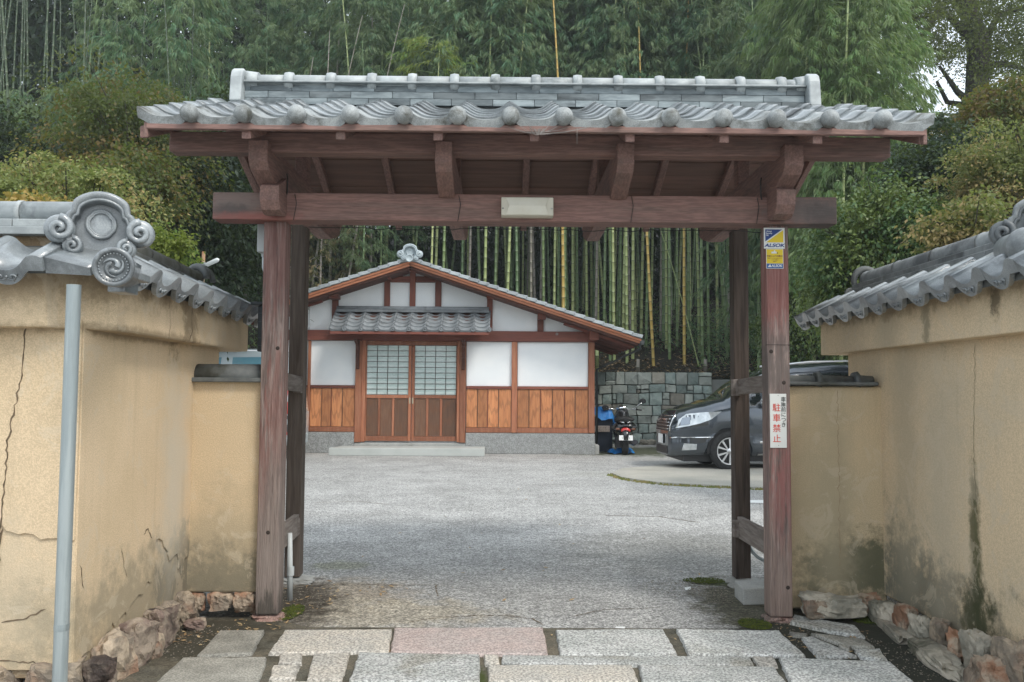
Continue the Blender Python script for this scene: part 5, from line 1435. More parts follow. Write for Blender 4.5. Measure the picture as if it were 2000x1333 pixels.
# leftover rubble and planks at the foot of the wall
for i, (a, b) in enumerate(((1243, 862), (1262, 864), (1275, 861))):
    p = gp(a, b + 2); 
    me = rock_mesh('stone', 200 + i, m_rs[2], .16, .12, .09); o = inst('loose_stone', me, None, (p.x, 24.2, .07)); tag(o, ['brown loose stone nearest the scooter at the foot of the stone wall', 'middle brown loose stone at the foot of the stone wall', 'brown loose stone nearest the car at the foot of the stone wall'][i], 'stone', 'loose stones at the wall foot')

# ================================================================== lamp pole behind the left wall
lp = thing('lamp_pole', (X(397, 14), 14, 0), 'rusty pole with a white tube lamp behind the left wall', 'lamp')
x_ = X(397, 14, 520)
mb = MB(); mb.tube([(x_ - .02, 14, 0), (x_ - .0, 14, Z(492, 14, 397))], .028, 10); mb.build('pole', mat('rusty_pole', (0.34, 0.27, 0.19), (0.26, 0.13, 0.06), (0.4, 0.38, 0.33), rough=.8, scale=6, bump=.1, orand=0), lp)
p0, p1 = pt(403, 518, 13.9), pt(427, 507, 13.7)
mb = MB(); mb.tube([p0, p0.lerp(p1, .1), p0.lerp(p1, .9), p1], [.015, .035, .035, .015], 12); mb.build('lamp_tube', mat('pale_lamp', (0.62, 0.66, 0.66), None, rough=.3, bump=0, orand=0), lp)
mb = MB(); mb.tube([(x_, 13.95, Z(520, 14)), p0], .018, 8); mb.lathe([(.04, -.03), (.04, .03)], (x_, 14, Z(521, 14)), (0, 0, 1), 12); mb.build('bracket', m_galv, lp)
# ================================================================== vehicles
def paint(name, c, rough=.22, flake=0.0, coat=1.0, metallic=.25):
    return mat(name, c, None, rough=rough, bump=0, orand=0, coat=coat, metallic=metallic, spec=.5)
m_glassd = mat('dark_car_glass', (0.012, 0.016, 0.016), None, rough=.04, bump=0, orand=0, spec=.9, coat=1.0)
m_tyre = mat('tyre_rubber', (0.02, 0.02, 0.021), (0.03, 0.03, 0.03), None, rough=.8, scale=20, bump=.1, orand=0)
m_alloy = mat('alloy', (0.60, 0.61, 0.62), None, rough=.28, metallic=.85, bump=0, orand=0)
m_chrome = mat('chrome', (0.75, 0.76, 0.77), None, rough=.1, metallic=1, bump=0, orand=0)
m_blkp = mat('black_trim', (0.015, 0.015, 0.016), None, rough=.45, bump=0, orand=0)
m_lens = mat('clear_lens', (0.62, 0.65, 0.67), (0.42, 0.46, 0.48), None, rough=.08, scale=9, bump=0, orand=0, coat=1, metallic=.5)
m_redl = mat('red_lens', (0.50, 0.02, 0.015), None, rough=.12, bump=0, orand=0, coat=1)
m_plate = mat('plate_white', (0.74, 0.75, 0.74), None, rough=.5, bump=0, orand=0)
m_plgreen = mat('plate_green', (0.05, 0.16, 0.09), None, rough=.5, bump=0, orand=0)
def lerp_tab(tab, x):
    if x <= tab[0][0]: return tab[0][1]
    for (a, b), (c, d) in zip(tab, tab[1:]):
        if x <= c:
            t = (x - a) / (c - a); t = t * t * (3 - 2 * t) * .4 + t * .6
            return b + (d - b) * t
    return tab[-1][1]
class Car:
    def __init__(s, top, wid, belt, L, bot=.24, lean=.16, ey=.34, ez=.75):
        s.top, s.wid, s.belt, s.L, s.bot, s.lean, s.ey, s.ez = top, wid, belt, L, bot, lean, ey, ez
    def sec(s, x, m=22):
        W, T, B = lerp_tab(s.wid, x), lerp_tab(s.top, x), lerp_tab(s.belt, x)
        B = min(B, T - .04); z0 = s.bot
        pts = [(W * .80, z0), (W * .93, z0 + .03), (W * .975, z0 + .14), (W * .985, z0 + .27), (W * .965, z0 + .36), (W * .99, z0 + .46), (W, (z0 + .5 + B) / 2), (W * .985, B)]
        n = m - len(pts)
        k = min(1.0, max(0.0, (T - B - .1) / .5))
        for i in range(1, n + 1):
            t = i / n * PI / 2
            sy = math.cos(t) ** (s.ey if k > .5 else .5) if i < n else 0
            pts.append((W * .985 * sy * (1 - s.lean * k * math.sin(t)), B + (T - B) * math.sin(t) ** (1.15 if k > .5 else s.ez)))
        return pts
    def side(s, x, z):
        P = s.sec(x)
        for (y0, z0), (y1, z1) in zip(P, P[1:]):
            if z0 <= z <= z1: return y0 + (y1 - y0) * (z - z0) / max(1e-6, z1 - z0)
        return P[0][0] if z < P[0][1] else P[-1][0]
    def front(s, y, z):
        lo, hi = 0.0, 1.2
        for _ in range(24):
            m = (lo + hi) / 2
            if s.side(m, z) >= abs(y): hi = m
            else: lo = m
        return hi
    def shell(s, parent, wheels, arch, classify, mats, names, nx=110, m=22):
        xs = sorted(set([0, .01, .03, .06, .1, .15, .2] + [s.L * i / nx for i in range(nx + 1)]))
        groups = {}
        V = []
        for x in xs:
            P = s.sec(x, m)
            V.append([(x, -y, z) for y, z in P] + [(x, y, z) for y, z in reversed(P[:-1])])
        n = len(V[0])
        W2 = []
        for i, row in enumerate(V):                       # flow the lower edge round the wheel openings
            r2 = []
            for (x, y, z) in row:
                for wx in wheels:
                    dx = x - wx
                    if abs(dx) < arch:
                        za = .33 + math.sqrt(arch * arch - dx * dx)
                        z = max(z, za) if z < za else z
                r2.append((x, y, z))
            W2.append(r2)
        for i in range(len(xs) - 1):
            for k in range(n - 1):
                q = [W2[i][k], W2[i + 1][k], W2[i + 1][k + 1], W2[i][k + 1]]
                cx = sum(p[0] for p in q) / 4; cy = sum(p[1] for p in q) / 4; cz = sum(p[2] for p in q) / 4
                g = classify(cx, cy, cz, k / (n - 1))
                groups.setdefault(g, MB()).add(q, [(0, 1, 2, 3)], 0, True)
        for row, rev in ((W2[0], True), (W2[-1], False)):
            idx = tuple(range(n)); groups.setdefault(0, MB()).add(row, [idx if not rev else tuple(reversed(idx))], 0, False)
        for g, mb in groups.items():
            o = mb.build(names[g], mats[g], parent, world=False)
            bm = bmesh.new(); bm.from_mesh(o.data); bmesh.ops.remove_doubles(bm, verts=bm.verts, dist=1e-4)
            bmesh.ops.recalc_face_normals(bm, faces=bm.faces); bm.to_mesh(o.data); bm.free()
    def patch(s, parent, poly, m, name, off=.008, sub=3, sgn=-1):
        bm = bmesh.new()
        n = len(poly); P = []
        for i in range(n):
            a, b = poly[i], poly[(i + 1) % n]
            for j in range(4): P.append((a[0] + (b[0] - a[0]) * j / 4, a[1] + (b[1] - a[1]) * j / 4))
        vs = [bm.verts.new((x, 0, z)) for x, z in P]; bm.faces.new(vs)
        bmesh.ops.triangulate(bm, faces=bm.faces); bmesh.ops.subdivide_edges(bm, edges=bm.edges, cuts=2, use_grid_fill=False)
        for v in bm.verts: v.co.y = sgn * (s.side(v.co.x, v.co.z) + off)
        bmesh.ops.recalc_face_normals(bm, faces=bm.faces)
        me = bpy.data.meshes.new(name); bm.to_mesh(me); bm.free(); me.materials.append(m)
        for p in me.polygons: p.use_smooth = True
        o = bpy.data.objects.new(name, me); return link(o, parent)
def wheel(parent, x, y, r, rr, w=.21, spokes=10, out=-1, styled=True):
    e = bpy.data.objects.new('wheel', None); e.location = (x, y, r); link(e, parent)
    def b(mb, name, m):
        o = mb.build(name, m, None, world=False); o.parent = e; return o
    ax = (0, out, 0)
    mb = MB(); mb.lathe([(rr, -w * .5), (rr + .01, -.0 + w * .46), (rr + .03, w * .5), (r - .03, w * .47), (r - .004, w * .36), (r, w * .2), (r, -w * .3), (r - .03, -w * .5), (rr, -w * .5)], (0, 0, 0), ax, 40); b(mb, 'tyre', m_tyre)
    mb = MB(); mb.lathe([(rr, w * .46), (rr - .012, w * .47), (rr - .022, w * .40), (rr - .03, -w * .3)], (0, 0, 0), ax, 36)
    for k in range(spokes):
        a0 = 2 * PI * (k // 2) / (spokes // 2) + (.15 if k % 2 else -.15); a1 = 2 * PI * (k // 2) / (spokes // 2) + (.30 if k % 2 else -.30)
        yy = out * w * .40
        p0 = Vector((math.cos(a0) * .05, yy, math.sin(a0) * .05)); p1 = Vector((math.cos(a1) * (rr - .012), yy, math.sin(a1) * (rr - .012)))
        d = (p1 - p0).normalized(); s_ = Vector((-d.z, 0, d.x))
        mb.prism([p0 + s_ * .011, p0 - s_ * .011, p1 - s_ * .019, p1 + s_ * .019], (0, -out * .03, 0))
    mb.lathe([(.055, w * .36), (.05, w * .44), (.001, w * .45)], (0, 0, 0), ax, 16); b(mb, 'rim', m_alloy)
    mb = MB(); mb.lathe([(rr - .03, w * .22), (.001, w * .22)], (0, 0, 0), ax, 24); b(mb, 'brake_cover', m_blkp)
    return e
# ---------------- dark van on the right
car = Car(top=[(0, .92), (.06, 1.0), (.2, 1.10), (.55, 1.20), (1.0, 1.31), (1.5, 1.66), (2.0, 1.86), (2.5, 1.95), (3.3, 2.0), (4.2, 1.98), (4.55, 1.90), (4.72, 1.45), (4.8, .9)],
          wid=[(0, .50), (.05, .62), (.15, .72), (.35, .80), (.7, .85), (1.2, .868), (4.2, .868), (4.65, .82), (4.8, .74)],
          belt=[(0, .70), (.3, .86), (.9, 1.04), (1.5, 1.13), (4.7, 1.16)], L=4.8, bot=.25)
m_cp = mat('sky_tinted_car_paint', (0.068, 0.082, 0.10), None, rough=.18, bump=0, orand=0, coat=1.0, metallic=.7, spec=.6)  # dark paint with a bluish sky reflection put into its base colour
cpos = gp(1293, 906)
V1 = thing('dark_van', (X(1289, 17.2), 17.0, 0), 'dark glossy minivan with alloy wheels parked nose left behind the right gate posts', 'car', rotz=R(3))
WX = [1.08, 3.95]
def cls(x, y, z, k):
    T, B = lerp_tab(car.top, x), lerp_tab(car.belt, x)
    side_y = abs(y) / lerp_tab(car.wid, x)
    if 1.02 < x < 2.2 and side_y < .86 and z > 1.30 and z > T - .30: return 1
    if z > B + .03 and z < T - .14 and side_y > .72:
        if 1.35 < x < 1.72 and z < 1.13 + (x - 1.35) * .95: return 2 if y < 0 else 3
        if 1.80 < x < 2.62: return 4 if y < 0 else 5
        if 2.72 < x < 3.55: return 6 if y < 0 else 7
        if 3.62 < x < 4.4: return 8 if y < 0 else 9
    return 0
car.shell(V1, WX, .43, cls, [m_cp, m_glassd] + [m_glassd] * 8, ['body', 'windscreen'] + ['side_window'] * 8)
mb = MB().box(.25, 4.6, -.70, .70, .16, .30); mb.build('underbody', m_blkp, V1, world=False)
for wx in WX:
    mb = MB(); mb.box(wx - .42, wx + .42, -.80, .80, .3, .78); mb.build('wheel_well', m_blkp, V1, world=False)
    for s_ in (-1, 1): wheel(V1, wx, s_ * .765, .355, .245, out=s_)
hl = [(.10, .76), (.30, .80), (.52, .85), (.74, .93), (.93, 1.07), (.62, 1.055), (.30, 1.02), (.16, .92)]
for s_ in (-1, 1):
    car.patch(V1, hl, m_lens, 'headlight', .010, sgn=s_)
    car.patch(V1, [(.14, .80), (.34, .84), (.36, .97), (.22, .95)], mat('headlight_core', (0.25, 0.28, 0.32), None, rough=.05, coat=1, metallic=.7, bump=0, orand=0), 'headlight_lens', .016, sgn=s_)
    car.patch(V1, [(.20, .36), (.46, .38), (.47, .48), (.24, .49)], m_lens, 'fog_light', .010, sgn=s_)
    car.patch(V1, [(.02, .57), (.1, .585), (.78, .60), (.78, .612), (.1, .60), (.02, .59)], m_chrome, 'bumper_line', .006, sgn=s_)
    car.patch(V1, [(1.65, .50), (3.5, .50), (3.5, .535), (1.65, .535)], m_chrome, 'side_trim', .010, sgn=s_)
    car.patch(V1, [(1.62, .27), (3.55, .27), (3.55, .31), (1.62, .31)], m_alloy, 'sill_trim', .010, sgn=s_)
    car.patch(V1, [(1.755, .42), (1.765, .42), (1.765, 1.13), (1.755, 1.13)], m_blkp, 'door_seam', .003, sgn=s_)
    car.patch(V1, [(2.66, .42), (2.67, .42), (2.67, 1.13), (2.66, 1.13)], m_blkp, 'door_seam', .003, sgn=s_)
    mb = MB(); yy = s_ * .88
    mb.sphere((1.72, yy + s_ * .06, 1.24), .12, 14, 8, sc3=(.7, .75, .75)); mb.build('wing_mirror', m_chrome if s_ < 0 else m_cp, V1, world=False)
    mb = MB(); mb.tube([(2.35, s_ * .885, 1.03), (2.55, s_ * .885, 1.03)], .015, 8); mb.build('door_handle', m_chrome, V1, world=False)
    mb = MB(); mb.tube([(2.2, s_ * .66, 1.93), (2.7, s_ * .68, 1.985), (3.4, s_ * .68, 2.01), (4.3, s_ * .66, 1.98)], .02, 8); mb.build('roof_rail', m_alloy, V1, world=False)
    mb = MB(); mb.tube([(1.72, s_ * .80, 1.16), (2.6, s_ * .795, 1.18), (4.4, s_ * .78, 1.19)], .008, 6); mb.build('window_trim', m_chrome, V1, world=False)
gb = MB()
for i, z in enumerate((.74, .80, .86, .92, .98)):
    P = []
    for j in range(17):
        y = -.52 + 1.04 * j / 16
        P.append((max(.0, car.front(y, z)) - .012, y, z))
    bq = MB(); bq.tube(P, .008, 6); bq.build('grille_bar', m_chrome, V1, world=False)
P = [(car.front(-.56, z) - .01, -.56, z) for z in (.70, .80, .92, 1.0)]
bq = MB(); bq.tube(P, .016, 6); bq.build('grille_bar', m_chrome, V1, world=False)
lo_ = MB(); lo_.add([(car.front(y, z) - .007, y, z) for z in (.70, .78, .86, .94, 1.0) for y in [-.5 + j / 10 for j in range(11)]], [(r_ * 11 + i, r_ * 11 + i + 1, (r_ + 1) * 11 + i + 1, (r_ + 1) * 11 + i) for r_ in range(4) for i in range(10)]); lo_.build('grille', m_blkp, V1, world=False)
lo_ = MB(); lo_.add([(car.front(y, z) - .008, y, z) for z in (.28, .33, .38, .42) for y in [-.45 + j * .09 for j in range(11)]], [(r_ * 11 + i, r_ * 11 + i + 1, (r_ + 1) * 11 + i + 1, (r_ + 1) * 11 + i) for r_ in range(3) for i in range(10)]); lo_.build('lower_grille', m_blkp, V1, world=False)
MB().box(-.035, -.02, -.17, .17, .46, .63).build('number_plate', m_plate, V1, world=False, bevel=.003)

# ---------------- pale van far left
van = Car(top=[(0, .95), (.1, 1.05), (.5, 1.2), (.95, 1.9), (1.25, 2.2), (1.8, 2.33), (4.2, 2.35), (4.55, 2.28), (4.7, 1.6), (4.75, 1.0)],
          wid=[(0, .66), (.1, .78), (.4, .84), (4.5, .85), (4.75, .80)], belt=[(0, .8), (.5, 1.1), (4.7, 1.24)], L=4.75, bot=.28, lean=.10, ey=.2)
V2 = thing('pale_van', (X(571, 18.3) - 4.75, 19.1, 0), 'pale blue grey tall van parked left of the house, seen past the left gate post', 'van')
m_vp = mat('pale_blue_van_paint', (0.50, 0.58, 0.61), None, rough=.2, coat=1, metallic=.2, bump=0, orand=0)
m_vg = mat('blue_tinted_glass', (0.09, 0.22, 0.28), (0.13, 0.27, 0.33), None, rough=.04, bump=0, orand=0, coat=1, spec=.9, scale=1.5)
def cls2(x, y, z, k):
    T, B = lerp_tab(van.top, x), lerp_tab(van.belt, x)
    sy = abs(y) / lerp_tab(van.wid, x)
    if .45 < x < 1.15 and sy < .78: return 1
    if B + .08 < z < T - .20 and sy > .7:
        for k_, (a_, b_) in enumerate(((1.0, 1.95), (2.05, 3.22), (3.42, 4.45))):
            if a_ < x < b_: return 2 + 2 * k_ + (y > 0)
    return 0
van.shell(V2, [.9, 3.7], .38, cls2, [m_vp, m_vg] + [m_vg] * 6, ['body', 'windscreen'] + ['side_window'] * 6, nx=80)
MB().box(.3, 4.6, -.66, .66, .18, .32).build('underbody', m_blkp, V2, world=False)
for wx in (.9, 3.7):
    MB().box(wx - .38, wx + .38, -.78, .78, .3, .72).build('wheel_well', m_blkp, V2, world=False)
    for s_ in (-1, 1): wheel(V2, wx, s_ * .74, .31, .19, out=s_, spokes=10)
van.patch(V2, [(4.50, .95), (4.68, .95), (4.68, 1.5), (4.55, 1.5)], m_redl, 'tail_light', .01)
van.patch(V2, [(4.3, .52), (4.72, .52), (4.72, .58), (4.3, .58)], m_redl, 'reflector', .012)
van.patch(V2, [(3.2, .30), (4.74, .30), (4.74, .92), (3.2, .92)], mat('dark_lower_panel', (0.06, 0.065, 0.07), None, rough=.3, bump=0, orand=0, coat=.5), 'lower_panel', .006)
mb = MB(); mb.tube([(1.1, -.74, 2.27), (2.5, -.76, 2.30), (4.3, -.74, 2.28)], .015, 6); mb.build('roof_rail', m_alloy, V2, world=False)

# ---------------- scooter
SP = gp(1212, 884)
SC = thing('scooter', (SP.x, 20.3, 0), 'black scooter with red tail light and white number plate beside the house corner', 'scooter', rotz=R(-4))
SC.scale = (1.38, 1, 1.02); V1.scale = (1, 1, 1.035)
m_sb = mat('black_gloss_plastic', (0.012, 0.012, 0.013), None, rough=.18, coat=.8, bump=0, orand=0)
m_st = mat('black_seat_vinyl', (0.02, 0.02, 0.02), None, rough=.55, bump=0, orand=0)
def S(mb, name, m): return mb.build(name, m, SC, world=False)
def wheel2(y, r, name='wheel'):
    e = bpy.data.objects.new('wheel', None); e.location = (0, y, r); link(e, SC)
    mb = MB(); mb.lathe([(r - .06, -.045), (r - .02, -.05), (r, -.02), (r, .02), (r - .02, .05), (r - .06, .045), (r - .06, -.045)], (0, 0, 0), (1, 0, 0), 28); o = mb.build('tyre', m_tyre, None, world=False); o.parent = e
    mb = MB(); mb.lathe([(r - .06, -.04), (.05, -.02), (.05, .02), (r - .06, .04)], (0, 0, 0), (1, 0, 0), 20); o = mb.build('rim', m_alloy, None, world=False); o.parent = e
wheel2(0.0, .245); wheel2(1.2, .245)
# local y forward (away from camera), x right
mb = MB(); mb.tube([(0, -.10, .62), (0, .0, .66), (0, .25, .66), (0, .5, .60), (0, .62, .48)], [.08, .15, .17, .15, .09], 18); mb.v = [(x * 1.3, y, z * .92 + .02) for x, y, z in mb.v]; S(mb, 'rear_body', m_sb)
mb = MB(); mb.tube([(0, -.16, .80), (0, -.02, .82), (0, .25, .80), (0, .5, .78), (0, .6, .74)], [.07, .12, .13, .12, .06], 18); mb.v = [(x * 1.35, y, .79 + (z - .79) * .6) for x, y, z in mb.v]; S(mb, 'seat', m_st)
mb = MB(); mb.tube([(0, -.18, .58), (0, -.26, .46), (0, -.30, .34)], [.075, .07, .05], 12); mb.v = [(x, y, z) for x, y, z in mb.v]; S(mb, 'rear_fender', m_sb)
mb = MB(); mb.box(-.16, -.06, -.12, .35, .16, .42); S(mb, 'engine', m_blkp)
mb = MB(); mb.tube([(.15, -.22, .30), (.15, .2, .24)], [.055, .045], 12); S(mb, 'exhaust', mat('dark_exhaust', (0.05, 0.05, 0.055), None, rough=.35, metallic=.6, bump=0, orand=0))
mb = MB(); mb.sphere((0, -.22, .56), .075, 16, 10, sc3=(1.1, .7, .9)); S(mb, 'tail_light', m_redl)
for s_ in (-1, 1):
    mb = MB(); mb.sphere((s_ * .13, -.19, .59), .032, 10, 6, sc3=(1.3, .8, .9)); S(mb, 'indicator', mat('smoked_orange_lens', (0.14, 0.05, 0.02), None, rough=.15, bump=0, orand=0, coat=1))
    mb = MB(); mb.tube([(s_ * .10, -.02, .74), (s_ * .09, -.20, .76), (s_ * .03, -.27, .74)], .011, 8); S(mb, 'grab_rail', m_chrome)
    mb = MB(); mb.tube([(s_ * .02, 1.0, 1.00), (s_ * .2, .97, 1.03), (s_ * .34, .92, 1.0)], [.012, .012, .012], 8); S(mb, 'handlebar', m_chrome)
    mb = MB(); mb.tube([(s_ * .24, .95, 1.02), (s_ * .34, .92, 1.0)], .02, 8); S(mb, 'grip', m_blkp)
    mb = MB(); mb.lathe([(.058, -.012), (.062, 0), (.05, .006)], (s_ * (.36 if s_ > 0 else .30), .95, 1.22 if s_ > 0 else 1.06), (0, -1, 0), 16); mb.lathe([(.05, .004), (.001, .005)], (s_ * (.36 if s_ > 0 else .30), .95, 1.22 if s_ > 0 else 1.06), (0, -1, 0), 16, mi=0); S(mb, 'mirror', m_blkp)
    mb = MB(); mb.tube([(s_ * .18, .97, 1.03), (s_ * (.34 if s_ > 0 else .28), .95, 1.18 if s_ > 0 else 1.05)], .007, 6); S(mb, 'mirror_stalk', m_chrome)
mb = MB(); mb.sphere((0, 1.0, 1.05), .11, 16, 8, sc3=(1, .8, .6)); S(mb, 'instrument_cowl', m_chrome)
mb = MB(); mb.tube([(0, 1.02, 1.0), (0, .98, .6), (0, .9, .35)], [.10, .19, .14], 16); mb.v = [(x, y, z) for x, y, z in mb.v]; S(mb, 'leg_shield', m_sb)
mb = MB(); mb.box(-.17, .17, .45, .95, .24, .30); S(mb, 'footboard', m_blkp)
mb = MB(); mb.tube([(-.04, 1.2, .30), (-.02, 1.05, .7)], .03, 8); S(mb, 'fork', m_blkp)
mb = MB(); mb.tube([(0, 1.02, .38), (0, 1.2, .49), (0, 1.38, .40)], .07, 10); S(mb, 'front_fender', m_sb)
mb = MB(); mb.obox((0, -.315, .40), (1, 0, 0), (0, 1, -.2), (0, .2, 1), .115, .004, .058); S(mb, 'number_plate', m_plate)
mb = MB(); mb.box(-.10, .12, -.155, -.12, .27, .32); S(mb, 'plate_bracket', m_blkp)
me = text_mesh('12-81', .06, .001); me.materials.clear(); me.materials.append(m_plgreen)
for v in me.vertices: a_, b_, c_ = v.co; v.co = (a_, -c_, b_)
inst('plate_number', me, SC, (0, -.322, .385))
# blue sheet and bench behind the scooter
m_bt = mat('blue_sheet', (0.012, 0.14, 0.42), (0.02, 0.20, 0.52), None, rough=.5, scale=6, bump=.4, bscale=12, bdist=.03, orand=0)
bp = pt(1178, 802, 21.4)
bt = MB(); r_ = random.Random(8); nx_, ny_ = 9, 7; vs = []
for i in range(nx_):
    for j in range(ny_):
        u, v = i / (nx_ - 1), j / (ny_ - 1)
        vs.append((bp.x - .42 + u * .72, 21.2 + v * .8, bp.z + .14 - u * .20 + .05 * math.sin(u * 9 + v * 4) - (.22 if (v in (0, 1)) else 0) - (.2 if u == 1 else 0) + r_.gauss(0, .012)))
bt.add(vs, [(i * ny_ + j, (i + 1) * ny_ + j, (i + 1) * ny_ + j + 1, i * ny_ + j + 1) for i in range(nx_ - 1) for j in range(ny_ - 1)], 0, False)
o = bt.build('blue_sheet', m_bt); tag(o, 'crumpled bright blue sheet thrown over a stack behind the scooter', 'tarpaulin')
sol = o.modifiers.new('thick', 'SOLIDIFY'); sol.thickness = .01
sk = thing('storage_rack', (bp.x - .05, 21.6, 0), 'dark rack with a pale wooden board under the blue sheet beside the house', 'rack')
MB().box(bp.x - .38, bp.x + .22, 21.3, 21.9, .0, bp.z - .16).build('dark_crate', mat('dark_navy_crate', (0.01, 0.016, 0.03), None, rough=.6, bump=0, orand=0), sk, bevel=.01)
MB().box(bp.x - .42, bp.x + .14, 21.2, 21.26, Z(843, 21.2), Z(831, 21.2)).build('board', w_rail, sk, bevel=.004)
bb_ = MB(); k = 12; vs = []
for i in range(k):
    for j in range(6):
        u = i / (k - 1); v = j / 5
        vs.append((SP.x - .34 + u * .62, 20.5 + v * .5, .02 + .16 * math.sin(PI * u) ** .4 * math.sin(PI * v) ** .5 * (.7 + .3 * math.sin(u * 17)) + r_.gauss(0, .012)))
bb_.add(vs, [(i * 6 + j, (i + 1) * 6 + j, (i + 1) * 6 + j + 1, i * 6 + j + 1) for i in range(k - 1) for j in range(5)]); o = bb_.build('blue_sheet', m_bt)
tag(o, 'blue plastic sheet bunched on the ground under the scooter', 'tarpaulin')
# ================================================================== hillside
from mathutils import noise as mn
def hill_z(x, y):
    t = max(0.0, y - 25.0)
    b = x / max(y, 1.0)
    fr = 1.0 if b < .40 else max(.22, 1 - (b - .40) * 6.5)
    fl = 1.0 if x > -9 else max(.55, 1 + (x + 9) * .04)
    z = 1.9 + .34 * min(t, 26) * fr * fl + .22 * max(0, t - 26) * fr
    return z + .18 * mn.noise(Vector((x * .35, y * .35, 0))) * min(1, t) + .05 * mn.noise(Vector((x * 1.7, y * 1.7, 3))) * min(1, t * 2)
gx = [-90 + 2.0 * i for i in range(91)]; gy = [25.0 + .6 * i for i in range(45)] + [53 + 3 * i for i in range(28)]
vs = [(x, y, hill_z(x, y)) for y in gy for x in gx]; nxg = len(gx)
vs = [(x, 24.98, -.5) for x in gx] + vs; gy = [24.98] + gy
fs = [(j * nxg + i, j * nxg + i + 1, (j + 1) * nxg + i + 1, (j + 1) * nxg + i) for j in range(len(gy) - 1) for i in range(nxg - 1)]
m_hill = mat('shade_darkened_soil', (0.016, 0.014, 0.009), (0.028, 0.023, 0.014), (0.010, 0.014, 0.006), rough=1, scale=3, bump=.6, bscale=14, bdist=.05, orand=0, world=True, speck=.3, speck_scale=18)  # soil kept near black, the shade of the grove put into its colour
hb = MB().add(vs, fs, 0, True)
hill = hb.build('hill', m_hill, recenter=False); hill['kind'] = 'structure'

# ================================================================== leaf meshes
rng = np.random.default_rng(5)
def leaf_mesh(name, pos, dr, ln, wd, m, up=None, fold=0.0):
    """one long lens-shaped leaf per entry, all in one mesh"""
    n = len(pos)
    dr = dr / np.linalg.norm(dr, axis=1, keepdims=True)
    rv = rng.normal(size=(n, 3)) if up is None else up + rng.normal(size=(n, 3)) * .35
    sd = np.cross(dr, rv); sd /= (np.linalg.norm(sd, axis=1, keepdims=True) + 1e-9)
    ln = ln[:, None]; wd = wd[:, None]
    v = np.empty((n, 4, 3), np.float32)
    v[:, 0] = pos; v[:, 1] = pos + dr * ln * .42 + sd * wd * .5
    v[:, 2] = pos + dr * ln; v[:, 3] = pos + dr * ln * .42 - sd * wd * .5
    v[:, 2, 2] -= ln[:, 0] * .08
    me = bpy.data.meshes.new(name)
    me.vertices.add(n * 4); me.vertices.foreach_set('co', v.reshape(-1))
    me.loops.add(n * 4); me.loops.foreach_set('vertex_index', np.arange(n * 4, dtype=np.int32))
    me.polygons.add(n); me.polygons.foreach_set('loop_start', np.arange(0, n * 4, 4, dtype=np.int32)); me.polygons.foreach_set('loop_total', np.full(n, 4, np.int32))
    me.update(calc_edges=True); me.materials.append(m)
    return me
m_bleaf = leaf_mat('bamboo_leaf', (0.055, 0.135, 0.075), (0.15, 0.255, 0.14), (0.16, 0.22, 0.11), .38)
m_bleaf_hi = leaf_mat('bright_bamboo_leaf', (0.12, 0.22, 0.08), (0.20, 0.31, 0.12), (0.20, 0.27, 0.12), .45)
m_bdry = leaf_mat('dry_bamboo_leaf', (0.24, 0.18, 0.09), (0.34, 0.27, 0.15), (0.10, 0.12, 0.05), .25)
m_maple = leaf_mat('turning_maple_leaf', (0.15, 0.19, 0.065), (0.25, 0.27, 0.10), (0.33, 0.24, 0.10), .4, p3=0.07)
m_maple_d = leaf_mat('olive_maple_leaf', (0.060, 0.085, 0.028), (0.11, 0.13, 0.045), (0.14, 0.085, 0.025), .4, p3=.06)
m_maple_r = leaf_mat('tawny_maple_leaf', (0.12, 0.15, 0.05), (0.20, 0.21, 0.08), (0.27, 0.20, 0.09), .4, p3=0.07)
m_shrub = leaf_mat('glossy_shrub_leaf', (0.035, 0.085, 0.030), (0.09, 0.15, 0.06), (0.12, 0.16, 0.05), .25, rough=.38)
m_dark = leaf_mat('shade_darkened_leaf', (0.008, 0.020, 0.011), (0.018, 0.038, 0.018), (0.026, 0.045, 0.018), .2, p3=.02)  # almost black leaves, shade of the wood put into their colour
m_bigt = leaf_mat('small_grey_green_leaf', (0.05, 0.065, 0.03), (0.09, 0.10, 0.05), (0.10, 0.12, 0.03), .4)
m_young = leaf_mat('fresh_green_leaf', (0.10, 0.19, 0.04), (0.16, 0.26, 0.06), (0.20, 0.24, 0.05), .45)
m_bark = mat('dark_bark', (0.045, 0.04, 0.032), (0.075, 0.065, 0.05), (0.03, 0.035, 0.02), rough=.95, scale=5, stretch=(3, 3, .6), bump=.8, bscale=14, bdist=.03, orand=.1)

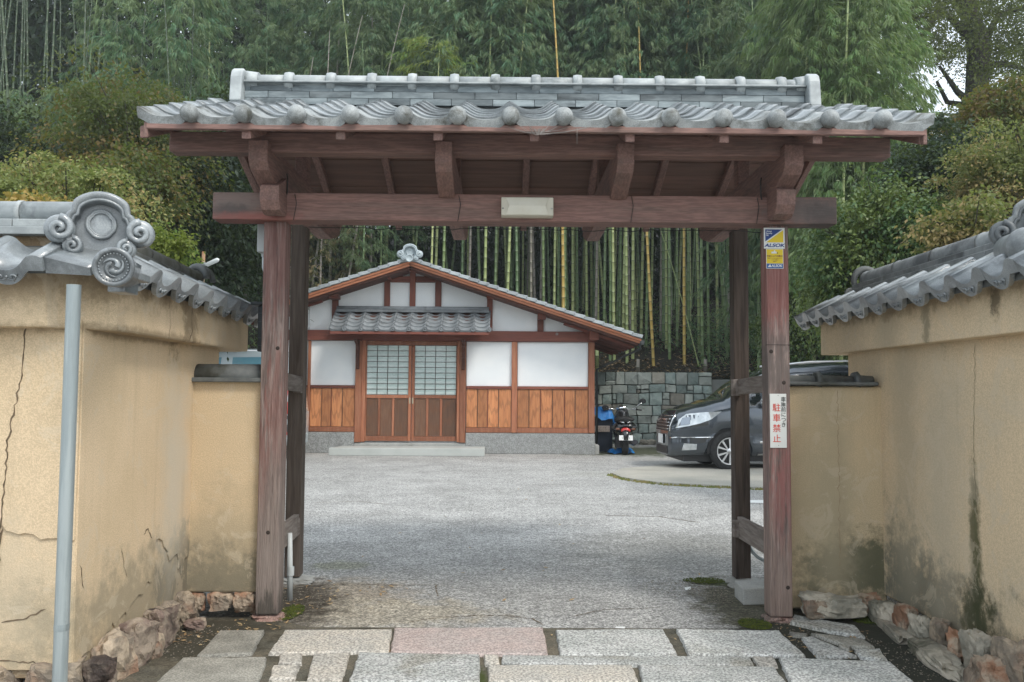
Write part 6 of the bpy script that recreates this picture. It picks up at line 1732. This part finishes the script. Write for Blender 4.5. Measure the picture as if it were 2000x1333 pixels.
def bamboo_crown(h0, h1, nb, tw, lv, L, W, m, seed, droop=1.0, rad=1.15):
    r = np.random.default_rng(seed)
    P = []; D = []
    stems = MB()
    for i in range(nb):
        f = (i + r.random()) / nb
        h = h0 + (h1 - h0) * f
        a = r.random() * 6.283
        Lb = rad * r.uniform(.6, 1.25) * (1.0 - .55 * f ** 2)
        d = np.array([math.cos(a), math.sin(a), 0])
        base = np.array([0, 0, h])
        def pp(t): return base + d * Lb * t + np.array([0, 0, 1]) * Lb * (.75 * t - droop * 1.15 * t * t)
        stems.tube([Vector(pp(t)) for t in (0, .35, .7, 1)], [.012, .009, .006, .003], 3, cap=False)
        for k in range(tw):
            t = r.uniform(.25, 1.05); c = pp(t) + r.normal(size=3) * .09 * Lb
            ta = a + r.normal() * .9; td = np.array([math.cos(ta), math.sin(ta), r.uniform(-.9, .25)])
            td /= np.linalg.norm(td); tl = r.uniform(.18, .38)
            s = r.random(lv) ** .8
            pos = c + td * tl * s[:, None] + r.normal(size=(lv, 3)) * .02
            dd = td * .8 + r.normal(size=(lv, 3)) * .28 + np.array([0, 0, -.9])
            P.append(pos); D.append(dd)
    P = np.concatenate(P); D = np.concatenate(D); n = len(P)
    me = leaf_mesh('foliage', P, D, L * r.uniform(.65, 1.25, n), W * r.uniform(.7, 1.2, n), m)
    return me, stems
# culms: a cane with swollen joints
def culm_mat(name, c1, c2, dark):
    t = NT(name)
    co = t.n('TexCoord').outputs['Object']
    sep = t.n('SeparateXYZ', {0: co}).outputs[2]
    ph = t.math('FRACT', t.math('MULTIPLY', sep, 1 / .30))
    ring = t.ramp(t.math('ABSOLUTE', t.math('SUBTRACT', ph, .5)), 0, 1, .44, .475)
    pale = t.ramp(ph, .6, 0, 0.03, .16)
    col = t.mix(t.orand(), c1, c2)
    nz = t.noise(t.objco((3, 3, .5)), 2.5, 4, .6)
    col = t.mix(t.ramp(nz, 0, .6, .45, .7), col, dark)
    col = t.mix(t.math('MULTIPLY', pale, .55), col, (0.28, 0.32, 0.24))
    col = t.mix(t.math('MULTIPLY', ring, .6), col, (0.09, 0.09, 0.05))
    b = t.n('BsdfPrincipled', {'Base Color': col, 'Roughness': .42, 'Specular IOR Level': .4})
    t.t.links.new(b.outputs[0], t.out.inputs[0]); return t.mat
mc_green = culm_mat('green_cane', (0.10, 0.17, 0.075), (0.19, 0.26, 0.10), (0.15, 0.19, 0.13))
mc_old = culm_mat('grey_cane', (0.24, 0.22, 0.18), (0.33, 0.29, 0.26), (0.16, 0.15, 0.12))
mc_yel = culm_mat('yellow_cane', (0.46, 0.30, 0.08), (0.50, 0.35, 0.10), (0.32, 0.28, 0.08))
mc_lime = culm_mat('lime_cane', (0.29, 0.35, 0.14), (0.38, 0.41, 0.18), (0.20, 0.26, 0.13))
def culm_mesh(seed, Hc, r0, m, bend=.5):
    r = random.Random(seed); mb = MB()
    a = r.random() * 6.283; pts = []; rs = []
    n = int(Hc / .30)
    ks = list(range(n + 1))
    for k in ks:
        z = k * .30; f = z / Hc
        off = bend * f ** 2.4
        rad = r0 * (1 - .72 * f ** 1.3)
        p = Vector((math.cos(a) * off, math.sin(a) * off, z))
        if k % 1 == 0:
            pts += [p - Vector((0, 0, .012)), p, p + Vector((0, 0, .012))]; rs += [rad * .97, rad * 1.14, rad * .96]
    mb.tube(pts, rs, 7)
    me = mb.mesh('culm', m); me['tipx'] = math.cos(a) * bend; me['tipy'] = math.sin(a) * bend
    return me
culms = {}
for key, m in (('green', mc_green), ('old', mc_old), ('yel', mc_yel), ('lime', mc_lime)):
    culms[key] = [culm_mesh(300 + i, 13.5, .052 if key != 'old' else .05, m, .35 + .2 * i) for i in range(3)]
crowns = []
for i in range(6):
    h0 = 6.6 + (i % 3) * .5
    crowns.append(bamboo_crown(h0, 13.9, 56, 9, 17, .215, .034, m_bleaf, 40 + i, rad=1.3))
crown_m = [(c[0], c[1].mesh('branches', mc_green)) for c in crowns]
crowns_hi = [bamboo_crown(4.6, 12.8, 64, 11, 16, .22, .032, m_bleaf_hi if i == 0 else m_bleaf, 60 + i, 1.3, 1.35) for i in range(2)]
crownhi_m = [(c[0], c[1].mesh('branches', mc_green)) for c in crowns_hi]
crown_low = [(lambda c: (c[0], c[1].mesh('branches', mc_green)))(bamboo_crown(1.2, 8.5, 60, 11, 11, .18, .026, m_bleaf, 80, 1.0, .95))]
crown_mini = [(lambda c: (c[0], c[1].mesh('branches', mc_lime if 0 else mc_green)))(bamboo_crown(1.0, 3.2, 26, 10, 11, .16, .02, m_young, 81, 1.0, .7))]
crown_dry = [(lambda c: (c[0], c[1].mesh('branches', mc_old)))(bamboo_crown(1.2, 7.5, 46, 9, 10, .19, .03, m_bdry, 82, 1.2, .8))]
n_b = {}
rb = random.Random(77)
col_word = {'green': 'green', 'old': 'grey brown', 'yel': 'orange yellow', 'lime': 'pale lime'}
def bamboo(x, y, key, crown=None, lean=(0, 0), s=1.0, z=None, label=None, group='bamboo stems on the slope behind the house'):
    zz = (hill_z(x, y) - .05) if z is None else z
    e = thing('bamboo', (x, y, zz), label, 'bamboo', group)
    cm = inst('culm', rb.choice(culms[key]), e, (0, 0, 0), (lean[1], lean[0], rb.random() * 6.28), (s, s, s))
    if crown:
        fo, br = crown
        rz = rb.random() * 6.28
        inst('foliage', fo, e, (0, 0, 0), (lean[1], lean[0], rz), (s, s, s))
        inst('branches', br, e, (0, 0, 0), (lean[1], lean[0], rz), (s, s, s))
    return e
def keycol():
    u = rb.random()
    return 'green' if u < .60 else 'lime' if u < .84 else 'old' if u < .97 else 'yel'
FRONT_L = {'green': 'green bamboo stem among its like on the slope behind the house', 'old': 'greyish brown bamboo stem among the green ones behind the house',
           'lime': 'pale lime bamboo stem standing among the green bamboo behind the house', 'yel': 'yellow bamboo stem deep in the grove behind the house'}
# front row: stems placed where the photograph shows them
front = [(640, 'old', 0), (668, 'green', .01), (700, 'lime', -.02), (722, 'old', 0), (846, 'lime', 0), (863, 'green', 0), (900, 'green', .03), (912, 'old', .03), (945, 'lime', .0), (964, 'green', .01), (988, 'lime', 0), (1010, 'green', 0),
         (1037, 'old', -.03), (1054, 'old', 0), (1062, 'green', 0), (1082, 'lime', -.015), (1088, 'green', .02), (1102, 'green', 0), (1118, 'lime', 0), (1129, 'green', .01), (1146, 'lime', -.01), (1163, 'old', .02), (1180, 'green', .02),
         (1192, 'green', 0), (1200, 'lime', -.01), (1210, 'green', 0), (1217, 'lime', 0), (1232, 'old', .02), (1236, 'lime', 0), (1262, 'green', -.01), (1296, 'green', 0), (1302, 'lime', .0), (1308, 'green', 0), (1323, 'green', .0),
         (1345, 'green', -.01), (1366, 'lime', -.01), (1373, 'green', .01), (1385, 'green', 0), (1402, 'lime', 0), (1418, 'green', .01), (1422, 'green', -.1), (1552, 'lime', .02), (1576, 'green', .015), (1612, 'green', 0), (1475, 'green', .02)]
for px, key, ln in front:
    y = rb.uniform(26.2, 29.5)
    bamboo(X(px, y), y, key, rb.choice(crown_m), (ln + rb.gauss(0, .006), rb.gauss(0, .012)), rb.uniform(.92, 1.08), label=FRONT_L[key])
bamboo(X(1277, 26), 26.0, 'yel', None, (.055, 0), .95, label='orange yellow bamboo stem leaning right, left of the straight orange one', group=None)
bamboo(X(1337, 26.2), 26.2, 'yel', None, (-.012, 0), 1.0, label='straight orange yellow bamboo stem right of the leaning orange one', group=None)
bamboo(X(1366, 26), 26.0, 'lime', None, (.24, 0), .42, label='short pale bamboo stem leaning steeply right near the gate post', group=None)
bamboo(X(1100, 25.6), 25.6, 'yel', None, (.0, 0), 1.05, label='golden bamboo stem rising bare above the middle of the gate roof', group=None)
bamboo(X(1225, 26.3), 26.3, 'lime', crown_m[0], (-.01, 0), 1.0, label='pale yellow green stem left of the orange stems, rising above the gate roof', group=None)
for i in range(172):
    y = 29.0 + 17 * (i / 172) ** 1.6
    px = rb.uniform(380, 1690) if rb.random() < .45 else rb.uniform(960, 1520)
    key = keycol() if y < 33 else 'green'
    bamboo(X(px, y), y, key, rb.choice(crown_m), (rb.gauss(0, .04), rb.gauss(0, .025)), rb.uniform(.85, 1.1), label=FRONT_L[key])
# grove on the left side
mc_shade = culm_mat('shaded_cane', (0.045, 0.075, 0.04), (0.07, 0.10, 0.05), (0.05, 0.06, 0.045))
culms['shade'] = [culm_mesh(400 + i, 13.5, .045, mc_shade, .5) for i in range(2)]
LB = 'tall leafy bamboo of the dense blue green thicket left of the gate roof'
for i in range(46):
    y = rb.uniform(20, 31); px = rb.uniform(-130, 470)
    if y < 28 and px > 360: continue
    x = X(px, y)
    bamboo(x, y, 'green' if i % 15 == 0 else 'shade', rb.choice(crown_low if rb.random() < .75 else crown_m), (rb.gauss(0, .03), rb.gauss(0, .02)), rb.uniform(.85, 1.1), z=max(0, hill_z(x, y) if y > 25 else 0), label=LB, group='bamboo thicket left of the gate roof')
# paler hanging clump on the right and its low neighbours
RB_ = 'arching pale green bamboo hanging over the right end of the gate roof'
for i, (px, y, k) in enumerate([(1600, 20.6, 0), (1655, 21.3, 0), (1705, 20.8, 0), (1740, 22.4, 0), (1640, 19.6, 0), (1685, 19.4, 0), (1725, 19.9, 0), (1760, 21.0, 0), (1610, 24, 1), (1560, 24.5, 0), (1660, 24.6, 0), (1630, 22.8, 1), (1690, 23.2, 1), (1560, 22.5, 1), (1520, 23.5, 1), (1480, 24.0, 1)]):
    bamboo(X(px, y), y, 'lime' if k == 0 else 'green', crownhi_m[k], (rb.gauss(.0, .03), rb.gauss(-.03, .02)), rb.uniform(.95, 1.05) * (.96 if px > 1700 else 1), z=0.0, label=RB_, group='arching bamboo right of the gate roof')
for i, (px, y, s_) in enumerate([(1500, 26, .52), (1540, 26.6, .6), (1580, 26.2, .5), (1620, 26.8, .62), (1660, 27, .6), (1455, 26.4, .38), (1700, 28, .75), (1570, 30, .8)]):
    bamboo(X(px, y), y, 'green', crown_low[0], (rb.gauss(0, .04), rb.gauss(0, .03)), s_, label='low leafy bamboo filling the bank behind the dark parked car', group='low bamboo on the bank behind the car')
for i, (px, y, s_) in enumerate([(620, 25.8, .75), (655, 26.3, .82), (590, 26, .8), (560, 26.2, .7)]):
    bamboo(X(px, y), y, 'old', crown_dry[0], (rb.gauss(0, .05), rb.gauss(0, .03)), s_, label=['third withered straw leaved bamboo from the gate post, left of the roof ornament', 'withered straw leaved bamboo nearest the house roof ornament', 'second withered straw leaved bamboo from the left gate post', 'withered straw leaved bamboo nearest the left gate post'][i], group='withered bamboo above the left roof slope')
for i, (px, y, s_) in enumerate([(700, 26.0, .72), (740, 26.8, .75), (800, 28, .8)]):
    bamboo(X(px, y), y, 'green', crown_low[0], (rb.gauss(0, .04), rb.gauss(0, .03)), s_, label='leafy green bamboo filling the gap left of the house roof ornament', group='leafy bamboo left of the roof ornament')
p = pt(845, 190, 25.2); e = bamboo(p.x, 25.2, 'lime', None, (.0, 0), .86, z=0.0, label='slim bamboo with a bright fresh green plume behind the left half of the gate ridge', group=None)
inst('foliage', crown_mini[0][0], e, (0, 0, 8.3), (0, 0, 0), (1.7, 1.4, 1.15)); inst('branches', crown_mini[0][1], e, (0, 0, 8.3), (0, 0, 0), (1.7, 1.4, 1.15))
p = pt(560, 140, 25.3); e = bamboo(p.x, 25.3, 'lime', None, (.0, 0), .74, z=0.0, label='slim bamboo with a straw coloured tuft behind the left end of the gate ridge', group=None)
inst('foliage', crown_dry[0][0], e, (0, 0, 9.3), (0, 0, 1), (.55, .55, .22)); inst('branches', crown_dry[0][1], e, (0, 0, 9.3), (0, 0, 1), (.55, .55, .22))
for i, (x, y) in enumerate(((1246, 25.4), (1166, 25.5), (1378, 25.6))):
    cu = thing('cut_bamboo', (X(x, y), y, hill_z(X(x, y), y) - .1), ['cut bamboo stump showing right of the house eave on the bank', 'pale broken bamboo stake under the house eave on the bank', 'cut bamboo stump at the right end of the stone wall top'][i], 'stump')
    mb = MB(); h_ = [.5, 1.1, .45][i]; mb.tube([(0, 0, 0), (0, 0, h_ * .5), (0, 0, h_ * .5 + .01), (0, 0, h_ * .5 + .02), (.01, 0, h_)], [.06, .055, .062, .055, .05], 8); mb.build('stake', [mc_old, mc_lime, mc_old][i], cu, world=False)

# ================================================================== broadleaved trees
def tree(name, label, cat, base, trunk_r, crown_c, crown_r, ncl, lpc, L, W, m, seed, flat=.45, csize=.35, group=None, up=.8, shell=.35, lean=None, cover=0, hang=0.0, limb=True):
    r = np.random.default_rng(seed); rr = random.Random(seed)
    base = Vector(base); cc = Vector(crown_c)
    e = thing(name, base, label, cat, group)
    mb = MB()
    fork = base.lerp(cc, .55) + Vector((rr.gauss(0, .1), rr.gauss(0, .1), 0))
    top = cc + Vector((rr.gauss(0, .15), 0, crown_r[2] * .5))
    mb.tube([base, base.lerp(fork, .5) + Vector((rr.gauss(0, .06), rr.gauss(0, .06), 0)), fork, fork.lerp(top, .5), top], [trunk_r * 1.15, trunk_r * .95, trunk_r * .8, trunk_r * .5, trunk_r * .15], 10)
    mb.build('trunk', m_bark, e)
    lim = MB(); P = []; D = []; U = []
    for i in range(ncl):
        d = r.normal(size=3); d /= np.linalg.norm(d)
        q = r.random() ** shell * (r.uniform(.62, 1.28) if r.random() < .6 else 1.0)
        c = np.array(cc) + d * q * np.array(crown_r)
        if limb and i % 2 == 0:
            s = fork.lerp(top, rr.random() * .9); cv = Vector(c.tolist()); mid = s.lerp(cv, .55) + Vector((rr.gauss(0, .1), rr.gauss(0, .1), rr.uniform(-.15, .15))) * crown_r[0] * .3
            lim.tube([s, mid, cv], [trunk_r * .28, trunk_r * .15, trunk_r * .04], 4, cap=False)
        n = int(lpc * r.uniform(.4, 1.6)); cs = csize * r.uniform(.5, 1.6)
        o = np.clip(r.normal(size=(n, 3)), -1.7, 1.7) * np.array([cs, cs, cs * flat])
        o[:, 2] -= (o[:, 0] ** 2 + o[:, 1] ** 2) * .35 / max(cs, .1)
        P.append(c + o)
        dd = r.normal(size=(n, 3)) * .6 + o / (cs + .01) * .5 + np.array([0, 0, -.25 - hang]); D.append(dd)
    P = np.concatenate(P) - np.array(base); D = np.concatenate(D); n = len(P)
    if limb: lim.build('limbs', m_bark, e)
    me = leaf_mesh('crown', P, D, L * r.uniform(.6, 1.3, n), W * r.uniform(.7, 1.2, n), m, up=np.tile(np.array([0, 0, up]), (n, 1)))
    inst('crown', me, e, (0, 0, 0))
    return e
def at(px, py, Y): return pt(px, py, Y)
def T(name, label, cat, px, py, Y, rpx, rpy, ry, **k):
    c = at(px, py, Y); s = Y / FPX
    return tree(name, label, cat, (c.x + k.pop('bx', 0), Y, k.pop('bz', 0)), k.pop('tr', .09), c, (rpx * s, ry, rpy * s), **k)
T('maple', 'yellow green maple turning orange above the left wall coping', 'tree', 120, 400, 9.4, 205, 95, .9, ncl=170, lpc=120, L=.048, W=.032, m=m_maple, seed=1, flat=.2, csize=.14)
T('maple', 'olive maple with layered boughs behind the left end of the gate roof', 'tree', 250, 265, 15, 125, 150, 1.5, ncl=120, lpc=190, L=.075, W=.045, m=m_maple_d, seed=2, flat=.16, csize=.32)
T('maple', 'dark olive maple just left of the gate eave, lower than its neighbour', 'tree', 255, 350, 13.5, 75, 65, 1.2, ncl=80, lpc=160, L=.07, W=.048, m=m_maple_d, seed=3, flat=.25, csize=.24)
T('shrub', 'small fresh green shrub between the left maple and the wall ridge', 'shrub', 315, 478, 8.4, 55, 45, .3, ncl=34, lpc=90, L=.05, W=.03, m=m_young, seed=4, flat=.5, csize=.09, tr=.03)
T('shrub', 'yellow leaved shrub peeping over the left wall ridge', 'shrub', 55, 402, 7.4, 85, 14, .2, ncl=26, lpc=60, L=.055, W=.04, m=leaf_mat('golden_leaf', (0.36, 0.24, 0.07), (0.42, 0.30, 0.10), None, .4), seed=5, flat=.5, csize=.08, tr=.03)
for i, (px, py, Y, a, b, lb) in enumerate([(425, 410, 17, 95, 150, 'dark shaded evergreen directly left of the gate posts'), (330, 480, 18, 130, 150, 'dark shaded evergreen behind the lamp pole'),
        (490, 300, 20, 80, 120, 'dark evergreen behind the left end of the main gate beam'), (180, 420, 19, 150, 170, 'dark evergreen deep behind the yellow green maple'), (20, 360, 17, 120, 200, 'dark evergreen at the left edge behind the maples'), (610, 380, 30, 90, 110, 'dark evergreen behind the withered bamboo')]):
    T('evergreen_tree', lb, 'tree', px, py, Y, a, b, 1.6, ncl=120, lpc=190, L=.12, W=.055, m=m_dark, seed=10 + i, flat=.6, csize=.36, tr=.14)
T('camellia', 'dense glossy dark green camellia above the right wall coping', 'shrub', 1725, 470, 11.2, 130, 105, .95, ncl=190, lpc=120, L=.07, W=.04, m=m_shrub, seed=20, flat=.75, csize=.12, shell=.3)
T('camellia', 'smaller glossy green camellia nearest the right gate post', 'shrub', 1640, 560, 11.8, 60, 75, .7, ncl=80, lpc=110, L=.065, W=.038, m=m_shrub, seed=21, flat=.75, csize=.12, shell=.3, bx=.6)
T('maple', 'tawny maple with olive and orange leaves at the right edge', 'tree', 1985, 330, 10.5, 120, 90, 1.0, ncl=130, lpc=140, L=.046, W=.032, m=m_maple_r, seed=22, flat=.18, csize=.15, bx=.6)
T('maple', 'olive green maple under the big tree, beyond the right end of the gate roof', 'tree', 1955, 232, 14, 110, 62, 1.2, ncl=100, lpc=170, L=.075, W=.05, m=m_maple_d, seed=23, flat=.28, csize=.24, bx=.6)
T('maple', 'dark green maple between the gate eave and the tawny maple', 'tree', 1840, 315, 13, 80, 90, 1.0, ncl=80, lpc=150, L=.07, W=.048, m=m_dark, seed=24, flat=.3, csize=.22, bx=.6)
T('maple', 'low russet maple above the middle of the right wall coping', 'tree', 1880, 440, 9.6, 80, 55, .6, ncl=60, lpc=140, L=.058, W=.04, m=m_maple_r, seed=25, flat=.35, csize=.13, bx=.3)
for i, (px, py, Y, a, b, lb) in enumerate([(1850, 560, 16, 150, 120, 'dark bush behind the right wall ridge'), (1600, 640, 21, 120, 90, 'dark bush beyond the roof of the parked car'), (1975, 480, 17, 120, 120, 'dark bush behind the tawny maple at the right edge')]):
    T('bush', lb, 'shrub', px, py, Y, a, b, 1.2, ncl=90, lpc=160, L=.10, W=.05, m=m_dark if i != 1 else m_shrub, seed=30 + i, flat=.6, csize=.32, tr=.08)
# the big sparse tree against the bright sky
BT = thing('big_tree', (X(1908, 24), 24, 0), 'tall old tree with a thick dark trunk and sparse leaves against the bright sky', 'tree')
def limb_(pts, rs, name): 
    mb = MB(); mb.tube(pts, rs, 9); return mb.build(name, m_bark, BT)
q = lambda a, b, Y=24: pt(a, b, Y)
limb_([q(1912, 700), q(1910, 400), q(1908, 200), q(1912, 90), q(1885, 0), q(1870, -90)], [.42, .36, .32, .30, .24, .15], 'trunk')
for L_ in ([(1908, 90), (1870, 50), (1840, 20), (1790, 40)], [(1905, 110), (1880, 20), (1850, -30)], [(1915, 95), (1950, 30), (2010, 10)], [(1912, 130), (1960, 125), (2020, 140)], [(1906, 210), (1870, 180), (1835, 130)], [(1908, 240), (1880, 205), (1850, 200), (1830, 160)], [(1840, 20), (1810, 50), (1800, 90)], [(1790, 40), (1765, 20), (1745, -30)]):
    pts = [q(a, b, 24 + rb.uniform(-.5, .5)) for a, b in L_]
    limb_(pts, [.13 - .09 * i / (len(pts) - 1) for i in range(len(pts))], 'limb')
r_ = np.random.default_rng(99); P = []; D = []
holes = [(1850, 180, 58, 62), (1885, 205, 25, 25), (1800, 150, 30, 40), (1965, 165, 28, 22)]
k = 0
while k < 560:
    px, py = r_.uniform(1730, 2120), r_.uniform(-120, 250)
    if any(((px - a) / c) ** 2 + ((py - b) / d) ** 2 < 1 for a, b, c, d in holes) and r_.random() < .93: continue
    if px < 1790 and py > 120: continue
    Y = 24 + r_.normal() * 1.6; c = pt(px, py, Y); n = int(r_.uniform(50, 220)); cs = r_.uniform(.16, .42)
    P.append(np.array(c) + r_.normal(size=(n, 3)) * np.array([cs, cs, cs * .6])); D.append(r_.normal(size=(n, 3)) + np.array([0, 0, -.3])); k += 1
P = np.concatenate(P) - np.array(BT.location); D = np.concatenate(D)
inst('crown', leaf_mesh('crown', P, D, .085 * r_.uniform(.6, 1.3, len(P)), .045 * r_.uniform(.7, 1.2, len(P)), m_bigt), BT, (0, 0, 0))

# far wood closing the view behind the grove
def leaf_cloud(name, label, boxes, L, W, m, n, kind='stuff'):
    P = []
    for (x0, x1, y0, y1, za, zb) in boxes:
        k = n // len(boxes)
        x = rng.uniform(x0, x1, k); y = rng.uniform(y0, y1, k); z = rng.uniform(0, 1, k)
        hzv = np.array([hill_z(a, b) for a, b in zip(x[::1], y[::1])]) if za is not None else 0
        P.append(np.stack([x, y, hzv + za + (zb - za) * z], 1))
    P = np.concatenate(P); D = rng.normal(size=P.shape) + np.array([0, 0, -.6]); k = len(P)
    me = leaf_mesh(name, P.astype(np.float32), D, L * rng.uniform(.6, 1.3, k), W * rng.uniform(.7, 1.2, k), m)
    o = bpy.data.objects.new(name, me); link(o); o['kind'] = kind; o['label'] = label
    return o
leaf_cloud('distant_wood', 'dense dark wood closing the view at the top of the slope', [(-40, 18, 46, 54, 0, 17), (-48, -10, 33, 44, 0, 19), (-48, -8, 33, 44, 4, 19), (-48, -14, 31, 36, 6, 17), (-48, -14, 31, 36, 10, 19), (-14, 16, 38, 46, 6, 15), (-12, 13, 34, 38, 0, 7)], .42, .14, m_dark, 170000)  # last box low on the slope: dark leaves added as shade between canes
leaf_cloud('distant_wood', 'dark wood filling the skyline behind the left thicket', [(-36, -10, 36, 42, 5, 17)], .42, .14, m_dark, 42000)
leaf_cloud('undergrowth', 'low green undergrowth on the bamboo slope', [(5.8, 12, 25.4, 28, 0, 1.2), (-16, -2, 25.4, 28, 0, 1.6), (2, 12, 27, 33, 0, .5)], .16, .035, m_bleaf, 15000)
mb = MB(); lx = random.Random(4)
for i in range(5200):
    x = lx.uniform(1.5, 12); y = 25.0 + lx.random() ** 1.7 * 6; z = hill_z(x, y) + lx.uniform(.0, .05)
    s = lx.uniform(.03, .085); th = lx.random() * 6.28
    u = Vector((math.cos(th), math.sin(th), lx.uniform(-.5, .5))) * s; w = Vector((-math.sin(th), math.cos(th), lx.uniform(-.5, .5))) * s * .35
    c = Vector((x, y, z)); mb.add([c - u, c + w, c + u, c - w], [(0, 1, 2, 3)])
lo2 = mb.build('fallen_leaves', mat('fallen_leaf', (0.28, 0.19, 0.10), (0.40, 0.29, 0.17), (0.16, 0.09, 0.05), rough=.9, scale=3, bump=0, orand=0, world=True), recenter=False); lo2['kind'] = 'stuff'; lo2['label'] = 'brown fallen bamboo leaves on the bank above the stone wall'

# ================================================================== thin autumn haze
hz = MB().box(-70, 70, -12, 110, -1.0, 36)
ho = hz.build('haze', [], recenter=False)
ho['kind'] = 'stuff'
t = NT('haze'); pv = t.n('VolumePrincipled', {'Color': (0.86, 0.93, 0.96, 1), 'Density': 0.0013, 'Anisotropy': 0.2})
t.t.links.new(pv.outputs[0], t.out.inputs['Volume']); ho.data.materials.append(t.mat)
